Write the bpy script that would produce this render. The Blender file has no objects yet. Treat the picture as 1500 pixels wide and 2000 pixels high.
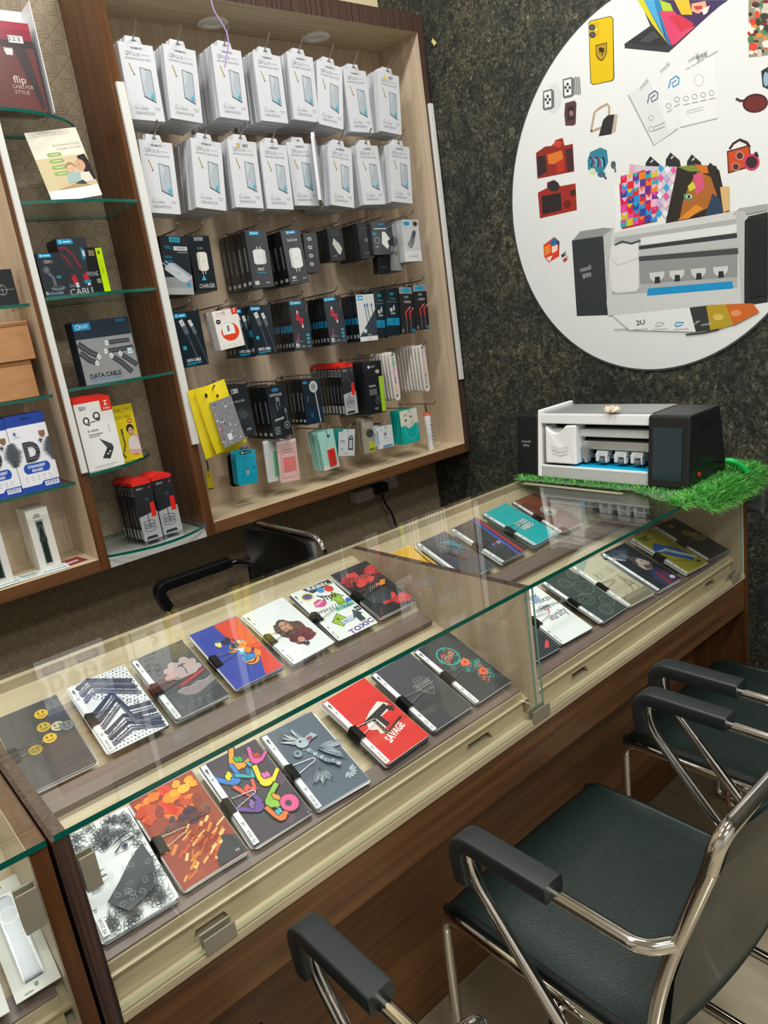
import bpy, bmesh, math, random
from mathutils import Vector, Matrix
random.seed(7)
SC = bpy.context.scene
COL = SC.collection
# ------------------------------------------------------------------ camera
CAM = Vector((-0.1490, -0.8940, 1.4982))
RX = Vector((0.74974, -0.64659, -0.14074)); RD = Vector((-0.27230, -0.10761, -0.95618)); RF = Vector((0.60311, 0.75521, -0.25675))
FPX = 1442.4
cd = bpy.data.cameras.new('camera'); cam = bpy.data.objects.new('camera', cd); COL.objects.link(cam)
cam.matrix_world = Matrix(((RX.x, -RD.x, -RF.x, CAM.x), (RX.y, -RD.y, -RF.y, CAM.y), (RX.z, -RD.z, -RF.z, CAM.z), (0, 0, 0, 1)))
cd.sensor_fit = 'VERTICAL'; cd.sensor_height = 36.0; cd.sensor_width = 27.0; cd.lens = FPX / 2000 * 36
cd.clip_start = 0.02
SC.camera = cam
# ------------------------------------------------------------------ world, lamps, exposure
w = bpy.data.worlds.new('world'); SC.world = w; w.use_nodes = True
w.node_tree.nodes['Background'].inputs[0].default_value = (0.86, 0.95, 1.0, 1)
w.node_tree.nodes['Background'].inputs[1].default_value = 0.25
SC.view_settings.view_transform = 'Standard'
try: SC.view_settings.look = 'None'
except Exception: pass
SC.view_settings.gamma = 1.0
SC.view_settings.use_curve_mapping = False
SC.view_settings.exposure = 0.22
def area(name, loc, sx, sy, power, col=(1, 0.985, 0.955), rot=(0, 0, 0)):
    l = bpy.data.lights.new(name, 'AREA'); l.shape = 'RECTANGLE'; l.size = sx; l.size_y = sy; l.energy = power; l.color = col
    o = bpy.data.objects.new(name, l); COL.objects.link(o); o.location = loc; o.rotation_euler = rot
area('ceiling_light', (1.30, 0.42, 3.36), 0.6, 0.22, 21)
area('ceiling_light', (0.10, 0.42, 3.36), 0.6, 0.22, 21)
area('ceiling_light', (-1.0, 0.42, 3.36), 0.6, 0.22, 14)
area('ceiling_light', (0.9, -1.3, 3.36), 0.6, 0.30, 36)
area('ceiling_light', (-0.3, -2.3, 3.36), 1.0, 0.4, 38)
# ------------------------------------------------------------------ pixel of the photograph -> point on a real plane
def ray(u, v): return RX * ((u - 750) / FPX) + RD * ((v - 1000) / FPX) + RF
def PY(u, v, y):
    d = ray(u, v); return CAM + d * ((y - CAM.y) / d.y)
def PX(u, v, x):
    d = ray(u, v); return CAM + d * ((x - CAM.x) / d.x)
def PZ(u, v, z):
    d = ray(u, v); return CAM + d * ((z - CAM.z) / d.z)
def PP(u, v, p0, n):
    d = ray(u, v); return CAM + d * ((Vector(p0) - CAM).dot(n) / d.dot(n))
# ------------------------------------------------------------------ materials
def lin(c):
    if isinstance(c, str):
        c = c.lstrip('#'); c = tuple(int(c[i:i + 2], 16) / 255 for i in (0, 2, 4))
    return tuple(x / 12.92 if x <= .04045 else ((x + .055) / 1.055) ** 2.4 for x in c) + (1,)
MATS = {}
def mat(name, c='808080', rough=.5, metal=0, coat=0, spec=.5, bump=None, mix=None):
    """plain principled; mix=(colour2, scale xyz, detail, lo, hi) adds noise mottling; bump=(scale, strength)"""
    if name in MATS: return MATS[name]
    m = bpy.data.materials.new(name); m.use_nodes = True; nt = m.node_tree; b = nt.nodes['Principled BSDF']
    b.inputs['Base Color'].default_value = lin(c); b.inputs['Roughness'].default_value = rough; b.inputs['Metallic'].default_value = metal
    b.inputs['Coat Weight'].default_value = coat; b.inputs['Coat Roughness'].default_value = .12; b.inputs['Specular IOR Level'].default_value = spec
    if mix or bump:
        tc = nt.nodes.new('ShaderNodeTexCoord')
    if mix:
        c2, sc, det, lo, hi = mix
        mp = nt.nodes.new('ShaderNodeMapping'); mp.inputs['Scale'].default_value = sc
        nz = nt.nodes.new('ShaderNodeTexNoise'); nz.inputs['Scale'].default_value = 1; nz.inputs['Detail'].default_value = det
        rp = nt.nodes.new('ShaderNodeValToRGB'); rp.color_ramp.elements[0].position = lo; rp.color_ramp.elements[1].position = hi
        rp.color_ramp.elements[0].color = lin(c); rp.color_ramp.elements[1].color = lin(c2)
        nt.links.new(tc.outputs['Object'], mp.inputs[0]); nt.links.new(mp.outputs[0], nz.inputs['Vector'])
        nt.links.new(nz.outputs[0], rp.inputs[0]); nt.links.new(rp.outputs[0], b.inputs['Base Color'])
    if bump:
        n2 = nt.nodes.new('ShaderNodeTexNoise'); n2.inputs['Scale'].default_value = bump[0]; n2.inputs['Detail'].default_value = 4
        bm_ = nt.nodes.new('ShaderNodeBump'); bm_.inputs['Strength'].default_value = bump[1]; bm_.inputs['Distance'].default_value = .004
        nt.links.new(tc.outputs['Object'], n2.inputs['Vector']); nt.links.new(n2.outputs[0], bm_.inputs['Height']); nt.links.new(bm_.outputs[0], b.inputs['Normal'])
    MATS[name] = m; return m
def ink_mat(name='ink', rough=.4, coat=0):
    if name in MATS: return MATS[name]
    m = bpy.data.materials.new(name); m.use_nodes = True; nt = m.node_tree; b = nt.nodes['Principled BSDF']
    a = nt.nodes.new('ShaderNodeVertexColor'); a.layer_name = 'Col'
    nt.links.new(a.outputs[0], b.inputs['Base Color']); b.inputs['Roughness'].default_value = rough; b.inputs['Coat Weight'].default_value = coat
    MATS[name] = m; return m
def glass_mat(name, tint=(.97, .99, .98), f0=.04, rough=0):
    """thin clear pane: straight transmission plus a mirror reflection that grows towards grazing angles"""
    m = bpy.data.materials.new(name); m.use_nodes = True; nt = m.node_tree; nt.nodes.remove(nt.nodes['Principled BSDF'])
    out = nt.nodes['Material Output']; lw = nt.nodes.new('ShaderNodeLayerWeight'); lw.inputs[0].default_value = .5
    p = nt.nodes.new('ShaderNodeMath'); p.operation = 'POWER'; p.inputs[1].default_value = 5; nt.links.new(lw.outputs['Facing'], p.inputs[0])
    f = nt.nodes.new('ShaderNodeMath'); f.operation = 'MULTIPLY_ADD'; f.inputs[1].default_value = 1 - f0; f.inputs[2].default_value = f0; nt.links.new(p.outputs[0], f.inputs[0])
    t = nt.nodes.new('ShaderNodeBsdfTransparent'); t.inputs[0].default_value = tint + (1,)
    g = nt.nodes.new('ShaderNodeBsdfGlossy'); g.inputs['Roughness'].default_value = rough; g.inputs[0].default_value = (1, 1, 1, 1)
    mx = nt.nodes.new('ShaderNodeMixShader'); nt.links.new(f.outputs[0], mx.inputs[0]); nt.links.new(t.outputs[0], mx.inputs[1]); nt.links.new(g.outputs[0], mx.inputs[2])
    nt.links.new(mx.outputs[0], out.inputs[0]); MATS[name] = m; return m
GLASS = glass_mat('clear_glass'); FILM = glass_mat('clear_film', (.96, .97, .98), .03, .25); BAG = glass_mat('zip_bag_film', (.80, .82, .84), .07)
EDGE = mat('glass_edge', '0a5a4e', .2, coat=.3)
EDGE2 = mat('glass_edge_pale', '7fae9f', .25)
BEIGE = mat('beige_laminate', 'bfaa90', .42, mix=('d2c0a8', (60, 60, 3), 3, .3, .7))
BEIGEX = mat('beige_laminate_board', 'b9a687', .4, mix=('cfbf9f', (4, 70, 70), 3, .3, .7))
BROWN = mat('brown_laminate', '4c2f1a', .24, mix=('684327', (50, 50, 2), 4, .3, .7))
BROWNX = mat('brown_laminate_board', '563821', .38, mix=('785231', (2, 60, 60), 4, .3, .7))
WENGE = mat('wenge_laminate', '35221c', .36, mix=('5c4840', (130, 130, 2), 3, .35, .7))
WALNUT = mat('walnut_laminate', '2f1a10', .35, mix=('4a2a1a', (60, 60, 3), 4, .3, .7))
TAUPE = mat('taupe_laminate', '6e5c55', .4, mix=('7b6860', (3, 90, 90), 3, .3, .7))
CREAM = mat('cream_paint', 'ddd0a8', .7)
CHROME = mat('chrome', 'd8d4d0', .09, 1)
STEEL = mat('brushed_steel', 'a59c8a', .45, .35)
WIRE = mat('hook_wire', 'aaa49c', .3, .9)
BLACKW = mat('black_plastic', '0c0d0f', .35)
LEATHER = mat('black_leather', '1a2725', .33, bump=(420, .25), coat=.06)
ARMP = mat('arm_plastic', '22282a', .42)
WHITE = mat('white_card', 'e9eaec', .45)
WHITEP = mat('white_plastic', 'e4e5e6', .35)
ALU = mat('light_profile', 'd6d6d2', .4)
SHEETINK = ink_mat('sheet_ink', .55); INK = ink_mat(); INKG = ink_mat('glossy_ink', .22, .25)
# ------------------------------------------------------------------ mesh and object helpers
def link(o, parent=None, world=True):
    COL.objects.link(o)
    if parent is not None:
        o.parent = parent
        if world: o.matrix_parent_inverse = wmat(parent).inverted()
    return o
def wmat(o):
    m = o.matrix_basis.copy()
    if o.parent is not None: m = wmat(o.parent) @ o.matrix_parent_inverse @ m
    return m
def mobj(name, verts, faces, mats, fm=None, parent=None, smooth=False, world=True):
    me = bpy.data.meshes.new(name); me.from_pydata([tuple(v) for v in verts], [], faces); me.validate(verbose=False)
    for m in (mats if isinstance(mats, (list, tuple)) else [mats]): me.materials.append(m)
    if fm: me.polygons.foreach_set('material_index', fm[:len(me.polygons)])
    if smooth: me.polygons.foreach_set('use_smooth', [True] * len(me.polygons))
    me.update(); o = bpy.data.objects.new(name, me); return link(o, parent, world)
def tag(o, label=None, cat=None, group=None, kind=None):
    if label: o['label'] = label
    if cat: o['category'] = cat
    if group: o['group'] = group
    if kind: o['kind'] = kind
    return o
def thing(name, label, cat, loc=(0, 0, 0), rz=0, group=None):
    o = bpy.data.objects.new(name, None); o.empty_display_size = .05; o.location = loc; o.rotation_euler = (0, 0, rz)
    COL.objects.link(o); return tag(o, label, cat, group)
class MB:
    """mesh collector"""
    def __init__(s): s.v = []; s.f = []; s.m = []
    def add(s, v, f, m=0):
        b = len(s.v); s.v += [Vector(p) for p in v]; s.f += [tuple(i + b for i in q) for q in f]; s.m += [m] * len(f); return s
    def box(s, x0, x1, y0, y1, z0, z1, m=0, mx=None):
        # faces: -z +z -y +y -x +x
        v = [(x0, y0, z0), (x1, y0, z0), (x1, y1, z0), (x0, y1, z0), (x0, y0, z1), (x1, y0, z1), (x1, y1, z1), (x0, y1, z1)]
        f = [(3, 2, 1, 0), (4, 5, 6, 7), (0, 1, 5, 4), (2, 3, 7, 6), (3, 0, 4, 7), (1, 2, 6, 5)]
        b = len(s.v); s.v += [Vector(p) for p in v]; s.f += [tuple(i + b for i in q) for q in f]
        s.m += list(mx) if mx else [m] * 6; return s
    def prism(s, pts, n, depth, m=0, ms=None):
        """planar polygon pts (3d) extruded along n*depth"""
        k = len(pts); off = Vector(n) * depth; b = len(s.v)
        s.v += [Vector(p) for p in pts] + [Vector(p) + off for p in pts]
        s.f.append(tuple(b + i for i in range(k))); s.f.append(tuple(b + k + i for i in reversed(range(k)))); s.m += [m, m]
        for i in range(k):
            j = (i + 1) % k; s.f.append((b + j, b + i, b + k + i, b + k + j)); s.m.append(m if ms is None else ms)
        return s
    def tube(s, path, r, n=10, m=0, closed=False, r2=None, flat=None):
        path = [Vector(p) for p in path]; k = len(path); b = len(s.v); up = None
        for i, p in enumerate(path):
            if closed: t = (path[(i + 1) % k] - path[i - 1]).normalized()
            else: t = (path[min(i + 1, k - 1)] - path[max(i - 1, 0)]).normalized()
            if up is None:
                up = Vector((0, 0, 1)) if abs(t.z) < .9 else Vector((0, 1, 0))
                if flat is not None: up = Vector(flat)
            a = t.cross(up).normalized(); up = a.cross(t).normalized()
            rr = r if not callable(r) else r(i / (k - 1)); rb = rr if r2 is None else r2
            for j in range(n):
                q = 2 * math.pi * j / n
                if flat is not None:   # rounded-rectangle section
                    cx, cy = math.cos(q), math.sin(q); e = .28
                    o = a * (math.copysign(abs(cx) ** e, cx) * rr) + up * (math.copysign(abs(cy) ** e, cy) * rb)
                else: o = a * math.cos(q) * rr + up * math.sin(q) * rb
                s.v.append(p + o)
        rng = k if closed else k - 1
        for i in range(rng):
            for j in range(n):
                i2 = (i + 1) % k; j2 = (j + 1) % n
                s.f.append((b + i * n + j, b + i * n + j2, b + i2 * n + j2, b + i2 * n + j)); s.m.append(m)
        if not closed:
            s.f.append(tuple(b + j for j in reversed(range(n)))); s.f.append(tuple(b + (k - 1) * n + j for j in range(n))); s.m += [m, m]
        return s
    def lathe(s, prof, c, ax='z', n=20, m=0):
        b = len(s.v); k = len(prof); c = Vector(c)
        for r, h in prof:
            for j in range(n):
                q = 2 * math.pi * j / n; x, y = r * math.cos(q), r * math.sin(q)
                s.v.append(c + (Vector((x, y, h)) if ax == 'z' else Vector((x, -h, y)) if ax == 'y' else Vector((-h, x, y))))
        for i in range(k - 1):
            for j in range(n):
                j2 = (j + 1) % n; s.f.append((b + i * n + j, b + i * n + j2, b + (i + 1) * n + j2, b + (i + 1) * n + j)); s.m.append(m)
        s.f.append(tuple(b + j for j in reversed(range(n)))); s.f.append(tuple(b + (k - 1) * n + j for j in range(n))); s.m += [m, m]
        return s
    def build(s, name, mats, parent=None, smooth=False, world=True, bevel=0, seg=2):
        o = mobj(name, s.v, s.f, mats, s.m, parent, smooth, world)
        if bevel:
            b = o.modifiers.new('bevel', 'BEVEL'); b.width = bevel; b.segments = seg; b.limit_method = 'ANGLE'; b.angle_limit = .6
        if smooth and not bevel: autosmooth(o)
        return o
def autosmooth(o, ang=.7):
    me = o.data
    try: me.set_sharp_from_angle(angle=ang)
    except Exception: pass
def box(name, x0, x1, y0, y1, z0, z1, mats, parent=None, mx=None, bevel=0, world=True):
    return MB().box(x0, x1, y0, y1, z0, z1, 0, mx).build(name, mats, parent, False, world, bevel)
def fil(pts, r, seg=6):
    """polyline with rounded corners"""
    pts = [Vector(p) for p in pts]; out = [pts[0]]
    for i in range(1, len(pts) - 1):
        a, b, c = pts[i - 1], pts[i], pts[i + 1]; rr = min(r if not isinstance(r, (list, tuple)) else r[i - 1], (a - b).length * .49, (c - b).length * .49)
        p, q = b + (a - b).normalized() * rr, b + (c - b).normalized() * rr
        for k in range(seg + 1):
            t = k / seg; out.append(p * (1 - t) ** 2 + b * 2 * t * (1 - t) + q * t * t)
    out.append(pts[-1]); return out
# ------------------------------------------------------------------ flat print: coloured polygons and lettering
_TX = {}
def text_mesh(t, bold=0, ital=0):
    k = (t, bold, ital)
    if k in _TX: return _TX[k]
    c = bpy.data.curves.new('t', 'FONT'); c.body = t; c.resolution_u = 2 if len(t) > 3 else 4; c.offset = bold; c.shear = ital; c.fill_mode = 'FRONT'
    o = bpy.data.objects.new('t', c); COL.objects.link(o)
    dg = bpy.context.evaluated_depsgraph_get(); me = bpy.data.meshes.new_from_object(o.evaluated_get(dg))
    v = [(p.co.x, p.co.y) for p in me.vertices]; f = [tuple(q.vertices) for q in me.polygons]
    bpy.data.objects.remove(o); bpy.data.curves.remove(c); bpy.data.meshes.remove(me)
    if not v: v = [(0, 0), (1, 0), (1, 1)]; f = []
    x0 = min(p[0] for p in v); x1 = max(p[0] for p in v)
    r = ([(p[0] - x0, p[1]) for p in v], f, max(x1 - x0, 1e-6)); _TX[k] = r; return r
class Art:
    def __init__(s, w, h, tf=None):
        s.w, s.h = w, h; s.sh = []; s.tf = tf or (lambda a, b: ((a - .5) * w, (b - .5) * h))
    def raw(s, v, f, c):
        x0 = min(p[0] for p in v); x1 = max(p[0] for p in v); y0 = min(p[1] for p in v); y1 = max(p[1] for p in v); L = 0
        for (_, _, _, l, b) in s.sh:
            if l >= L and b[0] < x1 and b[1] > x0 and b[2] < y1 and b[3] > y0: L = l + 1
        s.sh.append((v, f, lin(c), L, (x0, x1, y0, y1))); return s
    def poly(s, pts, c): 
        v = [s.tf(*p) for p in pts]; return s.raw(v, [tuple(range(len(v)))], c)
    def rect(s, a0, b0, a1, b1, c): return s.poly([(a0, b0), (a1, b0), (a1, b1), (a0, b1)], c)
    def ell(s, a, b, ra, rb, c, n=18, rot=0, a0=0, a1=2 * math.pi):
        return s.poly([(a + ra * math.cos(q) * math.cos(rot) - rb * math.sin(q) * math.sin(rot), b + ra * math.cos(q) * math.sin(rot) + rb * math.sin(q) * math.cos(rot)) for q in [a0 + (a1 - a0) * i / n for i in range(n if a1 - a0 > 6.2 else n + 1)]], c)
    def line(s, pts, wd, c, closed=False):
        """wd in metres"""
        p = [Vector(s.tf(*q)) for q in pts]; n = len(p); L = []; R = []
        if closed: p = p + [p[0]]; n += 1
        for i in range(n):
            t = p[min(i + 1, n - 1)] - p[max(i - 1, 0)]
            if closed and i in (0, n - 1): t = p[1] - p[n - 2]
            if t.length < 1e-9: t = Vector((1, 0))
            t.normalize(); q = Vector((-t.y, t.x)) * wd / 2; L.append(p[i] + q); R.append(p[i] - q)
        v = [tuple(a) for a in L] + [tuple(a) for a in R]
        return s.raw(v, [(i, n + i, n + i + 1, i + 1) for i in range(n - 1)], c)
    def ring(s, a, b, ra, rb, wd, c, n=20): return s.line([(a + ra * math.cos(2 * math.pi * i / n), b + rb * math.sin(2 * math.pi * i / n)) for i in range(n)], wd, c, True)
    def text(s, t, a, b, size, c, rot=0, al='C', wd=None, bold=0, ital=0):
        """size = cap height in metres, wd = wanted width in metres, anchor on baseline"""
        v, f, tw = text_mesh(t, bold, ital); k = size / .69; kx = k if wd is None else wd / tw
        if not f: return s
        ox, oy = s.tf(a, b); sh = {'L': 0, 'C': tw * kx / 2, 'R': tw * kx}[al]; cr, sr = math.cos(rot), math.sin(rot); out = []
        for x, y in v:
            x = x * kx - sh; y = y * k; out.append((ox + x * cr - y * sr, oy + x * sr + y * cr))
        return s.raw(out, f, c)
    def lines(s, a, b, wd, n, step, c, hgt=None, seed=1):
        """rows of illegibly small print as thin dashes; wd, step in face units"""
        r = random.Random(seed)
        for i in range(n):
            x = a
            while x < a + wd:
                l = r.uniform(.03, .09); s.rect(x, b - i * step, min(x + l, a + wd), b - i * step + (hgt or step * .4), c); x += l + .02
        return s
    def build(s, name, O, A, B, N, parent, m=None, eps=1.1e-4, world=False):
        V = []; F = []; C = []
        for v, f, c, L, _ in s.sh:
            b = len(V); off = N * (eps * (L + 1)); V += [O + A * p[0] + B * p[1] + off for p in v]
            for q in f:
                # keep faces turned towards N
                a2 = sum(v[q[i]][0] * v[q[(i + 1) % len(q)]][1] - v[q[(i + 1) % len(q)]][0] * v[q[i]][1] for i in range(len(q)))
                q = q if a2 >= 0 else tuple(reversed(q)); F.append(tuple(i + b for i in q)); C += [c] * len(q)
        me = bpy.data.meshes.new(name); me.from_pydata([tuple(p) for p in V], [], F)
        ca = me.color_attributes.new('Col', 'FLOAT_COLOR', 'CORNER')
        fl = [x for c in C for x in c]; ca.data.foreach_set('color', fl); me.materials.append(m or INK); me.update()
        return link(bpy.data.objects.new(name, me), parent, world)
    def front(s, name, parent, y=0, m=None): return s.build(name, Vector((0, y, 0)), Vector((1, 0, 0)), Vector((0, 0, 1)), Vector((0, -1, 0)), parent, m)
    def top(s, name, parent, z=0, m=None): return s.build(name, Vector((0, 0, z)), Vector((1, 0, 0)), Vector((0, 1, 0)), Vector((0, 0, 1)), parent, m)
# ------------------------------------------------------------------ box-shaped goods placed by the corners of their front face
def frame_y(q, Y, yaw=0):
    TL, TR, BR, BL = [PY(u, v, Y) for u, v in q]; c = (TL + TR + BR + BL) / 4
    R = ((TR - TL) + (BR - BL)) / 2; U = ((TL - BL) + (TR - BR)) / 2
    z = U.normalized(); x = Vector((0, 1, 0)).cross(z).normalized(); y = z.cross(x)
    m = Matrix(((x.x, y.x, z.x, c.x), (x.y, y.y, z.y, c.y), (x.z, y.z, z.z, c.z), (0, 0, 0, 1)))
    return m @ Matrix.Rotation(yaw, 4, 'Z'), R.length, U.length
def goods(name, label, cat, q, Y, d, m, yaw=0, group=None, size=None, bevel=0, mx=None, lean=0):
    M, w_, h_ = frame_y(q, Y, yaw)
    if size: w_, h_ = size
    if lean: M = M @ Matrix.Translation((0, 0, -h_ / 2)) @ Matrix.Rotation(lean, 4, 'X') @ Matrix.Translation((0, 0, h_ / 2))
    o = box(name, -w_ / 2, w_ / 2, 0, d, -h_ / 2, h_ / 2, m, None, mx, bevel); o.matrix_basis = M
    tag(o, label, cat, group); return o, w_, h_
def behind(o, n, dy, label, group, jx=.001, jz=.001, dx=0, dz=0, kids=(), roll=0):
    o['group'] = o.get('group') or group; out = []
    for k in range(1, n + 1):
        c = o.copy(); COL.objects.link(c)
        for key in ('label', 'group'): 
            if key in c: del c[key]
        c['label'] = label; c['group'] = group
        M = o.matrix_basis.copy(); M.translation += Vector((dx * k + random.uniform(-jx, jx), dy * k, dz * k + random.uniform(-jz, jz)))
        if roll: M = M @ Matrix.Rotation(random.uniform(-roll, roll), 4, 'Y')
        c.matrix_basis = M
        for ch in kids:
            e = ch.copy(); COL.objects.link(e); e.parent = c
        out.append(c)
    return out
# ================================================================== ROOM
def wallpaper():
    m = bpy.data.materials.new('patterned_wallpaper'); m.use_nodes = True; nt = m.node_tree; b = nt.nodes['Principled BSDF']; N = nt.nodes.new; L = nt.links.new
    def math_(op, a, c=None):
        n = N('ShaderNodeMath'); n.operation = op
        for i, x in enumerate((a, c)):
            if x is None: continue
            if isinstance(x, (int, float)): n.inputs[i].default_value = x
            else: L(x, n.inputs[i])
        return n.outputs[0]
    tc = N('ShaderNodeTexCoord'); sp = N('ShaderNodeSeparateXYZ'); L(tc.outputs['Object'], sp.inputs[0])
    P = .098; out = None
    for k in (0, 1):     # two interleaved lattices of nested squares with connecting bars
        fx = math_('ABSOLUTE', math_('SUBTRACT', math_('FRACT', math_('ADD', math_('DIVIDE', sp.outputs[0], P), .5 * k)), .5))
        fz = math_('ABSOLUTE', math_('SUBTRACT', math_('FRACT', math_('ADD', math_('DIVIDE', sp.outputs[2], P), .5 * k)), .5))
        d = math_('MAXIMUM', fx, fz); dm = math_('ADD', fx, fz)
        for r_ in ((.13, .21) if k == 0 else (.09, .17)):
            e = math_('LESS_THAN', math_('ABSOLUTE', math_('SUBTRACT', d, r_)), .013); out = e if out is None else math_('MAXIMUM', out, e)
        if k == 0:
            e = math_('LESS_THAN', math_('ABSOLUTE', math_('SUBTRACT', dm, .5)), .016); out = math_('MAXIMUM', out, e)
            e = math_('MULTIPLY', math_('LESS_THAN', math_('ABSOLUTE', math_('SUBTRACT', fx, .29)), .012), math_('LESS_THAN', fz, .29)); out = math_('MAXIMUM', out, e)
            e = math_('MULTIPLY', math_('LESS_THAN', math_('ABSOLUTE', math_('SUBTRACT', fz, .29)), .012), math_('LESS_THAN', fx, .29)); out = math_('MAXIMUM', out, e)
    mx = N('ShaderNodeMixRGB'); L(out, mx.inputs[0]); mx.inputs[1].default_value = lin('8d7f68'); mx.inputs[2].default_value = lin('75644f')
    L(mx.outputs[0], b.inputs['Base Color']); b.inputs['Roughness'].default_value = .6; return m
def foliage():
    m = bpy.data.materials.new('mossy_wallpaper'); m.use_nodes = True; nt = m.node_tree; b = nt.nodes['Principled BSDF']; N = nt.nodes.new; L = nt.links.new
    tc = N('ShaderNodeTexCoord')
    def noise(s, d, dist=0):
        n = N('ShaderNodeTexNoise'); n.inputs['Scale'].default_value = s; n.inputs['Detail'].default_value = d; n.inputs['Distortion'].default_value = dist; n.inputs['Roughness'].default_value = .65; L(tc.outputs['Object'], n.inputs['Vector']); return n.outputs[0]
    def ramp(x, st):
        r = N('ShaderNodeValToRGB'); e = r.color_ramp.elements
        while len(e) < len(st): e.new(.5)
        for i, (p, c) in enumerate(st): e[i].position = p; e[i].color = lin(c)
        L(x, r.inputs[0]); return r.outputs[0]
    fine = ramp(noise(62, 6, 1.6), [(.33, '0d100f'), (.46, '30332e'), (.57, '5a5a52'), (.70, '97938a')])
    mid = ramp(noise(21, 4, 1.0), [(.34, '6f7b78'), (.50, 'b4b5ac'), (.66, 'e6dfd0')])
    big = ramp(noise(4.5, 4, .6), [(.35, '93a3a2'), (.5, 'cfcfc6'), (.68, 'f0e8d6')])
    mx0 = N('ShaderNodeMixRGB'); mx0.blend_type = 'MULTIPLY'; mx0.inputs[0].default_value = 1; L(mid, mx0.inputs[1]); L(big, mx0.inputs[2])
    mx = N('ShaderNodeMixRGB'); mx.blend_type = 'MULTIPLY'; mx.inputs[0].default_value = 1; L(fine, mx.inputs[1]); L(mx0.outputs[0], mx.inputs[2])
    mx2 = N('ShaderNodeMixRGB'); mx2.blend_type = 'ADD'; mx2.inputs[0].default_value = .9; L(mx.outputs[0], mx2.inputs[1]); L(mx.outputs[0], mx2.inputs[2])
    L(mx2.outputs[0], b.inputs['Base Color']); b.inputs['Roughness'].default_value = .75
    bp = N('ShaderNodeBump'); bp.inputs['Strength'].default_value = .5; bp.inputs['Distance'].default_value = .004; L(noise(62, 6, 1.6), bp.inputs['Height']); L(bp.outputs[0], b.inputs['Normal'])
    return m
XW, YW, ZC = 2.03, 1.43, 3.4
X0, Y0 = -2.4, -3.4
WALLP = wallpaper(); MOSS = foliage(); PLASTER = mat('white_plaster', 'c9c6bf', .8); DARKP = mat('dark_wall_paint', '3a3632', .7)
tag(box('wall_back', X0, XW, YW, YW + .1, 0, 2.5, WALLP), kind='structure')
tag(box('trim_1', X0, XW, YW - .004, YW + .1, 2.5, ZC, CREAM), kind='structure')
tag(box('wall_right', XW, XW + .1, Y0, YW + .1, 0, ZC, MOSS), kind='structure')
tag(box('wall_left', X0 - .1, X0, Y0, YW + .1, 0, ZC, PLASTER), kind='structure')
tag(box('wall_front', X0 - .1, XW + .1, Y0 - .1, Y0, 0, ZC, PLASTER), kind='structure')
tag(box('ceiling', X0, XW, Y0, YW, ZC, ZC + .1, mat('ceiling_paint', 'dcdad4', .8)), kind='structure')
fl = tag(box('floor', X0, XW, Y0, YW, -.06, -.006, mat('tile_grout', '6e6452', .8)), kind='structure')
TILE = mat('beige_floor_tile', 'a99f86', .12, mix=('b8ae95', (3, 3, 3), 4, .35, .65), coat=.3)
S = .6; tile0 = None
ix = 0
for i in range(-5, 4):
    for j in range(-6, 3):
        xa = max(X0, .41 + i * S); xb = min(XW, .41 + (i + 1) * S); ya = max(Y0, -.235 + j * S); yb = min(YW, -.235 + (j + 1) * S)
        if xb - xa < .02 or yb - ya < .02: continue
        g = .0012; full = abs(xb - xa - S) < 1e-4 and abs(yb - ya - S) < 1e-4
        if full and tile0 is not None:
            o = bpy.data.objects.new('tile', tile0); link(o, fl); o.location = (xa, ya, 0)
        else:
            o = MB().box(g, xb - xa - g, g, yb - ya - g, -.006, 0).build('tile', TILE, fl); o.location = (xa, ya, 0)
            if full: tile0 = o.data
# ================================================================== DISPLAY COUNTERS
ZT = .95; SL = .43
def ztray(y): return ZT - .125 + SL * (y - .298)
TN = Vector((0, -SL, 1)).normalized(); TU = Vector((0, 1, SL)).normalized()
def slab(name, x0, x1, ya, yb, off, th, mats, parent, mx=None, bevel=0):
    """board lying along the incline between ya and yb with its top at ztray+off"""
    v = []
    for z in (-th, 0):
        for x, y in ((x0, ya), (x1, ya), (x1, yb), (x0, yb)): v.append(Vector((x, y, ztray(y) + off)) + TN * z)
    f = [(3, 2, 1, 0), (4, 5, 6, 7), (0, 1, 5, 4), (2, 3, 7, 6), (3, 0, 4, 7), (1, 2, 6, 5)]
    o = mobj(name, v, f, mats, mx, parent)
    if bevel:
        b = o.modifiers.new('bevel', 'BEVEL'); b.width = bevel; b.segments = 2
    return o
def glass_top(name, x0, x1, y0, y1, z0, z1, parent):
    return box(name, x0, x1, y0, y1, z0, z1, [GLASS, EDGE], parent, mx=[0, 0, 1, 0, 0, 0])
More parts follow.
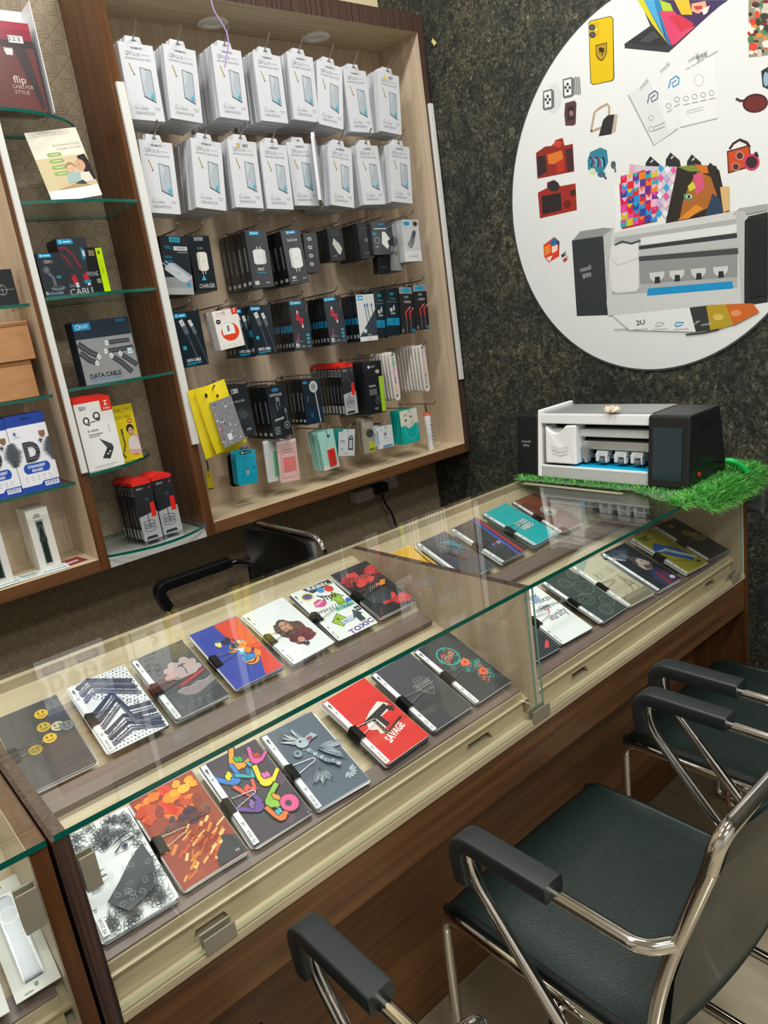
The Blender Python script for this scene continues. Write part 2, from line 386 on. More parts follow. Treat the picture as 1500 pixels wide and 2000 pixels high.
def counter(label, x0, segs, x1, lp, rp, notch, clips, lower=True):
    """x0..x1 outside; lp/rp panel thicknesses; segs = list of (xa, xb) clear bays"""
    t = thing('display_counter', label, 'counter', ((x0 + x1) / 2, .29, 0), 0)
    zb = .655
    def notched(xa_, xb_): MB().prism([(xa_, 0, ZT - .009), (xa_, 0, .535), (xa_, .06, .535), (xa_, .06, 0), (xa_, .585, 0), (xa_, .585, ZT - .009)], (1, 0, 0), xb_ - xa_).build('side_panel', WENGE, t)
    notched(x0, x0 + lp)
    if rp > .02: 
        box('side_panel', x1 - rp, x1, .001, .585, 0, ZT - .009, BROWN, t)
        box('side_lining', x1 - rp - .0008, x1 - rp, .002, .567, zb, ZT - .0095, BEIGE, t)
    else: notched(x1 - rp, x1)
    xa, xb = x0 + lp, x1 - rp
    box('base_board', xa, xb, 0, .565, zb - .013, zb, BEIGEX, t)
    box('back_panel', xa, xb, .567, .585, .10, ZT - .009, [BEIGEX, WALNUT], t, mx=[0, 0, 0, 1, 0, 0])
    box('apron', xa, xb, .004, .022, .545, zb - .013, BROWNX, t)
    box('kick_panel', xa, xb, .16, .178, 0, zb - .013, BROWNX, t)
    for (a, b) in segs:
        slab('sloping_board', a, b, .030, .566, -.018, .008, BEIGEX, t)
        slab('rear_tray', a + .012, b - .014, .276, .316, 0, .017, TAUPE, t, bevel=.002)
        slab('front_tray', a + .001, b - .012, .038, .068, 0, .013, TAUPE, t, bevel=.001)
        # fascia under the front tray with cut-outs along its lower edge
        zt_ = ztray(.036) - .003; pts = [(a + .001, .036, zb)]
        for n0, n1 in sorted(notch):
            if a < n0 and n1 < b:
                pts += [(n0, .036, zb), (n0 + .008, .036, zb + .018), (n1 - .008, .036, zb + .018), (n1, .036, zb)]
        pts += [(b - .012, .036, zb), (b - .012, .036, zt_), (a + .001, .036, zt_)]
        MB().prism(pts, (0, 1, 0), -.0 + .010).build('fascia', BEIGEX, t)
        box('front_glass', a + .0015, b - .0015, .0045, .0095, zb + .001, ZT - .009, [GLASS, EDGE2], t, mx=[1, 1, 0, 0, 1, 1])
        box('glass_channel', a, b, .002, .0135, zb, zb + .004, [mat('channel_beige', 'a9a283', .4)], t)
    for i in range(len(segs) - 1):
        box('partition', segs[i][1], segs[i + 1][0], .014, .567, zb, ZT - .0095, [BEIGE, WENGE], t, mx=[0, 1, 0, 0, 0, 0])
    glass_top('glass_top', x0 + .004, x1 + (.0 if rp > .02 else -.004), -.002, .585, ZT - .0085, ZT, t)
    for (cx, cz, cw, ch) in clips:
        m = MB().box(cx - cw / 2, cx + cw / 2, -.0035, -.0005, cz - ch / 2, cz + ch / 2)
        m.box(cx - cw / 2, cx + cw / 2, .011, .014, cz - ch / 2, cz + ch / 2); m.box(cx - cw / 2, cx + cw / 2, -.0005, .011, cz - ch / 2 - .002, cz - ch / 2 + .001)
        m.build('glass_clip', STEEL, t, bevel=.0006)
    return t
counter('long glass-topped display counter with two bays of phone skin sheets', -.021, [(0, .895), (.913, 1.818)], 1.84, .021, .022,
        [(.122, .185), (.708, .785), (1.048, 1.115), (1.655, 1.715)], [(.150, .669, .050, .026), (.897, .668, .052, .026), (1.765, .665, .045, .024), (.012, .878, .020, .050)])
counter('glass counter section cut off by the lower left corner of the photo', -1.02, [(-.999, -.047)], -.026, .021, .021, [(-.20, -.13)], [(-.062, .872, .024, .055)])
# ================================================================== WALL CABINETS
YC, YB = 1.2, 1.415
def cab_box(t, x0, x1, z0, z1, th, stripe=False):
    """carcass: brown outside and edges, beige inside. faces -z +z -y +y -x +x"""
    box('side_panel', x0, x0 + th, YC, YB + .012, z0, z1, [BROWN, BEIGE, WENGE], t, mx=[0, 0, 0, 0, 0, 1])
    box('side_panel', x1 - th, x1, YC, YB + .012, z0, z1, [WENGE if stripe else BROWN, BEIGE], t, mx=[0, 0, 0, 0, 1, 0])
    box('bottom_panel', x0 + th, x1 - th, YC, YB + .012, z0, z0 + th * 1.25, [BROWNX, BEIGEX], t, mx=[0, 1, 0, 0, 0, 0])
    box('top_panel', x0 + th, x1 - th, YC, YB + .012, z1 - th * 1.9, z1, [WENGE, BEIGEX], t, mx=[1, 0, 0, 0, 0, 0])
    box('back_panel', x0 + th, x1 - th, YB, YB + .012, z0 + th, z1 - th, BEIGE, t)
CX0, CX1, CZ0, CZ1 = .810, 2.022, .909, 2.497
cab = thing('display_cabinet', 'wide wall cabinet of hooks with packaged phone accessories, brown frame and beige inside', 'cabinet', ((CX0 + CX1) / 2, 1.31, CZ0))
cab_box(cab, CX0, CX1, CZ0, CZ1, .030, True)
MB().box(.832 - .0115, .832 + .0115, YC - .012, YC, 1.199, 2.195).build('light_profile', ALU, cab, bevel=.002)
MB().box(2.010 - .010, 2.010 + .010, YC - .012, YC, 1.203, 2.208).build('light_profile', ALU, cab, bevel=.002)
for (u, v) in ((415, 43), (617, 71)):      # ring shaped downlights let into the cabinet's top
    p = PZ(u, v, CZ1 - .057)
    MB().lathe([(.026, 0), (.047, 0), (.049, -.004), (.030, -.006), (.026, -.001)], p, n=28).build('downlight_ring', mat('ring_white', 'efece4', .5), cab, smooth=True)
lcab = thing('display_cabinet', 'left wall cabinet of glass shelves with boxed accessories, cut off by the photo edge', 'cabinet', (-.1, 1.31, CZ0))
cab_box(lcab, -.75, .500, CZ0, CZ1, .028)
MB().box(.491 - .0085, .491 + .0085, YC - .012, YC, 1.193, 2.195).build('light_profile', ALU, lcab, bevel=.002)
for z in (1.656, 1.416, 1.170):
    box('glass_shelf', -.722, .472, 1.235, YB, z - .008, z, [GLASS, EDGE], lcab, mx=[0, 0, 1, 0, 0, 1])
# glass shelves fixed in the gap between the two cabinets
NS = [2.115, 1.898, 1.662, 1.424, 1.190, .950]
for i, z in enumerate(NS):
    xa, xb, pts = .5005, .8095, []
    if i in (0, 4):
        pts = [(xa, YW - .001), (xa, 1.185)] + [(xa + .262 * math.sin(q), YW - .245 * math.cos(q)) for q in [k * math.pi / 2 / 12 for k in range(1, 12)]] + [(xa + .262, YW - .001)]
    else:
        d_ = .05 if i == 5 else .022
        pts = [(xb, YW - .001), (xa, YW - .001), (xa, 1.19)] + [(xa + (xb - xa) * k / 14, 1.19 - d_ * math.sin(math.pi * k / 14)) for k in range(1, 14)] + [(xb, 1.19)]
    n = len(pts); V = [(x, y, z - .008) for x, y in pts] + [(x, y, z) for x, y in pts]
    F = [tuple(reversed(range(n))), tuple(range(n, 2 * n))] + [(k, (k + 1) % n, n + (k + 1) % n, n + k) for k in range(n)]
    o = mobj('glass_shelf', V, F, [GLASS, EDGE], [0, 0] + [1] * n)
    tag(o, ['rounded glass shelf under the big maroon case box, topmost between the cabinets', 'glass shelf carrying the leaning white brochure', 'glass shelf carrying the black boxes with the neon strip',
            'glass shelf carrying the large grey data cable box', 'rounded glass shelf carrying the white earphone boxes', 'lowest bowed glass shelf under the red-topped black boxes'][i], 'shelf')
tag(box('white_shelf_board', .501, .809, YC + .002, YW - .001, .909, .934, mat('white_board', 'c4c5c1', .4)), 'flat white board closing the gap below the lowest glass shelf', 'board')
# ================================================================== PHONE SKIN SHEETS IN THE COUNTER
def sheet_stack(label, q, art, strip='w', clip=True, code='ME 2502A', n=5, seed=0, sname='skin_sheets', flipclip=.47, white=True, thick=.0012):
    """q: corners TL TR BR BL of the top sheet in the photograph, projected on the inclined trays"""
    off = .0045 + n * thick
    p0 = Vector((0, .298, ZT - .125)) + TN * off
    TLp, TRp, BRp, BLp = [PP(u, v, p0, TN) for u, v in q]
    c = (TLp + TRp + BRp + BLp) / 4; R = (TRp - TLp) + (BRp - BLp); U = (TLp - BLp) + (TRp - BRp)
    x = (R.normalized() + U.normalized().cross(TN)).normalized(); y = TN.cross(x)
    w_, h_ = .111, .183
    M = Matrix(((x.x, y.x, TN.x, c.x), (x.y, y.y, TN.y, c.y), (x.z, y.z, TN.z, c.z), (0, 0, 0, 1)))
    t = bpy.data.objects.new('skin_sheet_stack', None); t.empty_display_size = .05; COL.objects.link(t); t.matrix_basis = M
    tag(t, label, 'phone skins', 'stacks of phone skin sheets in the counter')
    rnd = random.Random(seed + 5); r = .006
    def outline(): 
        return [(sx * (w_ / 2 - r) + r * math.cos(q_), sy * (h_ / 2 - r) + r * math.sin(q_)) for sx, sy, a in ((1, 1, 0), (-1, 1, 1), (-1, -1, 2), (1, -1, 3)) for q_ in [(a + k / 3) * math.pi / 2 for k in range(4)]]
    for k in range(n + 1):
        if k: a, dx, dy = rnd.uniform(-.022, .022), rnd.uniform(-.0025, .0025), rnd.uniform(-.0025, .0025)
        else: a = dx = dy = 0
        m = MB().prism([(px * math.cos(a) - py * math.sin(a) + dx, px * math.sin(a) + py * math.cos(a) + dy, -k * thick) for px, py in reversed(outline())], (0, 0, -1), thick * .55)
        m.build('sheet', [WHITE, mat('smoke_sheet', '4a4c52', .4), mat('pale_sheet', 'b9bcc0', .4)][0 if k % 2 == 0 else 1 + k % 3 // 2], t, world=False)
    A = Art(w_, h_); art(A)
    if strip:
        A.rect(.012, .02, .105, .98, 'f2f3f5')
        A.poly([(.03, .9), (.058, .94), (.086, .9), (.07, .9), (.07, .865), (.046, .865), (.046, .9)], '3a3d42'); A.rect(.05, .835, .07, .85, '8a8d92')
        for b in (.79, .245): A.line([(.035, b + .018), (.058, b), (.081, b + .018)], .0016, '3c3f45'); A.line([(.04, b - .006), (.058, b - .018), (.076, b - .006)], .001, '3c3f45')
        A.text(code, .078, .04, .0052, '33363b', math.pi / 2, 'L', .024)
    A.top('print', t, .0001, SHEETINK)
    if clip:
        b = flipclip; cy = (b - .5) * h_; cx = -w_ / 2
        T_ = thick * n + .004
        m = MB().prism([(cx - .004, cy - .017, -T_), (cx - .004, cy + .017, -T_), (cx + .0005, cy + .016, .0052), (cx + .0005, cy - .016, .0052)], (1, 0, 0), .0012)
        m.prism([(cx, cy - .0165, .0050), (cx, cy + .0165, .0050), (cx + .0145, cy + .0155, .0012), (cx + .0145, cy - .0155, .0012)], (0, 0, 1), .0009)
        m.prism([(cx - .002, cy - .0165, -T_), (cx - .002, cy + .0165, -T_), (cx + .0145, cy + .0155, -T_ + .002), (cx + .0145, cy - .0155, -T_ + .002)], (0, 0, -1), .0009)
        cb = m.build('binder_clip', BLACKW, t, world=False)
        p = [(cx + .014, cy + .010, .003), (cx + .046, cy + .0045, .0045), (cx + .052, cy + .003, .005), (cx + .054, cy - .001, .005), (cx + .050, cy - .004, .005), (cx + .043, cy - .0045, .0045), (cx + .014, cy - .010, .003)]
        MB().tube(fil(p, .003, 3), .0007, 6).build('wire_handle', WIRE, cb, smooth=True, world=False)
    return t
def blob(A, cx, cy, r, c, n=16, j=.3, seed=1, ry=None, al=1):
    rn = random.Random(seed); A.poly([(cx + r * (1 + rn.uniform(-j, j)) * math.cos(2 * math.pi * i / n), cy + (ry or r) * (1 + rn.uniform(-j, j)) * math.sin(2 * math.pi * i / n)) for i in range(n)], c)
def curl(A, x, y, r, turns, wd, c, a0=0, dirn=1, ky=.62):
    A.line([(x + r * (1 - .8 * i / 18) * math.cos(a0 + dirn * turns * 6.28 * i / 18), y + ky * r * (1 - .8 * i / 18) * math.sin(a0 + dirn * turns * 6.28 * i / 18)) for i in range(19)], wd, c)
def bg(A, c): A.rect(.004, .004, .996, .996, c)
def a_faces(A):
    bg(A, '3b3d42'); A.rect(.012, .012, .988, .25, '3e4045')
    for x, y, c in ((.35, .44, 'b79b2e'), (.60, .66, 'c9a93c'), (.78, .60, 'c8c0a0'), (.90, .56, '777b82'), (.60, .50, 'e0b731'), (.66, .83, 'e0b42f')):
        A.ell(x, y, .105, .062, c, 20); A.ring(x, y, .105, .062, .0006, '5a4a18')
        for dx in (-.035, .035): A.ell(x + dx, y + .018, .014, .012, '3a3010', 8)
        A.line([(x - .05, y - .016), (x, y - .032), (x + .05, y - .016)], .0014, '8c2f22' if c > 'd' else '3a3010')
def a_scarf(A):
    bg(A, 'e6e8ee'); nv, gr = '26304f', '5d6378'
    for i in range(14):
        for j in range(24):
            x, y = .13 + i * .062 + (j % 2) * .03, .03 + j * .041
            if (x - .5) * 1 + (y - .5) * 1.3 > .1 or y < .3: A.ell(x, y, .019, .012, '8b90a3' if (i + j) % 3 else nv, 4)
    for o, wd, c in ((0, .012, nv), (.06, .005, gr), (.11, .010, nv), (.17, .003, nv), (.21, .007, gr)):
        A.line([(.12, .92 - o), (.34, .99 - o * .9), (.95, .74 - o)], wd, c); A.line([(.12, .52 - o), (.55, .70 - o), (.60, .42 - o), (.98, .36 - o)], wd, c); A.line([(.12, .24 - o * .8), (.5, .36 - o), (.95, .10 - o * .4)], wd * .8, c)
    for i in range(9):
        x = .16 + i * .1; y = .78 - i * .055; A.line([(x, y), (x + .04, y + .03), (x + .08, y), (x + .04, y - .03)], .001, nv, True)
def a_surf(A):
    bg(A, '4b4c52')
    for x, y, r in ((.36, .55, .075), (.42, .64, .085), (.54, .69, .085), (.66, .66, .075), (.76, .70, .085), (.87, .64, .075), (.90, .55, .070)): A.ell(x, y, r, r * .62, 'bda9ab', 16)
    A.poly([(.34, .52), (.42, .66), (.56, .70), (.76, .70), (.90, .62), (.92, .52), (.80, .47), (.46, .47)], 'bda9ab')
    for x, y, r in ((.42, .64, .07), (.54, .69, .07), (.76, .70, .07)): A.line([(x + r * math.cos(q), y + .62 * r * math.sin(q)) for q in (.5, .9, 1.3, 1.7, 2.1, 2.5)], .0007, 'd8c8c8')
    A.line([(.66, .50), (.68, .58), (.67, .63)], .0022, '5d5a66')
    for i in range(5): A.line([(.67, .63), (.67 + .05 * math.cos(.3 + i * .65), .645 + .02 * math.sin(.3 + i * .65)), (.67 + .085 * math.cos(.3 + i * .65), .63 + .03 * math.sin(.3 + i * .65))], .0018, '5d5a66')
    A.poly([(.36, .385), (.46, .365), (.80, .41), (.97, .455), (.99, .475), (.92, .48), (.60, .445)], '9c2b33'); A.line([(.42, .39), (.70, .425), (.95, .468)], .0008, 'd0a0a4')
    A.poly([(.30, .33), (.44, .35), (.56, .325), (.70, .35), (.84, .325), (.98, .35), (.98, .27), (.80, .24), (.58, .20), (.40, .24)], '8f8288'); A.line([(.32, .33), (.44, .35), (.56, .325), (.70, .35), (.84, .325), (.98, .35)], .0016, 'c4b5b7')
    A.poly([(.4, .02), (.98, .02), (.98, .2), (.72, .16)], '383b40')
    for i in range(5): A.line([(.5 + i * .06, .05), (.66 + i * .06, .12), (.9, .15 - i * .02)], .0006, '5d6066')
def a_splash(A):
    bg(A, '2f43a8'); A.poly([(.50, .988), (.988, .988), (.988, .012), (.62, .012), (.80, .30), (.55, .62)], 'e0432c')
    cs = ['f3a53a', 'ffdc7a', '37a7c9', '1c6f9e', 'e8702a', '0d2540', 'c8e6f2', 'f6c34a', '4b1f5f', 'f08c1e']
    rn = random.Random(4)
    for i in range(26): blob(A, .56 + rn.gauss(0, .12), .52 + rn.gauss(0, .12), rn.uniform(.03, .09), cs[i % 10], 9, .45, i, rn.uniform(.02, .06))
    A.ell(.62, .28, .14, .07, 'f2952a'); A.ell(.60, .33, .13, .05, '2b88c4'); A.line([(.5, .27), (.62, .24), (.72, .29)], .003, '4a1a10')
def a_man(A):
    bg(A, 'eceef1'); blob(A, .47, .52, .21, '4a3128', 22, .16, 3, .15); blob(A, .62, .46, .20, '553a2f', 20, .2, 5, .13); blob(A, .68, .33, .22, '6d1f28', 18, .22, 8, .12); blob(A, .50, .31, .16, '5e1a24', 14, .2, 9, .10)
    A.poly([(.385, .50), (.40, .60), (.47, .645), (.56, .64), (.61, .59), (.61, .49), (.57, .42), (.49, .39), (.42, .42)], 'c99678'); A.poly([(.55, .64), (.61, .59), (.61, .49), (.57, .42), (.565, .52)], 'ad7b60')
    A.poly([(.39, .49), (.41, .41), (.49, .365), (.58, .40), (.615, .48), (.59, .47), (.56, .455), (.50, .47), (.44, .455), (.41, .475)], '5a3a2e'); A.poly([(.455, .462), (.50, .474), (.545, .462), (.50, .452)], '5a3a2e'); A.line([(.465, .44), (.535, .44)], .0014, '9c5046')
    A.poly([(.385, .57), (.40, .66), (.50, .685), (.60, .65), (.62, .57), (.58, .62), (.50, .645), (.42, .62)], '3d2820')
    for x in (.445, .545): A.ell(x, .548, .022, .009, 'efe4da', 8); A.ell(x, .547, .009, .007, '2a1c16', 6); A.line([(x - .035, .572), (x, .582), (x + .03, .572)], .0020, '3a251d')
    A.line([(.497, .55), (.485, .497), (.512, .492)], .0009, '8a5a46')
    for i in range(9): A.line([(.37 - .012 * i % .05, .62 - .02 * i), (.33 + .01 * (i % 3), .50 - .018 * i)], .0007, '7a5a48'); A.line([(.63, .62 - .02 * i), (.70 + .01 * (i % 3), .52 - .02 * i)], .0007, '7a5a48')
    A.ell(.53, .27, .07, .045, 'd3a184', 12)
    for i in range(4): A.line([(.475 + i * .028, .30), (.480 + i * .028, .255)], .0009, '8a5a46')
    for i in range(6): A.line([(.62 + .03 * i, .40 - .01 * i), (.66 + .03 * i, .26)], .0006, '9a3a44')
    A.poly([(.47, .21), (.62, .21), (.60, .16), (.52, .14)], '37363d')
def a_stick(A):
    bg(A, 'eef0f0'); A.poly([(.30, .988), (.98, .988), (.98, .90), (.42, .86)], '1e2024'); A.text('REBEL', .66, .915, .010, 'f4f4f4', -.08, 'C', .06, .02)
    A.poly([(.60, .62), (.78, .76), (.92, .62), (.84, .62), (.84, .50), (.68, .50), (.68, .62)], '9ac41f'); A.line([(.60, .62), (.78, .76), (.92, .62), (.84, .62), (.84, .50), (.68, .50), (.68, .62)], .0022, '24272b', True)
    A.ell(.80, .83, .10, .06, 'd2362c'); A.ell(.62, .86, .08, .05, '2b93cf'); A.ell(.93, .52, .07, .05, '2b6fd0'); A.ell(.26, .84, .12, .06, '5a4a86'); A.ring(.26, .84, .12, .06, .003, 'd8d040')
    blob(A, .36, .66, .15, 'd94a8e', 14, .15, 4, .07); A.text('HAPPY', .36, .65, .007, 'f6e0ec', .2, 'C', .024, .02)
    for i in range(6): A.line([(.45 + i * .06, .80 - i * .03), (.52 + i * .06, .72), (.50 + i * .07, .66)], .0032, '1f2226')
    A.poly([(.22, .30), (.46, .40), (.56, .26), (.34, .17)], '9dbf2b'); A.line([(.22, .30), (.46, .40), (.56, .26), (.34, .17)], .002, '24272b', True); A.ell(.38, .31, .03, .02, '4a5a10', 10)
    A.rect(.38, .20, .68, .27, 'e8edf8'); A.text('NBSCO', .53, .215, .0062, '32479a', 0, 'C', .030, .02); A.line([(.38, .20), (.68, .20), (.68, .27), (.38, .27)], .0012, '32479a', True)
    A.poly([(.66, .22), (.80, .36), (.92, .24), (.86, .24), (.86, .13), (.72, .13), (.72, .22)], '3a3f46'); A.rect(.50, .42, .98, .50, '8fd0bf'); A.text('ROXAN', .74, .435, .008, '26353a', 0, 'C', .045)
    A.text('TOXIC', .66, .03, .013, '6c53a0', .12, 'C', .072, .04); A.rect(.86, .30, .98, .38, '1f2226'); A.text('ER', .92, .32, .006, 'ffffff'); A.text('PUNK', .80, .42, .006, '1f2226')
    for i in range(12): A.line([(.14 + i * .07, .47 + .03 * (i % 2)), (.18 + i * .07, .55)], .0015, '2a2d31')
def a_red(A):
    bg(A, '17181c'); rn = random.Random(2)
    for i in range(16): blob(A, rn.uniform(.1, .9), rn.uniform(.60, .84), rn.uniform(.08, .16), ['b01f28', 'cc2a31', 'd9433f', '8e1a22'][i % 4], 10, .3, i, .06)
    for i in range(14): blob(A, rn.uniform(.4, .92), rn.uniform(.06, .28), rn.uniform(.08, .15), ['b01f28', 'cc2a31', 'd9433f', '8e1a22'][i % 4], 10, .3, i + 40, .06)
    blob(A, .45, .36, .34, '2b3238', 16, .2, 9, .16)
    A.poly([(.36, .46), (.52, .56), (.74, .58), (.86, .52), (.70, .44), (.5, .42)], '14151a'); A.poly([(.66, .48), (.80, .57), (.92, .55), (.80, .47)], 'e0862c'); A.poly([(.56, .47), (.66, .56), (.72, .52)], 'd33a2a')
    for i in range(5): A.line([(.38 + i * .07, .46 + i * .01), (.46 + i * .07, .53)], .0009, 'd8c8c8')
    for i in range(6): A.line([(.2 + i * .1, .70), (.3 + i * .1, .78), (.42 + i * .09, .74)], .0008, 'f0908a')
def a_eyes(A):
    bg(A, 'eceef1'); rn = random.Random(6); k = '3d4046'
    for i in range(170):
        x, y = rn.uniform(.12, .96), rn.uniform(.02, .97)
        if .14 < x < .80 and .18 < y - .16 * (x - .5) < .72 and not (y > .70 and x < .4): continue
        r_ = rn.uniform(.7, 1.5)
        for q in range(5): A.ring(x + .035 * r_ * math.cos(q * 1.257 + i), y + .021 * r_ * math.sin(q * 1.257 + i), .030 * r_, .017 * r_, .0006, k, 7)
    for i in range(60):
        x, y = rn.uniform(.12, .92), rn.choice((rn.uniform(.72, .96), rn.uniform(.03, .2))); A.line([(x, y), (x + rn.uniform(-.06, .06), y + rn.uniform(-.05, .05)), (x + rn.uniform(-.1, .1), y + rn.uniform(-.06, .06))], .0008, k)
    A.poly([(.22, .26), (.44, .36), (.66, .48), (.92, .58), (.94, .40), (.86, .20), (.66, .14), (.40, .10)], '4b4e54'); A.poly([(.30, .24), (.50, .22), (.72, .30), (.90, .30), (.84, .18), (.64, .14)], '33363c')
    for i in range(16): curl(A, rn.uniform(.36, .88), rn.uniform(.17, .46), .05, 1.2, .0006, 'a9acb3', i)
    for (x, y, s) in ((.72, .64, 1), (.22, .44, .9)):
        A.poly([(x - .15 * s, y - .02), (x - .02, y + .035), (x + .14 * s, y + .03), (x + .02, y - .03)], 'fafafa'); A.line([(x - .15 * s, y - .02), (x - .02, y + .035), (x + .16 * s, y + .04)], .0024, '2a2b38'); A.ell(x, y, .042, .026, '5b5a78', 12); A.ell(x, y, .02, .013, '14141c', 8); A.poly([(x - .17, y + .05), (x, y + .10), (x + .17, y + .10), (x, y + .075)], '33343f')
def a_fire(A):
    bg(A, '9a3a22'); rn = random.Random(12)
    for i in range(34): blob(A, rn.uniform(.1, .92), rn.uniform(.66, .94), rn.uniform(.05, .15), ['c8401f', 'e0591f', 'd9361c', 'f08a22', '8c2a20', 'e8741e'][i % 6], 10, .35, i, rn.uniform(.03, .06))
    for i in range(8): blob(A, .74 + rn.gauss(0, .09), .90 + rn.gauss(0, .04), .07, ['f7b733', 'f5a11f'][i % 2], 9, .3, i + 60, .04)
    for i in range(22): blob(A, rn.uniform(.1, .92), rn.uniform(.50, .64), rn.uniform(.05, .12), ['5a3436', '6e3a30', '8a4a34', '4a3040'][i % 4], 9, .35, i + 90, .03)
    for i in range(60):
        x, y = rn.uniform(.03, .85), rn.uniform(.05, .46); A.line([(x, y), (x + rn.uniform(.06, .16), y + rn.uniform(.02, .07))], rn.uniform(.002, .006), ['e08a3a', 'f0b064', 'c8642a', 'a84a20', 'f6cc80', 'd4502a'][i % 6])
    A.poly([(.55, .012), (.62, .13), (.78, .20), (.80, .26), (.988, .20), (.988, .012)], '3a3a3d'); A.text('ME', .88, .05, .004, 'd8d8d8')
def a_hands(A):
    bg(A, '3e3645'); rn = random.Random(3); K = '1b1a20'
    for i in range(10): blob(A, rn.uniform(.2, .9), rn.uniform(.05, .95), .12, ['4a3a58', '35414a', '5a3f5a'][i % 3], 9, .3, i, .07)
    def hand(x, y, s, rot, c1, c2):
        cr, sr = math.cos(rot), math.sin(rot)
        def T(a, b): return (x + (a * cr - b * sr) * s, y + (a * sr + b * cr) * s * .61)
        for d, c in ((.030, K), (0, c1)):
            A.ell(x, y, (.17 + d) * s, (.17 + d) * s * .61, c, 14)
            A.poly([T(-.18 - d, .06), T(-.18 - d, .52 + d), T(-.06 + d, .52 + d), T(-.06 + d, .06)], c); A.poly([T(.14 - d, .0), T(.36, .26 + d), T(.42 + d, .18), T(.16, -.14 - d)], c)
        for d, c in ((.022, K), (0, c2)):
            for k in (-.02, .075): A.ell(*T(k + .02, .15), (.05 + d) * s, (.10 + d) * s * .61, c, 10, 0)
    for x, y, s, r, a, b in ((.50, .83, .62, -.5, 'f09a1e', '35a648'), (.33, .70, .62, .7, '2f7fd6', 'f2d21f'), (.80, .78, .5, -.3, 'd94f9d', 'c9302c'), (.62, .66, .5, .9, '2ba8b8', '1d7fa8'), (.42, .50, .5, .4, 'e2574a', 'e2574a'), (.72, .52, .62, -.2, 'f5d327', 'd963a8'), (.38, .33, .58, .9, '6a4a9c', '8d5fb4'), (.60, .30, .6, -1, '8cc63f', 'f2a01f'), (.58, .13, .5, .2, 'e8742a', '3cb6c8')): hand(x, y, s, r, a, b)
    A.ell(.80, .20, .15, .10, K, 20); A.ell(.80, .20, .138, .09, 'e0558f', 20); A.ell(.78, .20, .05, .034, '3e3645', 14)
def leaf(A, x, y, l, ang, wd, c, k=None, asp=.61):
    ca, sa = math.cos(ang), math.sin(ang); P_ = [(x + (t * l) * ca - n_ * wd * sa, y + asp * ((t * l) * sa + n_ * wd * ca)) for t, n_ in ((0, .25), (.3, .9), (.65, .8), (1, 0), (.65, -.8), (.3, -.9), (0, -.25))]
    A.poly(P_, c); A.line(P_, .0005, k or '2f3740', True); A.line([P_[0], P_[3]], .0004, k or '2f3740')
def a_dragon(A):
    bg(A, '5a6573'); f0 = A.tf; A.tf = lambda a, b: f0(.58 + (a - .62) * 1.5, .46 + (b - .48) * 1.5); rn = random.Random(8)
    for i in range(14): leaf(A, .66, .54, .10 + .20 * (i % 7) / 7 + .06, .35 - i * .10, .022, ['a9b5c1', '8694a2', 'c3ccd6'][i % 3])
    for i in range(12): leaf(A, .52, .42, .16 + .08 * (i % 4) / 4, -1.0 - i * .13, .020, ['8d9aa8', 'b4bfca', '748290'][i % 3])
    for i in range(10): leaf(A, .56, .64, .14 + .06 * (i % 3), 1.2 + i * .17, .018, ['b4bfca', '8d9aa8', 'cfd6de'][i % 3])
    for i in range(16):
        t = i / 16; A.ell(.54 + .20 * t, .60 - .26 * t + .02 * math.sin(t * 9), .030, .018, ['7d8a98', 'a9b5c1'][i % 2], 8); A.ring(.54 + .20 * t, .60 - .26 * t + .02 * math.sin(t * 9), .030, .018, .0005, '2f3740', 8)
    for i in range(7): leaf(A, .78, .30, .10, -2.6 + i * .5, .022, 'b9c4ce')
    A.ell(.56, .64, .075, .042, 'b4bfca', 12); A.poly([(.58, .66), (.72, .68), (.76, .64), (.60, .62)], 'a9b5c1'); A.ell(.66, .645, .04, .016, '8d4a54', 8); A.ell(.55, .655, .016, .010, '20262d', 8); leaf(A, .50, .68, .16, 2.3, .012, 'cfd6de'); leaf(A, .56, .69, .15, 1.7, .012, 'cfd6de'); A.ell(.44, .58, .05, .03, '8694a2', 10); A.ell(.44, .585, .014, .009, '20262d', 8); A.tf = f0
def a_savage(A):
    bg(A, 'd8291f'); A.poly([(.26, .42), (.34, .54), (.52, .60), (.80, .66), (.92, .58), (.82, .50), (.62, .48), (.55, .36), (.44, .30), (.36, .32), (.38, .38)], 'e6dcda')
    for p in ([(.26, .53), (.86, .60), (.88, .53), (.60, .49), (.26, .50)], [(.52, .52), (.62, .52), (.64, .36), (.54, .35)], [(.82, .58), (.94, .52), (.90, .45), (.82, .5)], [(.44, .50), (.50, .50), (.50, .26), (.43, .26)]): A.poly(p, '241f20')
    A.line([(.16, .515), (.30, .52)], .002, '241f20'); A.line([(.9, .6), (.97, .58), (.95, .48)], .002, '241f20')
    for i in range(9): A.ell(.45 + .02 * (i % 2), .28 + .02 * i, .012, .008, 'c9a04a', 6)
    A.text('SAVAGE', .60, .21, .016, 'f2e6e2', .28, 'C', .055, .03, .2); A.line([(.50, .29), (.90, .36)], .005, '4a1512')
    for i in range(8): A.line([(.3 + i * .06, .72 + .02 * (i % 3)), (.32 + i * .06, .73)], .0012, '9a1a14')
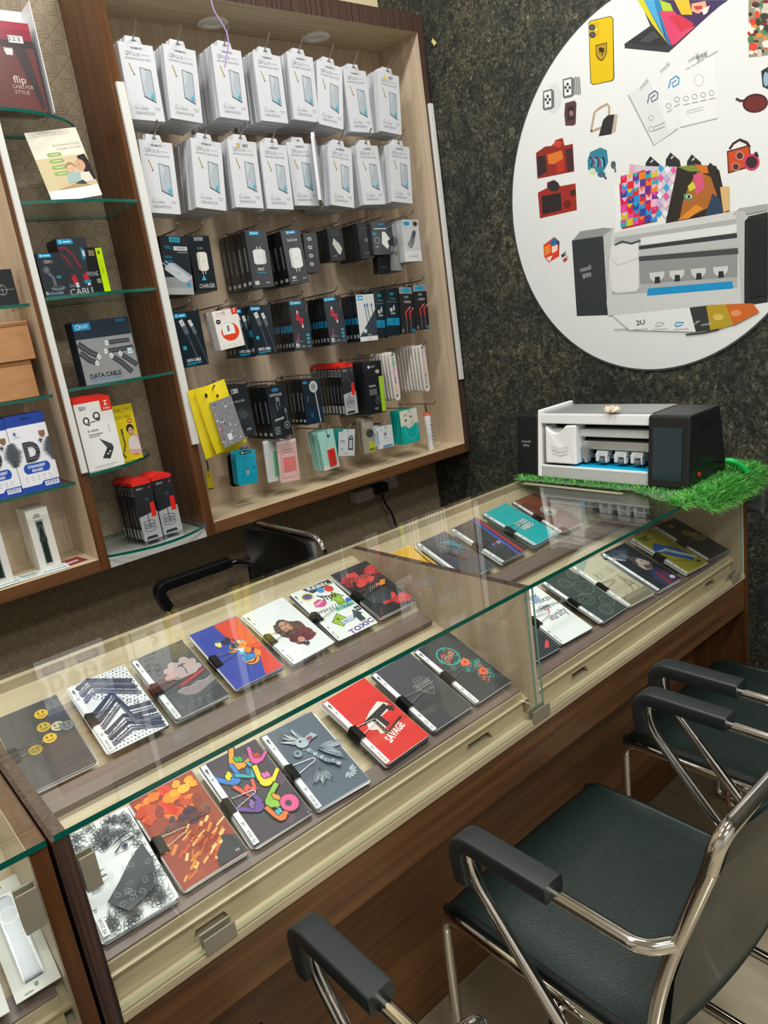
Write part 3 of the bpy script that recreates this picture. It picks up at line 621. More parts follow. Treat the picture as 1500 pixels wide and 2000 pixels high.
def a_motor(A):
    bg(A, '47464f'); A.rect(.012, .012, .988, .45, '403f42'); g = '8d8b88'
    A.line([(.50, .60), (.54, .66), (.72, .66), (.78, .60), (.76, .46), (.64, .38), (.52, .46)], .0014, g, True); A.poly([(.42, .52), (.84, .52), (.84, .58), (.42, .58)], '343338'); A.line([(.42, .52), (.84, .52), (.84, .58), (.42, .58)], .0012, 'b9b6b0', True)
    A.text('HARLEY-DAVIDSON', .63, .537, .0052, 'c9c6c0', 0, 'C', .040); A.text('MOTOR', .63, .60, .006, '9a9792', 0, 'C', .02); A.text('CYCLES', .63, .45, .006, '9a9792', 0, 'C', .022); A.line([(.55, .48), (.63, .40), (.71, .48)], .001, '9a5a48')
def a_skull(A):
    bg(A, '36373c'); rn = random.Random(9)
    for i in range(52):
        q = rn.uniform(0, 6.28); x, y = rn.choice([(.46, .70), (.50, .60), (.72, .30), (.66, .42)]); r = rn.uniform(.05, .22)
        curl(A, x + r * math.cos(q), y + .6 * r * math.sin(q), rn.uniform(.04, .09), 1.1, .0013, ['2aa7a0', '1f8f8a', 'e2603c', '35b8ac', '9a5a58'][i % 5], q)
    A.ring(.46, .70, .22, .14, .003, '2aa7a0'); 
    for x in (.37, .47, .56): A.ring(x, .72 - .04 * (x == .47), .04, .025, .002, 'd98a80', 12)
    for x, y in ((.62, .52), (.74, .30)):
        for r in (.10, .07, .045): blob(A, x, y, r, ['e2603c', 'b8402c', 'f0805a'][int(r * 30) % 3], 12, .2, int(r * 100), r * .6)
def a_yellow(A): bg(A, 'e3ad1f'); A.line([(.95, .9), (.9, .6), (.95, .3)], .004, '2a2a26')
def a_claw(A):
    bg(A, '484a52'); rn = random.Random(5)
    for i in range(30):
        q = rn.uniform(0, 6.28); A.line([(.72 + .05 * math.cos(q), .62 + .04 * math.sin(q)), (.72 + .24 * math.cos(q), .62 + .16 * math.sin(q))], .0014, '6f8794')
    for i in range(3): A.line([(.52 + i * .1, .82 - i * .02), (.66 + i * .08, .78), (.74 + i * .05, .66 - i * .05)], .006, '3d93a8')
    A.poly([(.36, .66), (.40, .50), (.56, .42), (.70, .48), (.66, .38), (.46, .36)], '5e3a44'); A.poly([(.56, .44), (.78, .46), (.84, .38), (.6, .34)], '6c4b52')
    for i in range(12): A.line([(.25 + i * .03, .60 + i * .02), (.32 + i * .03, .72)], .0007, '7d727e')
def a_msport(A):
    bg(A, '3a3a3e'); A.poly([(.78, .988), (.86, .988), (.70, .012), (.60, .012)], '3a5fb0'); A.poly([(.86, .988), (.89, .988), (.75, .012), (.70, .012)], '232a5c'); A.poly([(.89, .988), (.97, .988), (.86, .012), (.75, .012)], 'b8323f')
    for i, c in enumerate(('3aa0dc', '2a3f9a', 'c8303a')): A.poly([(.36 + i * .04, .34), (.40 + i * .04, .34), (.43 + i * .04, .40), (.39 + i * .04, .40)], c)
    A.text('M835', .54, .34, .011, 'c4c4c8', 0, 'L', .016, .02, .2); A.line([(.34, .31), (.72, .31)], .0008, 'a0a0a4')
def a_good(A):
    bg(A, '10b3b8')
    for t_, y in (('GOOD', .46), ('VIBES', .34)): A.text(t_, .57, y, .017, '16353a', .05, 'C', .050, .075); A.text(t_, .57, y, .017, 'f2f4f2', .05, 'C', .050, .025)
    A.poly([(.70, .012), (.988, .012), (.988, .20), (.92, .10)], 'd8dcdc')
    for i in range(6): A.rect(.66 + i * .05, .02, .69 + i * .05, .035, '26353a')
def a_coffee(A):
    bg(A, '6a3526'); A.poly([(.012, .988), (.988, .988), (.988, .5)], '7c4028'); A.ell(.56, .52, .20, .125, '1b1a1a', 28); A.ring(.56, .52, .195, .121, .0016, 'e8e4da', 28); A.ring(.56, .52, .125, .078, .0012, 'e8e4da', 24)
    for i in range(22):
        q = i * 6.283 / 22; A.rect(.56 + .158 * math.cos(q) - .012, .52 + .099 * math.sin(q) - .008, .56 + .158 * math.cos(q) + .012, .52 + .099 * math.sin(q) + .008, 'e8e4da')
    for s in (-1, 1):
        for k in range(4): A.line([(.56 + s * (.03 + k * .018), .56), (.56 + s * (.045 + k * .02), .50), (.56 + s * (.03 + k * .024), .46)], .0012, 'e8e4da')
    A.ell(.56, .535, .03, .024, 'e8e4da', 12); A.poly([(.52, .58), (.54, .565), (.56, .59), (.58, .565), (.60, .58), (.59, .555), (.53, .555)], 'e8e4da')
def a_text(A):
    bg(A, 'eef0f2'); k = '2c2e34'
    for i, (t_, y, s, c) in enumerate((('NEW', .90, .014, '5a6f9a'), ('YORK', .80, .012, k), ('WEEKEND', .70, .012, k), ('Championship', .60, .011, '6d7078'), ('V', .50, .016, 'c2403e'))): A.text(t_, .30 + .05 * i, y, s, c, -.05 * i, 'L', None, .01)
    A.text('varsity', .40, .36, .022, '8c8f96', .05, 'L', .062, .03); A.text('VI', .36, .36, .010, 'd03a3a', .0, 'L'); blob(A, .60, .78, .14, '8fa3c8', 12, .3, 4, .06)
    for i in range(14): A.line([(.3 + .03 * i, .62), (.33 + .03 * i, .54 + .02 * (i % 3))], .0012, k)
def a_gear(A):
    bg(A, '3b4644')
    for x, y, r in ((.45, .80, .14), (.72, .60, .22), (.42, .42, .17), (.80, .25, .16), (.5, .14, .14), (.86, .86, .12)):
        A.line([(x + r * (1 + .10 * (1 if i % 4 < 2 else 0)) * math.cos(6.283 * i / 56), y + .6 * r * (1 + .10 * (1 if i % 4 < 2 else 0)) * math.sin(6.283 * i / 56)) for i in range(56)], .0009, '93a19b', True); A.ring(x, y, r * .55, r * .33, .0009, '7d8b86')
def a_paris(A):
    bg(A, 'b9b29a'); A.rect(.012, .55, .988, .988, 'c4bfa8'); A.poly([(.012, .8), (.6, .988), (.012, .988)], '9aa79f'); A.text('PARIS', .56, .60, .026, '6d6552', .06, 'C', .066, .0); A.text('PARIS', .56, .605, .024, 'cfc7ac', .06, 'C', .060, .0)
    A.line([(.66, .20), (.74, .44), (.77, .56), (.80, .44), (.90, .20)], .004, '8a7f68'); A.line([(.70, .30), (.85, .30)], .004, '8a7f68'); A.line([(.73, .40), (.82, .40)], .003, '8a7f68'); A.rect(.012, .012, .988, .18, '75705c')
    for i in range(10): A.rect(.2 + i * .075, .10, .25 + i * .075, .16 + .03 * (i % 3), '988f78')
def a_player(A):
    bg(A, '22262e'); rn = random.Random(3)
    for i in range(10): blob(A, rn.uniform(.1, .6), rn.uniform(.75, .95), .16, ['3a4450', '56606c', '2c3540'][i % 3], 9, .3, i, .07)
    A.poly([(.36, .20), (.55, .36), (.80, .36), (.96, .16), (.96, .012), (.40, .012)], '26365e'); A.poly([(.50, .012), (.58, .30), (.68, .30), (.66, .012)], '7a2436'); A.poly([(.78, .3), (.86, .27), (.84, .012), (.76, .012)], '7a2436')
    A.poly([(.46, .40), (.44, .58), (.54, .68), (.70, .66), (.80, .56), (.84, .50), (.78, .42), (.64, .36)], 'a89a94'); A.poly([(.40, .56), (.46, .70), (.66, .72), (.74, .65), (.56, .62), (.48, .52)], '463e3a'); A.poly([(.52, .42), (.64, .37), (.80, .43), (.82, .46), (.70, .46), (.60, .50)], '5a4a42')
    A.line([(.66, .57), (.73, .565)], .002, '2c2524'); A.line([(.55, .55), (.53, .49), (.56, .48)], .001, '6e5f5a'); A.ell(.84, .10, .08, .035, 'd9dee6', 12); A.text('QA', .84, .085, .006, '26365e')
def a_shoe(A):
    bg(A, 'a59c2f'); A.poly([(.10, .62), (.40, .74), (.78, .50), (.92, .20), (.70, .16), (.40, .36)], '2a62b0'); A.poly([(.12, .58), (.4, .5), (.9, .16), (.94, .2), (.5, .56)], 'c9cdd0'); A.poly([(.20, .95), (.55, .93), (.50, .82), (.26, .84)], '6f6a3a')
    A.line([(.2, .3), (.5, .22), (.85, .1)], .0016, '4a4a2a'); A.text('Nike', .6, .86, .01, 'd8d39a', .2); A.ell(.80, .10, .06, .03, '3a3a2a', 10)
def a_darkfig(A):
    bg(A, '35322d')
    for x, y, r, c in ((.50, .86, .09, 'a89a52'), (.62, .62, .14, '9c8f58'), (.74, .54, .12, 'b0a46a'), (.68, .44, .14, '8c8460'), (.86, .42, .10, '9a916a')): A.ell(x, y, r, r * .55, c, 14); A.ring(x, y, r * .6, r * .3, .001, '5a5436')
def a_darkred(A): bg(A, '2d3138'); A.poly([(.70, .10), (.82, .16), (.93, .20), (.92, .15), (.80, .08)], 'd84a52'); A.ell(.55, .28, .06, .04, '3c4149')
STK = [
 ('dark grey skin sheets with yellow smiley balls, leftmost on the rear tray', [(-17, 1405), (105, 1356), (184, 1495), (68, 1549)], a_faces, dict(strip=None, n=4)),
 ('skin sheets with a navy and white scarf pattern in a black clip', [(120.7, 1341.7), (241.7, 1298.3), (343, 1413), (211.7, 1480)], a_scarf, dict(code='ME 4140A')),
 ('grey skin sheets with a pale pink cloud and red surfboard', [(247.7, 1286.9), (350, 1246.4), (458.9, 1359.4), (348, 1412.8)], a_surf, dict(code='ME 2502A')),
 ('half blue and half red skin sheets with a fiery splash', [(365, 1235.7), (459, 1199.5), (555, 1306), (467.4, 1353)], a_splash, dict(strip=None)),
 ('white skin sheets with a bearded long-haired person in maroon', [(469.6, 1201.6), (550.6, 1165.3), (657.3, 1254.9), (574.1, 1299.7)], a_man, dict(code='ME 4209A')),
 ('skin sheets covered in cartoon stickers with a lime green arrow', [(561.3, 1159), (638, 1129), (742.6, 1218.7), (666, 1252.8)], a_stick, dict(code='ME 2118A')),
 ('black skin sheets with red smoke next to the partition', [(643, 1121), (712, 1093.6), (816, 1175), (744, 1210)], a_red, dict(strip=None)),
 ('white skin sheets with drawn eyes above a dark bandana', [(118, 1633), (235, 1580), (351.7, 1753), (207, 1849)], a_eyes, dict(code='ME 2516A', clip=False)),
 ('skin sheets with a fiery orange sky over glowing ground', [(255, 1570), (371.7, 1506.7), (483, 1660), (358, 1737)], a_fire, dict(strip=None)),
 ('skin sheets crowded with colourful cartoon hand signs', [(380, 1497.6), (498.4, 1449.6), (615.2, 1584), (500, 1654.4)], a_hands, dict(code='ME 3003A')),
 ('blue-grey skin sheets with a pale engraved dragon', [(495, 1438), (615, 1400), (725.6, 1512), (621.6, 1582.4)], a_dragon, dict(code='ME 4033A')),
 ('bright red skin sheets lettered savage with a rifle', [(625, 1373), (711.7, 1325), (838.3, 1436.7), (758.3, 1491.7)], a_savage, dict(code='ME 3971AA', n=9)),
 ('dark grey skin sheets with an outlined motorcycle shield emblem', [(720, 1317), (800, 1273), (928, 1380), (847, 1433)], a_motor, dict(code='HD 1903')),
 ('dark skin sheets with teal and orange skull scrollwork', [(805, 1272), (877, 1235), (1000, 1330), (933, 1375)], a_skull, dict(code='ME 3527A')),
 ('plain yellow skin sheets partly hidden behind the partition', [(735, 1090), (803, 1059), (908, 1139), (837, 1172)], a_yellow, dict(strip=None, clip=False, n=3)),
 ('grey skin sheets with blue and plum claws behind the partition', [(808, 1060), (867, 1037), (976, 1106), (910, 1138)], a_claw, dict(clip=False, code='ME 2101A')),
 ('charcoal skin sheets with diagonal blue and red stripes', [(875, 1033), (930, 1009), (1036, 1072), (982, 1103)], a_msport, dict(code='ME 1835A')),
 ('turquoise skin sheets lettered good vibes', [(936, 1003), (982, 978), (1102, 1043), (1044, 1069.6)], a_good, dict(code='ME 2207A', n=8)),
 ('reddish brown skin sheets with a round black and white emblem', [(992, 979), (1041, 962.5), (1152, 1020), (1095, 1042)], a_coffee, dict(code='ME 2012A')),
 ('dark skin sheets with a small red curve beside the partition, front tray', [(910, 1205), (985, 1165), (1099, 1263), (1026, 1316)], a_darkred, dict(strip=None, clip=False)),
 ('white skin sheets printed with varsity lettering', [(974, 1172), (1045, 1137), (1166, 1229), (1099, 1259)], a_text, dict(code='ME 2290A')),
 ('dark green skin sheets with pale cogwheel outlines', [(1052, 1138), (1113, 1108), (1225, 1185), (1177, 1221.6)], a_gear, dict(code='ME 2360A')),
 ('sepia skin sheets lettered Paris with an iron tower', [(1108, 1109.6), (1170, 1084), (1281, 1159), (1231, 1183)], a_paris, dict(code='ME 2377A')),
 ('skin sheets with a bearded person in a dark blue shirt', [(1169, 1085.6), (1225, 1057), (1330, 1130), (1285.6, 1154)], a_player, dict(code='ME 2410A', clip=False)),
 ('olive yellow skin sheets with a blue sports shoe', [(1225, 1057), (1285.6, 1033), (1383, 1093.6), (1335, 1121)], a_shoe, dict(code='ME 2433A')),
 ('dark brown skin sheets with dim yellow blobs by the end panel', [(1277, 1031), (1319, 1008), (1426, 1073), (1378, 1098)], a_darkfig, dict(code='ME 2450A')),
]
for i, (lb, q, fn, kw) in enumerate(STK): sheet_stack(lb, q, fn, seed=i, **kw)
# ================================================================== GOODS ON THE HOOKS OF THE WIDE CABINET
def hook(x, z, ytip=1.19, tip=.03, wire=None):
    p = [(x, YB, z), (x, ytip + tip * .7, z + .002), (x, ytip, z + tip * .75)]
    m = MB().tube(fil(p, .014, 5), .0024, 8); m.lathe([(.009, 0), (.009, .003), (.004, .005)], (x, YB, z), 'y', 12)
    return m.build('peg_hook', WIRE, cab, smooth=True)
def pack_body(w_, h_, d, tab=.017):
    o = [(-w_ / 2, -h_ / 2), (w_ / 2, -h_ / 2), (w_ / 2, h_ / 2), (w_ * .20, h_ / 2), (w_ * .15, h_ / 2 + tab), (-w_ * .26, h_ / 2 + tab), (-w_ * .30, h_ / 2), (-w_ / 2, h_ / 2)]
    return MB().prism([(x, 0, z) for x, z in o], (0, 1, 0), d)
def art_glass(w_, h_, kind=0):
    A = Art(w_, h_); k = '33363a'
    # slot of the hanging tab
    A.ell(.47, 1.035, .075, .014, '6f7275', 12)
    if kind == 0:
        A.text('ONE MINUTE', .50, .925, .0056, '33363a', 0, 'C', .034, .03); A.line([(.27, .915), (.26, .95), (.30, .965)], .0006, '8a8d90'); A.line([(.70, .965), (.74, .95), (.73, .915)], .0006, '8a8d90')
    else:
        A.poly([(.30, .955), (.42, .955), (.42, .91), (.36, .885), (.30, .91)], 'b39a4a' if kind == 1 else 'd8c52e'); A.poly([(.33, .94), (.39, .94), (.36, .90)], 'e8dcae'); A.text('ARMOR', .60, .905, .010, '4a4538' if kind == 1 else '6a3a50', 0, 'C', .022, .02)
    A.text('UV', .25, .835, .0125, '222529', 0, 'C', .016); A.text('GLUE', .46, .838, .0090, '63666a', 0, 'C', .024); A.rect(.60, .862, .84, .868, '7d8084'); A.rect(.60, .845, .90, .848, 'b4b6b8')
    A.text('ONE MINUTE QUICK PASTE', .50, .785, .0056, k, 0, 'C', .074)
    A.poly([(.20, .735), (.235, .735), (.33, .60), (.325, .575), (.30, .585)], 'a08f45' if kind != 3 else '8d8e6a'); A.poly([(.325, .575), (.30, .585), (.31, .61), (.335, .60)], '4a4a42')
    A.poly([(.50, .70), (.83, .675), (.83, .24), (.50, .31)], '3f454b'); A.poly([(.515, .69), (.815, .665), (.815, .26), (.515, .325)], 'a9b3bb'); A.poly([(.515, .69), (.70, .676), (.56, .48), (.515, .46)], 'b9c2c8')
    A.line([(.53, .46), (.60, .38), (.70, .34)], .0012, 'd4dbe0'); A.ell(.745, .325, .05, .05, '4f9fc0', 12); A.ell(.72, .36, .035, .03, '7dbdd4', 10); A.ell(.665, .668, .02, .008, '50565c', 8)
    A.rect(.30, .50, .33, .505, 'c3b98a'); A.ell(.24, .42, .02, .012, 'c5c7c9', 8); A.ell(.24, .34, .025, .014, 'c5c7c9', 8)
    A.line([(.18, .18), (.26, .215)], .0012, '7d8084'); A.rect(.28, .187, .45, .192, 'a9abad')
    A.text('FULL CURVED', .17, .138, .0060, '2c2f33', 0, 'L', .038); A.rect(.17, .115, .78, .119, 'c0c2c4'); A.text('SCREEN PROTECTOR', .17, .072, .0066, '2c2f33', 0, 'L', .056)
    A.rect(.74, .17, .92, .178, '8a8d90'); A.rect(.78, .145, .90, .153, '7d8084'); return A
GW, GH, GD = .1005, .194, .0105
def glass_pack(label, q, Y, n, grp, kind=0, yaw=0, dy=.0135):
    M, a, b = frame_y(q, Y, yaw); o = pack_body(GW, GH, GD).build('screen_protector_pack', mat('pack_card', 'cdd0d5', .45)); o.matrix_basis = M
    tag(o, label, 'screen protector', grp if n else None)
    art_glass(GW, GH, kind).front('front_print', o)
    if n:
        for c in behind(o, n, dy, None, grp, .0025, .0015, roll=.02): pass
    return o
def relabel(grp, lb):
    for ob in bpy.data.objects:
        if ob.get('group') == grp and not ob.get('label'): ob['label'] = lb
ORD = ['first', 'second', 'third', 'fourth', 'fifth', 'sixth', 'seventh', 'eighth']
ROW1 = [[(228, 80), (298, 87), (323, 239), (257, 234)], [(313, 86), (385, 92), (398, 240), (333, 237)], [(408, 88), (473, 91), (489, 237), (429, 235)], [(491, 101), (548, 104), (565, 241), (509, 240)],
        [(557, 105), (613, 106), (625, 239), (574, 237)], [(619, 119), (667, 123), (671, 253), (622, 249)], [(668, 137), (715, 133), (734, 256), (681, 263)], [(734, 139), (781, 140), (787, 265), (741, 262)]]
ROW2 = [[(268, 270), (337, 277), (349, 420), (294, 418)], [(369, 268), (434, 274), (445, 413), (381, 409)], [(440, 269), (501, 270), (518, 410), (459, 412)], [(506, 280), (559, 279), (576, 409), (521, 412)],
        [(560, 272), (606, 277), (624, 404), (577, 408)], [(639, 283), (687, 281), (693, 406), (646, 406)], [(693, 284), (738, 280), (755, 398), (708, 405)], [(758, 283), (800, 281), (807, 398), (765, 398)]]
N1 = [8, 9, 12, 10, 11, 7, 3, 6]; N2 = [4, 9, 4, 6, 4, 11, 6, 9]
for r, (R_, Ns, nm) in enumerate(((ROW1, N1, 'top'), (ROW2, N2, 'second'))):
    for i, q in enumerate(R_):
        kind = {(0, 7): 2, (1, 2): 1}.get((r, i), 0); yaw = {(0, 5): -.06, (1, 4): .75}.get((r, i), 0)
        ex = {(0, 7): ' with a yellow crest', (1, 2): ' with a gold crest', (1, 4): ' turned sideways showing its white edge'}.get((r, i), '')
        Y = 1.222 if r == 0 else 1.226
        g = 'screen protectors behind the front pack on %s hook of %s row' % (ORD[i], nm)
        lb = 'front screen protector pack%s, %s hook of the %s row' % (ex, ORD[i], nm)
        if (r, i) == (1, 4):
            b_ = glass_pack('grey-shadowed screen protector pack behind the turned one in the second row', q, 1.25, 0, None)
            o = glass_pack(lb, [(590, 266), (640, 270), (655, 400), (607, 400)], 1.223, 0, None, 0, .85); o.matrix_basis = o.matrix_basis @ Matrix.Translation((.0, 0, 0))
            src = b_; cs = behind(src, Ns[i], .0135, None, g, .0025, .0015, roll=.02)
            if 'group' in src: del src['group']
            for c in cs: c['label'] = 'white pack stacked behind the turned one, %s row %s hook' % (nm, ORD[i])
        else:
            o = glass_pack(lb, q, Y, 0, None, kind, yaw)
            cs = behind(o, Ns[i], .0135, None, g, .0022, .0015, roll=.02)
            if 'group' in o: del o['group']
            for c in cs: c['label'] = 'white pack stacked behind the front one, %s row %s hook' % (nm, ORD[i])
        tl = o.matrix_basis @ Vector((-.003, .01, GH / 2 + .0105))
        hook(tl.x, tl.z, 1.186, .046)
# ---- boxes and blisters below
def loop_tie(o, w_, h_, d, r=.011, name='hang_loop'):
    p = [(0, d / 2, h_ / 2 - .001), (-.006, d / 2, h_ / 2 + r * .8), (0, d / 2, h_ / 2 + r * 1.35), (.006, d / 2, h_ / 2 + r * .8), (0, d / 2, h_ / 2 - .001)]
    return MB().tube(fil(p, .004, 3), .0010, 6).build(name, BLACKW, o, smooth=True, world=False)
def plug_shape(A, x, y, s, c, sh, rot=0, k=.5):
    """charger picture: body polygon plus two pins"""
    cr, sr = math.cos(rot), math.sin(rot)
    T = lambda a, b: (x + (a * cr - b * sr) * s, y + (a * sr + b * cr) * s * k)
    A.poly([T(-.07, .5), T(-.07, .68), T(-.03, .68), T(-.03, .5)], 'b9bcbe'); A.poly([T(.05, .5), T(.05, .68), T(.09, .68), T(.09, .5)], 'b9bcbe')
    A.poly([T(-.24, -.4), T(-.16, -.5), T(.16, -.5), T(.24, -.4), T(.24, .4), T(.14, .5), T(-.14, .5), T(-.24, .4)], c); A.poly([T(.12, -.48), T(.24, -.4), T(.24, .4), T(.14, .46)], sh); A.rect(*T(-.1, -.02), *T(.06, .01), 'a8abad')
BLUE, DK, DK2, NAVY = '1d94c8', '1b2025', '23292f', '18232c'
def brand(A, x, y, w_=.30, h=.055, c=BLUE):
    A.poly([(x, y), (x + w_, y), (x + w_, y + h * .7), (x + w_ * .9, y + h), (x, y + h)], c); A.ring(x + w_ * .2, y + h * .5, .035, h * .3, .0012, 'eaf4f8', 10); A.rect(x + w_ * .38, y + h * .36, x + w_ * .88, y + h * .6, 'd8ecf4')
def a_typec(A):
    A.rect(0, 0, 1, 1, DK2); A.rect(0, 0, 1, .30, '8e9194'); A.rect(0, 0, 1, .12, 'a3a6a8'); A.rect(.33, .90, .70, .985, '25a9c2'); A.rect(.36, .915, .67, .97, '1c7f94')
    A.text('TYPE-C', .27, .78, .0085, '1f8ba3', 0, 'C', .026, .01); A.rect(.45, .76, .93, .83, 'c9cccf'); A.text('CHARGING', .69, .775, .0075, '2a2e33', 0, 'C', .032, .01); A.rect(.56, .72, .93, .735, '8e9194')
    for i in range(3): A.rect(.08, .62 - i * .075, .36, .67 - i * .075, '1d5a6c')
    plug_shape(A, .52, .38, 1.05, 'b8c0c8', '98a2ac', .75, .34); A.ell(.83, .17, .07, .04, '1d94c8', 10)
def a_charger(A):
    A.rect(0, 0, 1, 1, DK); A.rect(.28, .91, .70, .98, '7b8084'); A.text('C-31', .48, .76, .006, 'b9bcbe'); plug_shape(A, .52, .54, 1.0, 'd7d4cc', 'b9b6ae', math.pi, .34); A.poly([(.34, .20), (.56, .20), (.46, .30)], '2aa6d6'); A.text('CHARGER', .55, .06, .012, 'c4c8cb', 0, 'C', .052)
def a_smoot(A):
    A.rect(0, 0, 1, 1, '3a3d42'); brand(A, .20, .92, .44, .065); plug_shape(A, .52, .54, 1.20, 'd3d5d4', 'c4c6c5', 0, .22); A.text('SMOOT', .50, .30, .008, 'd4d6d8', 0, 'C', .024, .02); A.rect(.3, .25, .7, .27, '2a7f98'); A.rect(.12, .05, .32, .12, 'b9bcbe'); A.rect(.64, .07, .84, .09, '9a9da0')
def a_zip(A):
    A.rect(0, 0, 1, 1, '3e4044'); brand(A, .25, .93, .50, .06); A.text('Zip Zap Zoom', .52, .80, .0075, 'd6d8da', .0, 'C', .040, .01); plug_shape(A, .55, .48, 1.25, 'dcdfe0', 'c6cacb', math.pi, .30); A.text('68W', .28, .10, .008, 'd6d8da', 0, 'C', .016, .03); A.rect(.12, .06, .42, .075, '9a9da0'); A.rect(.7, .08, .9, .1, '9a9da0')
def a_dots(A):
    A.rect(0, 0, 1, 1, '34363a')
    for i in range(4): A.ell(.42, .86 - i * .215, .15, .048, 'c3c6c8', 14); A.ell(.42, .86 - i * .215, .09, .028, '5a5d62', 10)
def a_diam(A): A.rect(0, 0, 1, 1, DK); A.rect(.1, .80, .9, .815, '2c5a66'); A.rect(.35, .86, .75, .93, '2f353b'); A.poly([(.24, .52), (.36, .70), (.70, .52), (.86, .36), (.70, .18), (.58, .20)], 'b9bab4'); A.line([(.5, .60), (.72, .30)], .0012, '8a8b86'); A.rect(.2, .12, .45, .16, '5a6066')
def a_dkbox(A): A.rect(0, 0, 1, 1, '1c2126'); A.ell(.55, .52, .12, .06, '5c646b', 10); A.rect(.2, .84, .8, .86, '3a444b'); A.rect(.3, .14, .7, .18, '3f474e')
def a_oppo(A):
    A.rect(0, 0, 1, 1, '41464d'); A.ell(.48, .93, .18, .04, '2b6f9c'); A.rect(.12, .78, .72, .81, 'c9ccce'); A.rect(.02, .60, .2, .68, '2b7f9e'); A.poly([(.48, .70), (.62, .70), (.86, .46), (.86, .36), (.66, .16), (.42, .34)], 'd9dbdb'); A.poly([(.70, .40), (.98, .56), (1, .20), (.80, .16)], '2b2e33'); A.ring(.2, .44, .12, .09, .0014, 'c4c7c9'); A.text('1.6A', .16, .22, .006, 'd0d3d5'); A.rect(.8, .08, .98, .26, '6a6e72')
def a_greybox(A): A.rect(0, 0, 1, 1, '8d908d'); A.ell(.30, .62, .30, .12, '565a5e', 14); A.poly([(.3, .3), (.6, .36), (.5, .44)], '5d6165'); A.rect(.1, .88, .5, .93, '6d8ba0')
def a_car(A):
    A.rect(0, 0, 1, 1, 'c4c6c9'); A.rect(0, 0, 1, .25, 'd6d8da'); A.ell(.30, .91, .18, .05, '2493c6', 14); A.ell(.80, .90, .14, .065, '202327', 14); A.ring(.80, .90, .10, .045, .0008, 'c9ccce')
    A.poly([(.30, .42), (.44, .56), (.58, .72), (.72, .76), (.80, .70), (.70, .54), (.60, .42), (.46, .32), (.30, .34)], '6f7276'); A.poly([(.55, .60), (.72, .76), (.80, .70), (.66, .56)], '4a4d52'); A.ell(.36, .42, .12, .07, '86898d', 12); A.text('CAR CHARGER', .5, .10, .0072, '8b8e92', 0, 'C', .046, .01)
def a_cable(A):
    A.rect(0, 0, 1, 1, NAVY); brand(A, .04, .90, .46, .075)
    for x, y, t_ in ((.30, .80, 1), (.62, .78, .8)):
        A.line([(x + .08 * t_, y - .16), (x + .24, y - .50), (x + .36, y - .76)], .0050 * t_, '3d4a52'); A.line([(x + .02, y - .05), (x + .10, y - .20)], .0150 * t_, '59646b'); A.line([(x - .06, y + .06), (x + .02, y - .05)], .0140 * t_, 'cfd2d2'); A.rect(x - .055, y + .01, x - .03, y + .03, '6a7076'); A.rect(x - .01, y + .0, x + .015, y + .02, '6a7076')
    A.rect(.14, .32, .27, .39, '2aa6c8'); A.text('DATA CABLE', .46, .095, .0085, 'e4e7e9', 0, 'C', .046, .02); A.rect(.16, .05, .74, .07, '1f9cc4'); A.rect(.16, .025, .5, .04, '1a6f8c')
def a_zadapt(A):
    A.rect(0, 0, 1, 1, 'e6e3e0'); A.rect(.76, .84, 1, 1, 'd83a20'); A.text('Z', .88, .90, .011, 'f4eee8', 0, 'C', .007, .02); A.text('FLASH', .28, .90, .006, 'd8402a', 0, 'C', .024); A.text('15', .46, .90, .007, '5a2a22'); A.rect(.04, .86, .6, .872, 'd9a49a')
    A.ell(.16, .72, .10, .060, '24262a', 16); A.rect(.1, .71, .22, .73, 'b9bbbd'); A.ell(.54, .42, .36, .235, 'e2431f', 28); A.poly([(.24, .36), (.24, .56), (.36, .66), (.62, .66), (.74, .56), (.74, .36)], 'eceae8'); A.line([(.24, .36), (.24, .56), (.36, .66), (.62, .66), (.74, .56), (.74, .36), (.24, .36)], .0006, 'b5b0ac')
    for i in range(3): A.line([(.44 + .0 * i, .55 - .05 * i), (.54, .58 - .05 * i)], .0035, '4a4644')
    for i in range(4): A.ell(.16 + i * .22, .10, .03, .018, 'c9c4c0', 8); A.rect(.10 + i * .22, .05, .22 + i * .22, .06, 'b5b0ac')
def a_pd(A):
    A.rect(0, 0, 1, 1, '2c3238'); brand(A, .02, .92, .64, .07)
    for x, y in ((.38, .66), (.56, .58)): A.poly([(x - .10, y - .05), (x + .08, y - .07), (x + .10, y + .06), (x - .08, y + .08)], 'c22d46'); A.rect(x - .04, y - .02, x + .03, y + .03, '8e1c34')
    A.rect(.34, .74, .42, .80, 'e0d4d6'); A.rect(.56, .45, .64, .51, 'e0d4d6'); A.line([(.96, .92), (.90, .80), (.80, .76)], .004, '6a4a50'); A.line([(.30, .34), (.24, .22), (.12, .14)], .005, '9a4a58')
    for i in range(3): A.ell(.82, .30 - i * .075, .10 - .01 * i, .028, '2b9cc4', 10)
    A.rect(.1, .17, .5, .185, '6d757c'); A.rect(.1, .20, .4, .212, '5d656c'); A.text('PD', .20, .06, .013, 'e4e7e9', 0, 'C', .014, .03); A.text('CABLE', .50, .06, .006, 'aeb4b8', 0, 'C', .016); A.rect(.74, .06, .92, .075, '8d9499')
def a_tri(A):
    A.rect(0, 0, 1, 1, 'ccd0d2'); A.poly([(0, .10), (1, .10), (1, .66)], '20303e'); A.rect(0, 0, 1, .085, 'd9dcdd'); A.text('3 IN 1', .55, .02, .006, '30353a', 0, 'C', .02); brand(A, .06, .88, .34, .10)
    for x in (.44, .58, .82): A.line([(x, .76), (x + .10, .34)], .0030, '25303f'); A.rect(x - .04, .74, x + .05, .80, '4a62a8')
    A.rect(.24, .18, .42, .26, 'b9d4e0'); A.text('3.0A', .55, .115, .006, 'd9dcdd')
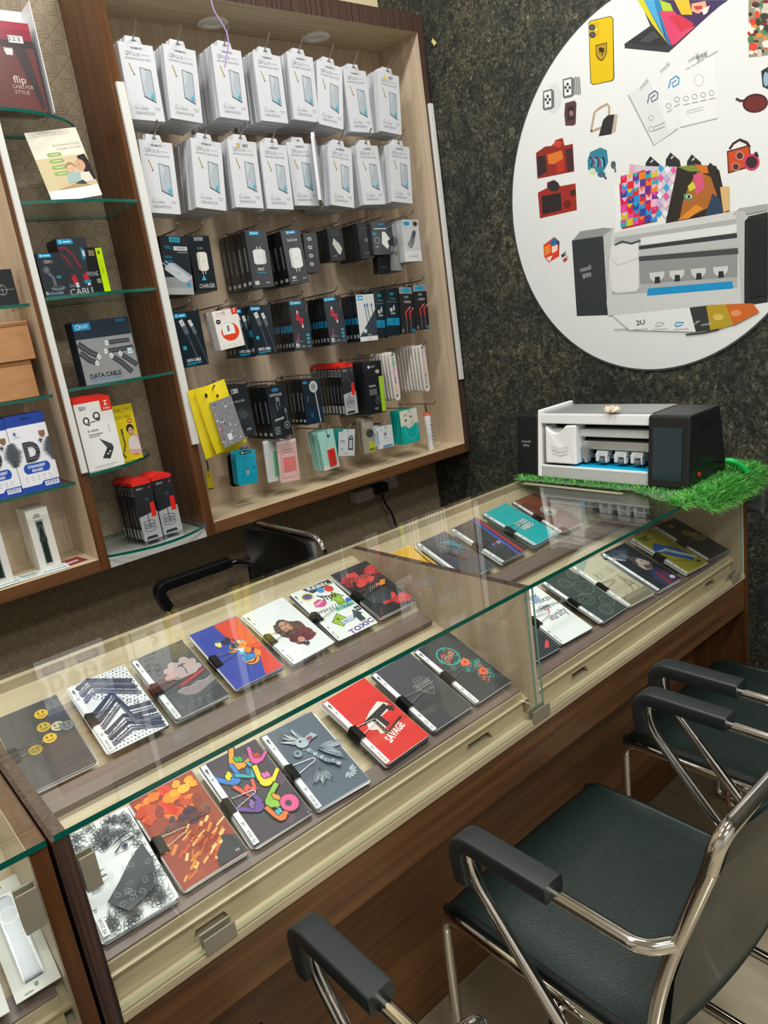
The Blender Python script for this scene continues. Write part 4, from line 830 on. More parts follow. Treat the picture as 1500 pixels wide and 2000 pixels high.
def a_tealbox(A):
    A.rect(0, 0, 1, 1, '14242a'); A.rect(0, .22, 1, .38, '1583b0'); A.ell(.5, .90, .18, .03, '0f7f86'); A.rect(.15, .72, .85, .74, '3f6a70'); A.text('CABLE', .55, .78, .006, '6a8a90', 0, 'C', .028)
    A.poly([(.40, .30), (.70, .38), (.62, .30), (.70, .22)], '1a6a8c'); A.rect(.3, .52, .5, .60, 'b9c2c4'); A.ell(.62, .60, .07, .07, 'aeb8ba', 10); A.rect(.34, .46, .7, .50, '8d989a')
def a_aux(A):
    A.rect(0, 0, 1, 1, '2a292c'); A.rect(0, .86, 1, 1, '8a9298'); A.ell(.5, .93, .36, .045, '1f96c4'); A.text('AUX', .5, .765, .0085, 'c9ccce', 0, 'C', .022); A.text('CABLE', .56, .66, .0085, 'd2d5d6', 0, 'C', .036)
    for x in (.42, .72): A.line([(x, .02), (x, .34)], .0022, '8a8488'); A.line([(x, .32), (x - .04, .46), (x + .22, .54)], .0065, 'c8403a'); A.line([(x + .20, .53), (x + .34, .58)], .003, 'd8c8a8')
    A.rect(.80, .02, 1, .09, '1f7fa8'); A.rect(.04, .02, .2, .10, '6d7074')
ALLG = []
def hang(name, label, cat, q, Y, d, fn, n=0, dy=None, body='1a1d21', grp=None, yaw=0, bev=0, tie=True, side=None, lbn=None, ink=None, dx=0, jx=.0015):
    o, w_, h_ = goods(name, label, cat, q, Y, d, mat('box_' + body, body, .38), yaw, bevel=bev)
    A = Art(w_, h_); fn(A); A.front('front_print', o, 0, ink or INKG)
    kids = []
    if side:
        S_ = Art(d, h_); side(S_); kids.append(S_.build('side_print', Vector((-w_ / 2, d / 2, 0)), Vector((0, -1, 0)), Vector((0, 0, 1)), Vector((-1, 0, 0)), o, INKG))
    if tie: kids.append(loop_tie(o, w_, h_, d))
    if n:
        g = grp or lbn; cs = behind(o, n, dy or d + .002, lbn, g, jx, .001, dx=dx, kids=kids, roll=.012)
        if not grp and 'group' in o: del o['group']
    c = o.matrix_basis @ Vector((0, 0, h_ / 2 + .013)); ALLG.append((c, o)); return o, w_, h_
def spine_blue(A): A.rect(.02, .01, .98, .99, '1b1e22'); A.rect(.1, .38, .9, .52, '1d7fa8'); A.rect(.2, .08, .8, .16, '9aa2a8'); A.rect(.25, .60, .7, .86, '2c3238')
def spine_wht(A): A.rect(.02, .01, .98, .99, '1b1e22'); A.rect(.3, .30, .6, .72, '6d747a'); A.rect(.2, .06, .8, .12, 'b4b8bb')
def spine_card(A): A.rect(.02, .01, .98, .99, '1b1e22'); A.rect(.15, .82, .85, .97, '9fa3a6'); A.rect(.3, .84, .7, .95, '3a3d42'); A.rect(.15, .03, .85, .20, '9fa3a6'); A.rect(.42, .26, .56, .62, '84888c')
Y3 = 1.235
hang('charger_box', 'navy and grey charger box with a pale plug, leftmost in the third row', 'charger', [(311, 462), (366, 461), (379, 574), (326, 577)], Y3, .034, a_typec, 2, .037, lbn='charger box hidden behind the leftmost box of the third row')
hang('charger_box', 'black charger box lettered charger with a blue triangle', 'charger', [(367, 461), (406, 460), (426, 565), (383, 572)], Y3, .030, a_charger, 3, .034, lbn='charger box behind the black box lettered charger')
hang('charger_box', 'grey charger box with a white square plug on its front', 'charger', [(478, 450), (518, 450), (537, 559), (494, 563)], Y3, .030, a_smoot, 4, .0335, side=spine_wht, lbn='dark charger box in the row behind the white square plug box', body='202428')
hang('charger_box', 'grey charger box lettered zip zap zoom with white plug', 'charger', [(547, 450), (585, 449), (604, 551), (567, 556)], Y3, .030, a_zip, 4, .0335, side=spine_wht, lbn='dark charger box in the row behind the zip zap zoom box', body='202428')
hang('earbud_pack', 'slim dark pack with four pale round symbols', 'earphones', [(592, 457), (618, 455), (626, 530), (600, 534)], Y3, .024, a_dots, 1, .03, body='2c2e32', lbn='slim dark pack behind the one with round symbols', bev=.003)
hang('charger_box', 'black charger box with a white diamond shaped adapter', 'charger', [(638, 447), (667, 445), (675, 506), (647, 511)], Y3, .030, a_diam, 1, .034, lbn='black charger box behind the white diamond adapter one')
hang('charger_box', 'small black box hanging right of the white diamond adapter box', 'charger', [(696, 437), (722, 434), (732, 502), (706, 507)], Y3, .028, a_dkbox, 3, .031, lbn='small black box in the row right of the diamond adapter')
hang('charger_blister', 'dark blister pack with a white adapter above a taller dark box', 'charger', [(723, 435), (765, 432), (770, 494), (733, 500)], 1.222, .018, a_oppo, 0, body='34383e', bev=.003)
hang('charger_box', 'tall dark box half hidden under the white adapter blister', 'charger', [(733, 458), (757, 456), (763, 532), (740, 536)], 1.262, .028, a_dkbox, 0)
hang('charger_box', 'grey box with a dark plug picture left of the car charger', 'charger', [(758, 438), (783, 436), (790, 526), (764, 531)], 1.258, .030, a_greybox, 1, .034, body='7d807e', lbn='grey plug box behind the one left of the car charger')
hang('charger_box', 'white and grey car charger box, rightmost in the third row', 'charger', [(783, 430), (816, 428), (824.5, 509), (792, 512)], 1.225, .030, a_car, 3, .034, body='b9bcbf', lbn='car charger box behind the rightmost box of third row')
Y4 = 1.235
hang('cable_box', 'navy data cable box, leftmost in the fourth row', 'cable', [(336.5, 610), (387, 607), (409, 711), (358, 719)], Y4, .022, a_cable, 4, .026, side=spine_blue, body='14191f', lbn='navy data cable box behind the leftmost of the fourth row')
hang('adapter_box', 'white and orange adapter box in the fourth row', 'charger', [(413, 610), (461, 599.5), (478, 673), (432.5, 685)], 1.228, .026, a_zadapt, 1, .03, body='dcd8d4', lbn='white adapter box behind the white and orange one')
hang('cable_box', 'navy data cable box partly covered by its right neighbour', 'cable', [(452, 603), (488, 600), (500, 695.5), (463, 700)], 1.262, .022, a_cable, 2, .026, side=spine_blue, body='14191f', lbn='data cable box behind the partly covered one')
hang('cable_box', 'navy data cable box just right of the white and orange box', 'cable', [(485, 598), (528.5, 594), (539, 690), (501, 695)], 1.232, .022, a_cable, 1, .026, side=spine_blue, body='14191f', lbn='data cable box behind the one right of the white box')
hang('cable_box', 'grey cable box with red plugs, left one of two', 'cable', [(564, 589), (599, 585), (611, 681), (576.5, 686)], Y4, .0165, a_pd, 7, .0185, side=spine_blue, body='14181d', lbn='black cable box in the row behind the left red plug box')
hang('cable_box', 'grey cable box with red plugs, right one of two', 'cable', [(631.5, 581), (664.5, 578), (679.5, 669), (645, 675)], Y4, .0165, a_pd, 7, .0185, side=spine_blue, body='14181d', lbn='black cable box in the row behind the right red plug box')
hang('cable_box', 'white cable box with a dark triangle and three plugs', 'cable', [(695.5, 576), (727.5, 574), (740, 662), (703, 669)], Y4, .0185, a_tri, 4, .021, side=spine_blue, body='2b3138', lbn='cable box in the row behind the white triangle box')
hang('cable_box', 'dark teal cable box with a blue band, left one of two', 'cable', [(728, 570), (752, 566), (757, 658), (735, 662)], 1.25, .020, a_tealbox, 2, .024, body='14242a', lbn='teal cable box behind the left one with a blue band')
hang('cable_box', 'dark teal cable box with a blue band, right one of two', 'cable', [(752, 566), (776, 564), (782, 653), (757, 657)], 1.238, .020, a_tealbox, 3, .024, body='14242a', lbn='teal cable box behind the right one with a blue band')
hang('aux_cable_box', 'black aux cable box with red jacks, left of the pair', 'cable', [(779, 563), (805, 559), (811, 649), (785, 652)], 1.238, .020, a_aux, 2, .024, body='232226', lbn='aux cable box behind the left of the pair')
hang('aux_cable_box', 'black aux cable box with red jacks, rightmost in the fourth row', 'cable', [(806, 557), (831, 556), (839.5, 642), (814, 645)], 1.230, .020, a_aux, 3, .024, body='232226', lbn='aux cable box behind the rightmost of the fourth row')
# fifth row
def a_metal(A): A.rect(0, 0, 1, 1, '20252a'); A.rect(.08, .86, .48, .95, '9da2a6'); A.ell(.15, .905, .05, .03, '3a3f44'); A.text('METAL BASE', .45, .68, .007, 'b4b9bc', 0, 'C', .036); A.ell(.42, .48, .24, .07, '2f363c'); A.ell(.50, .42, .24, .09, '3a4248'); A.text('M9', .64, .10, .009, 'c3c7ca', 0, 'C', .016)
def a_ear(A):
    A.rect(0, 0, 1, 1, '1a2027'); A.ell(.48, .92, .2, .04, '2a6f98'); A.text('EARPHONE', .48, .80, .009, 'c9cdd0', -.03, 'C', .046); A.rect(.42, .70, .62, .78, '6d757c')
    A.line([(.46, .76), (.42, .62), (.46, .52)], .0018, '99a0a5'); A.line([(.56, .76), (.60, .60)], .0018, '99a0a5'); A.ell(.85, .50, .06, .05, '6d757c', 10); A.line([(.85, .46), (.88, .34), (.84, .28)], .0015, '8d9499'); A.text('EXTRA BASS', .46, .34, .007, 'e0e3e5', .12, 'C', .036, .02, .3)
    A.ring(.80, .22, .13, .065, .0012, 'd6d9db', 18); A.poly([(.76, .20), (.84, .20), (.80, .26)], 'b4b9bc')
    for i in range(4): A.rect(.12, .20 - i * .04, .4, .215 - i * .04, '9aa0a5')
def a_neck(A):
    A.rect(0, 0, 1, 1, '1a232c'); A.rect(0, 0, 1, .35, '162b3e'); A.ell(.16, .93, .14, .03, '2a7fae'); A.ell(.62, .82, .24, .13, 'c3c6c6', 16); A.ell(.62, .82, .15, .08, '8e9294', 14); A.line([(.58, .84), (.64, .80)], .002, '3a3d40'); A.line([(.68, .72), (.80, .02)], .0042, 'b6babd'); A.text('MINI', .28, .56, .007, '5d7890', 1.4, 'C', .02)
    for x in (.3, .38): A.rect(x, .14, x + .05, .26, '3a5a74')
def a_redcab(A):
    A.rect(0, 0, 1, 1, '24282d'); A.rect(0, 0, 1, .48, 'a5a9ab'); A.poly([(0, .44), (0, .52), (1, .58), (1, .5)], '24282d'); A.text('ZEBRONICS', .34, .92, .005, 'd0d3d5', 0, 'C', .020); A.ell(.86, .93, .05, .022, 'c22a24', 8); A.poly([(.66, .40), (.92, .40), (.92, .66), (.70, .66)], 'd8291f')
    A.line([(.48, .62), (.46, .36), (.50, .22)], .0022, '3a3e43')
    for i in range(3): A.ring(.46, .20 + i * .055, .30, .045, .0012, '2c3035', 16)
    A.poly([(.12, .02), (.2, .07), (.7, .07), (.78, .02)], '2c3035'); A.ell(.60, .73, .10, .04, '3a3f45', 10)
def a_green(A):
    A.rect(0, 0, 1, 1, '1b1f23'); A.rect(.78, .02, 1, .70, '9cc92a'); A.ell(.30, .90, .06, .03, 'd0d3d5'); A.text('GLUET', .52, .885, .006, 'd0d3d5', 0, 'C', .022); A.text('Neck Zone', .40, .52, .008, 'd6d9db', 0, 'C', .032, .01)
    for i in range(4): A.rect(.2, .46 - i * .03, .62, .473 - i * .03, '8d9296')
    A.ell(.74, .80, .12, .04, 'a9a48a', 10); A.ring(.60, .24, .10, .05, .001, 'a4a9ac'); A.ell(.62, .30, .12, .05, '3c4146'); A.rect(.4, .08, .6, .12, '6d7276')
def top_red(name, o, w_, h_, d, c='d8261c'):
    m = MB().prism([(-w_ / 2, 0, h_ / 2), (w_ / 2, 0, h_ / 2), (w_ / 2, 0, h_ / 2 + .010), (w_ * .25, 0, h_ / 2 + .018), (-w_ * .25, 0, h_ / 2 + .018), (-w_ / 2, 0, h_ / 2 + .010)], (0, 1, 0), d)
    return m.build(name, mat('red_card', c, .35), o, world=False)
def yellow_bag(label, q, Y, back=False):
    M, w_, h_ = frame_y(q, Y); o = bpy.data.objects.new('cable_bag', None); o.empty_display_size = .04; COL.objects.link(o); o.matrix_basis = M; tag(o, label, 'cable', 'yellow zip bags of cables')
    YEL = mat('yellow_bag_film', 'e3cf14', .28, coat=.3, bump=(60, .4))
    n = 7; V = []; F = []
    for s in (0, 1):
        for j in range(n + 1):
            for i in range(n + 1):
                a, b = i / n, j / n; th = .012 * math.sin(math.pi * a) ** .5 * math.sin(math.pi * min(1, b * 1.1 + .02)) ** .5 + .0008
                V.append(((a - .5) * w_, (-th if s == 0 else th) + .006 * math.sin(5 * a + 3 * b), (b - .5) * h_))
    k = (n + 1) ** 2
    for s in (0, 1):
        for j in range(n):
            for i in range(n):
                q_ = [s * k + j * (n + 1) + i, s * k + j * (n + 1) + i + 1, s * k + (j + 1) * (n + 1) + i + 1, s * k + (j + 1) * (n + 1) + i]; F.append(tuple(q_) if s == 0 else tuple(reversed(q_)))
    mobj('bag', V, F, YEL, None, o, True, world=False)
    A = Art(w_, h_); A.rect(.20, .06, .92, .76, '83868a')
    rn = random.Random(3)
    for i in range(70):
        x, y = rn.uniform(.24, .88), rn.uniform(.09, .72); a = rn.uniform(0, 6.28); l = rn.uniform(.03, .10)
        A.poly([(x, y), (x + l * math.cos(a), y + l * .6 * math.sin(a)), (x + l * .7 * math.cos(a + .9), y + l * .4 * math.sin(a + .9))], rn.choice(['a9acb0', '6d7074', 'c9cccf', '54575b', '95989c', 'dfe2e4']))
    A.rect(.42, .14, .56, .24, 'e0e2e4'); A.rect(.30, .28, .34, .40, 'b04a60'); A.poly([(.16, .86), (.20, .84), (.25, .88), (.22, .92), (.16, .90)], '2a2810'); A.poly([(.42, .93), (.56, .965), (.54, .99), (.46, .95)], '6a4a10'); A.ell(.52, .82, .05, .025, '5a5212', 10)
    A.front('window_print', o, -.0205, INKG); return o
yellow_bag('rear yellow zip bag of cables peeking out at the left', [(366, 757), (432, 752), (468, 880), (400, 892)], 1.176)
yellow_bag('front yellow zip bag with a silver cable showing in its window', [(380, 752), (438, 750), (484, 866), (418, 884)], 1.150)
hk = PY(405, 760, 1.15); hook(hk.x + .012, hk.z - .004, 1.125, .02)
hang('speaker_box', 'dark box lettered metal base beside the yellow bags', 'speaker', [(444, 754), (482, 752), (500, 850), (470, 853)], 1.255, .030, a_metal, 3, .034, lbn='dark box behind the one lettered metal base')
hang('earphone_box', 'black earphone box with a round emblem near the bottom', 'earphones', [(518, 756), (554, 750), (572, 851), (536, 857)], 1.228, .030, a_ear, 4, .0335, side=spine_wht, body='14171b', lbn='black earphone box in the row behind the front earphone box')
hang('neckband_box', 'navy box with a white round device on a stick', 'earphones', [(589, 742), (622, 738), (634, 824), (600, 830)], 1.232, .022, a_neck, 6, .0245, side=spine_wht, body='14191e', lbn='dark box in the row behind the white round device box')
o, w_, h_ = hang('cable_box', 'black and grey cable box with red top, front of its hanging row', 'cable', [(664, 720), (689, 715), (700, 806), (676, 811)], 1.228, .0185, a_redcab, 0, body='1b1e22', side=spine_card, tie=False)
kk = [c for c in o.children if c.name.startswith('side_print')] + [top_red('red_top', o, w_, h_, .0185)]
behind(o, 8, .0205, 'red-topped cable box hanging in the row behind its front one', 'red-topped cable boxes behind the front one', .001, .001, kids=kk)
if 'group' in o: del o['group']
hang('neckband_box', 'black box with a lime green stripe hanging beside white straps', 'earphones', [(708, 708), (743, 704), (755, 804), (719, 811)], 1.228, .050, a_green, 2, .053, lbn='black box behind the one with a lime green stripe')
for (u, v, x, z) in [(0, 0, c.x, c.z) for c, o in ALLG]: hook(x, z, 1.196, .022)
# white phone straps: flat rounded loops with coloured lettering
STRAP = mat('white_strap', 'd9d5cf', .5)
def strap(label, grp, x, y, zt, zb_, wd, text=None):
    hw = wd / 2; pts = [(x, y, zt)]
    path = [(x - hw, y, zt), (x - hw, y, zb_ + hw)] + [(x - hw * math.cos(q), y, zb_ + hw - hw * math.sin(q)) for q in [k * math.pi / 8 for k in range(1, 8)]] + [(x + hw, y, zb_ + hw), (x + hw, y, zt)] + [(x + hw * math.cos(q), y, zt + hw * .55 * math.sin(q)) for q in [k * math.pi / 6 for k in range(1, 6)]]
    o = MB().tube(path, .0042, 8, closed=True, r2=.0042, flat=(0, 1, 0)).build('phone_strap', STRAP, None, smooth=True); tag(o, label, 'strap', grp)
    if text:
        A = Art(.012, zt - zb_); A.rect(.0, .12, 1, .96, 'e2dfda')
        n = sum(len(t_) for t_, c in text); p = .94; s = .80 / n
        for t_, c in text:
            for ch in t_: A.text(ch, .5, p - s * .85, (zt - zb_) * s * .72, c, 0, 'C', .0085, .06); p -= s
        A.build('lettering', Vector((x, y - .0052, (zt + zb_) / 2)), Vector((1, 0, 0)), Vector((0, 0, 1)), Vector((0, -1, 0)), o, INKG)
    return o
for nm, q0, q1, n, tx in (('left', (768, 692), (773, 781), 7, [('GREEN', '1f9a5a'), ('HELLO', 'd85f9a'), ('BLK', '33363b'), ('TRUST', 'e8862a')]), ('right', (823, 678), (834, 763), 9, [('HELLO', 'd98ab0'), ('ORANGE', 'e8862a'), ('BLACK', '4a4d52')])):
    a, b = PY(*q0, 1.222), PY(*q1, 1.222); x = (a.x + b.x) / 2; zt, zb_ = a.z, b.z
    strap('white phone strap with coloured lettering, front of the %s bunch' % nm, None, x, 1.222, zt, zb_, .020, tx)
    for k in range(1, n): strap('white phone strap in the %s bunch behind the lettered front strap' % nm, 'white straps of the %s bunch' % nm, x + random.uniform(-.001, .001), 1.222 + k * .0185, zt + random.uniform(-.002, .002), zb_ + random.uniform(-.002, .002), .020)
    hook(x, zt + .004, 1.19, .024)
# bottom row
def a_usbcase(A): A.ell(.5, .93, .30, .055, '17242c', 14); A.ell(.36, .93, .06, .03, 'd0d6d8', 8); A.rect(.44, .91, .70, .945, '8fa4ac'); A.rect(.46, .27, .60, .42, '9db0b4'); A.rect(.48, .42, .58, .46, '4a6a74'); A.ell(.84, .46, .05, .03, '1c4a80', 8); A.ell(.84, .36, .05, .03, '3fb5d6', 8); A.rect(.2, .24, .3, .3, '1189a0'); A.text('TYPE C', .42, .76, .006, '0d7088', 0, 'C', .02)
def rcard(name, label, cat, q, Y, d, m, r=.006, n=0, dy=.006, lbn=None, fn=None, grp=None, ink=None):
    M, w_, h_ = frame_y(q, Y); out = [(sx * (w_ / 2 - r) + r * math.cos(t), sz * (h_ / 2 - r) + r * math.sin(t)) for sx, sz, a in ((1, 1, 0), (-1, 1, 1), (-1, -1, 2), (1, -1, 3)) for t in [(a + k / 4) * math.pi / 2 for k in range(5)]]
    o = MB().prism([(x, 0, z) for x, z in reversed(out)], (0, 1, 0), d).build(name, m); o.matrix_basis = M; tag(o, label, cat)
    if fn:
        A = Art(w_, h_); fn(A); A.front('front_print', o, 0, ink or INKG)
    if n:
        behind(o, n, dy, lbn, grp or lbn, .001, .0008)
        if 'group' in o: del o['group']
    c = M @ Vector((0, 0, h_ / 2 + .004)); hook(c.x, c.z, Y - .03, .02); return o, w_, h_
Y6 = 1.255
rcard('usb_case', 'bright blue rounded case with a flash drive drawing, front of its hook', 'case', [(458, 880), (498, 878), (505, 943), (466, 948)], Y6, .006, mat('cyan_case', '12a0bd', .25, coat=.4), .010, 2, .013, 'bright blue rounded case behind the front blue one', a_usbcase)
rcard('usb_case', 'black rounded case with pale rim, behind the blue cases', 'case', [(444, 886), (484, 884), (490, 946), (452, 950)], 1.31, .008, BLACKW, .010)
def a_palebag(A): A.rect(0, 0, 1, 1, 'c9cfcb'); A.poly([(.45, .10), (.9, .12), (.92, .70), (.5, .74)], '66b58c'); A.rect(0, .92, 1, 1, 'dfe3e1')
def a_pink(A): A.rect(0, 0, 1, 1, 'd9b7b4'); A.rect(0, .93, 1, 1, 'e6e2e0'); A.line([(.14, .1), (.14, .66), (.24, .76), (.78, .76), (.88, .66), (.88, .1), (.14, .1)], .0022, 'cf6f70'); A.rect(.24, .24, .84, .58, 'dc7a78'); A.line([(.22, .64), (.3, .70), (.8, .70)], .002, 'b95a5c'); A.line([(.24, .24), (.24, .58), (.84, .58), (.84, .24), (.24, .24)], .0015, 'c05f60')
rcard('silicone_case', 'clear bag holding a green case, left of the pink one', 'case', [(513, 860), (546, 858), (556, 938), (524, 941)], 1.275, .006, mat('pale_bag', 'bfc6c2', .25, coat=.4), .003, fn=a_palebag)
rcard('silicone_case', 'clear bag holding a pink case in the bottom row', 'case', [(540, 861), (577, 857), (586, 936), (549, 944)], 1.248, .006, mat('pink_bag', 'd6b9b6', .25, coat=.4), .003, fn=a_pink)
def a_mint(A):
    A.rect(0, 0, 1, 1, '9fd2c6'); A.rect(0, 0, 1, .12, 'd9d6d2')
    A.poly([(.52, .84), (.62, .93), (.64, .86), (.78, .86), (.66, .82), (.66, .78), (.58, .81)], '27504c')
rc, w_, h_ = rcard('usb_drive_card', 'mint green card holding a red flash drive, bottom row', 'flash drive', [(620, 842), (650, 840), (664, 911), (633, 920)], 1.235, .0012, mat('mint_card', '9fd2c6', .4), .002, 5, .012, 'mint green card behind the one holding the red drive', a_mint)
m = MB().prism([(.0 - .012 + .004, -.0062, -h_ * .42), (.022, -.0062, -h_ * .42), (.022, -.0062, .002), (-.008, -.0062, .002)], (0, 1, 0), .006); m.build('flash_drive', mat('red_drive', 'd8322e', .3), rc, world=False, bevel=.0012)
MB().tube([(.001, -.0072, -.012), (.003, -.0072, -h_ * .34), (.012, -.0072, -h_ * .34), (.014, -.0072, -.012)], .0009, 6).lathe([(.0038, 0), (.0038, .0015)], (.006, -.0065, -.008), 'y', 12).build('drive_logo', mat('drive_mark', '6a3a22', .4), rc, world=False)
def a_usb2(A): A.rect(0, 0, 1, 1, 'c7cdd1'); A.poly([(0, .9), (.26, .9), (.30, 1), (0, 1)], '1f8f8a'); A.poly([(.60, .22), (.60, .62), (.66, .74), (.84, .76), (.90, .66), (.90, .22)], '3c4046'); A.poly([(.66, .28), (.66, .60), (.84, .60), (.84, .28)], 'b9bec2'); A.ell(.76, .68, .07, .03, 'c7cdd1', 8); A.rect(.12, .50, .44, .52, '4a4f55'); A.rect(.12, .56, .40, .58, '4a4f55'); A.rect(.16, .24, .32, .27, '7d8388'); A.rect(.3, .08, .56, .11, '8d9398')
rcard('usb_drive_card', 'white card with a black flash drive behind a teal edge', 'flash drive', [(661, 841), (693, 835), (692, 886), (661, 895)], 1.245, .0014, mat('teal_card', '1f8f8a', .35), .001, 3, .02, 'teal card behind the white flash drive card', a_usb2)
def a_grey(A): A.rect(0, 0, 1, 1, '9a9384'); A.ell(.5, .82, .4, .12, 'b9b2a6'); A.poly([(.4, .05), (.9, .02), (.9, .30), (.5, .34)], 'a9ba2c'); A.ell(.6, .55, .3, .12, '3f423f'); A.rect(.45, .06, .8, .12, '5a6a14')
rcard('key_cable_pack', 'grey and lime tagged pack left of the small white cards', 'cable', [(704, 818), (728, 815), (736, 880), (712, 888)], 1.262, .010, mat('grey_pack', '8f897c', .35), .004, 1, .018, 'grey tagged pack behind the lime tagged one', a_grey)
def a_ep(A): A.rect(0, 0, 1, 1, 'd6dadb'); A.rect(.3, .06, .94, .12, '2590c0'); A.rect(.3, .02, .8, .05, '3a5f8a'); A.rect(.42, .56, .48, .70, '4a4e54'); A.rect(.52, .56, .58, .72, '4a4e54'); A.rect(.42, .44, .6, .47, '7d8288'); A.ring(.30, .84, .06, .05, .0008, '5a5f65'); A.poly([(.0, .1), (.06, .3), (.06, .8), (0, .9)], '2590c0')
rcard('memory_card_pack', 'front small white card pack with a blue lower stripe', 'memory card', [(735, 835), (765, 830), (770, 871), (740, 877)], 1.23, .003, WHITE, .002, fn=a_ep)
rcard('memory_card_pack', 'small white card pack behind the front blue striped one', 'memory card', [(726, 832), (754, 828), (759, 867), (731, 873)], 1.262, .003, WHITE, .002, fn=a_ep)
def a_teal(A): A.rect(0, 0, 1, 1, 'ded9ca'); A.poly([(0, 0), (1, 0), (1, .54), (.84, .58), (.70, .50), (.42, .44), (.24, .56), (0, .54)], '12ada3'); A.line([(.18, .98), (.20, .5), (.30, .20), (.55, .10), (.80, .18), (.92, .4), (.90, .95)], .0008, 'bfe6e0'); A.text('NEW', .34, .84, .006, '3a3d40', .3); A.text('case', .62, .76, .007, '26292c', 0, 'C', .016, .03); A.ell(.3, .7, .05, .04, '3a3d40', 8); A.line([(.5, .62), (.62, .56), (.74, .64), (.66, .70)], .0012, '8a5a5a'); A.line([(.3, .6), (.5, .5), (.8, .62)], .0008, '6d6a60')
rcard('earbud_case_pack', 'teal and cream pack, front of its bottom row hook', 'case', [(779, 803), (813.5, 797), (821, 862), (788.5, 867)], 1.232, .004, mat('teal_pack', '12ada3', .35), .004, 4, .013, 'teal and cream pack behind the front teal one', a_teal)
# white tube lettered PERFORM
p = PY(852 - 10.5, 871, 1.262); q = PY(835, 806, 1.262)
pf = thing('cleaner_tube', 'white tube lettered perform with an orange cap, standing at the right', 'tube', (p.x, 1.262, CZ0 + .0375))
hz = q.z - (CZ0 + .0375); z0 = CZ0 + .0376
MB().lathe([(.0135, z0), (.0148, z0 + .002), (.0148, z0 + hz * .93)], (p.x, 1.262, 0), n=24).build('tube_body', WHITEP, pf, smooth=True)
MB().lathe([(.0148, z0 + hz * .93), (.0148, z0 + hz * .985), (.013, z0 + hz)], (p.x, 1.262, 0), n=24).build('cap', mat('orange_cap', 'd8633a', .4), pf, smooth=True)
MB().tube([(p.x, 1.262, z0 + hz), (p.x + .002, 1.262, z0 + hz + .02), (p.x - .003, 1.262, z0 + hz + .036), (p.x - .004, 1.262, z0 + hz + .02), (p.x, 1.262, z0 + hz)], .0013, 6).build('strap', BLACKW, pf, smooth=True)
Ap = Art(.03, hz)   # lettering wrapped on the tube: letters turned a quarter, set one under the other
for i, ch in enumerate('PERFORM'): Ap.text(ch, .62, .80 - i * .10, .0115, '202328', -math.pi / 2, 'L', .0088, .05)
Ap.rect(.12, .55, .40, .565, 'a5a8ab'); Ap.rect(.12, .70, .45, .71, '8a8d90'); Ap.rect(.15, .30, .42, .46, '9aa0a2'); Ap.ell(.2, .24, .06, .012, 'c8503a', 8)
lo = Ap.build('lettering', Vector((0, 0, 0)), Vector((1, 0, 0)), Vector((0, 0, 1)), Vector((0, -1, 0)), pf, INK, 1.1e-4, True)
for v in lo.data.vertices:
    a = v.co.x / .0148 - .25; v.co.x, v.co.y = p.x + .01505 * math.sin(a), 1.262 - .01505 * math.cos(a); v.co.z += z0 + hz / 2
hook(p.x, z0 + hz + .034, 1.2, .02)
# small yellow tag by the left panel
o, w_, h_ = goods('price_tag', 'small yellow tag hanging low by the left side panel', 'tag', [(401, 921), (413, 919), (417, 954), (407, 957)], 1.30, .004, mat('yellow_tag', 'c9b81a', .4))
A = Art(w_, h_); A.rect(.3, .66, .5, .74, '5a5212'); A.rect(0, 0, 1, .06, '3a2218'); A.front('print', o); MB().tube([(0, .002, h_ / 2), (.002, .002, h_ / 2 + .02), (-.002, .002, h_ / 2 + .035)], .0025, 6).build('strap', BLACKW, o, smooth=True, world=False)
# ================================================================== GOODS ON THE GLASS SHELVES
def drop_to(o, w_, h_, z):
    """rest the lowest corner of an upright box on height z"""
    lo_ = min((o.matrix_basis @ Vector((sx * w_ / 2, y, -h_ / 2))).z for sx in (-1, 1) for y in (0, max(v.co.y for v in o.data.vertices)))
    o.matrix_basis = Matrix.Translation((0, 0, z - lo_)) @ o.matrix_basis
def shelf_box(name, label, cat, q, Y, d, fn, z, body='1a1d21', yaw=0, n=0, dy=None, lbn=None, side=None, sright=None, lean=0, bev=0, up=None):
    o, w_, h_ = goods(name, label, cat, q, Y, d, mat('box_' + body, body, .38), yaw, bevel=bev, lean=lean)
    if up is not None or not lean:
        c = o.matrix_basis.translation.copy(); o.matrix_basis = Matrix.Translation(c) @ Matrix.Rotation(yaw, 4, 'Z')
    A = Art(w_, h_); fn(A); A.front('front_print', o, 0, INKG); kids = []
    for f_, sx in ((side, -1), (sright, 1)):
        if f_:
            S_ = Art(d, h_); f_(S_); kids.append(S_.build('side_print', Vector((sx * w_ / 2, d / 2, 0)), Vector((0, sx, 0)), Vector((0, 0, 1)), Vector((sx, 0, 0)), o, INKG))
    drop_to(o, w_, h_, z + .0004)
    if n:
        behind(o, n, dy or d + .001, lbn, lbn, .0008, 0, kids=kids)
        if 'group' in o: del o['group']
    return o, w_, h_
G = .0
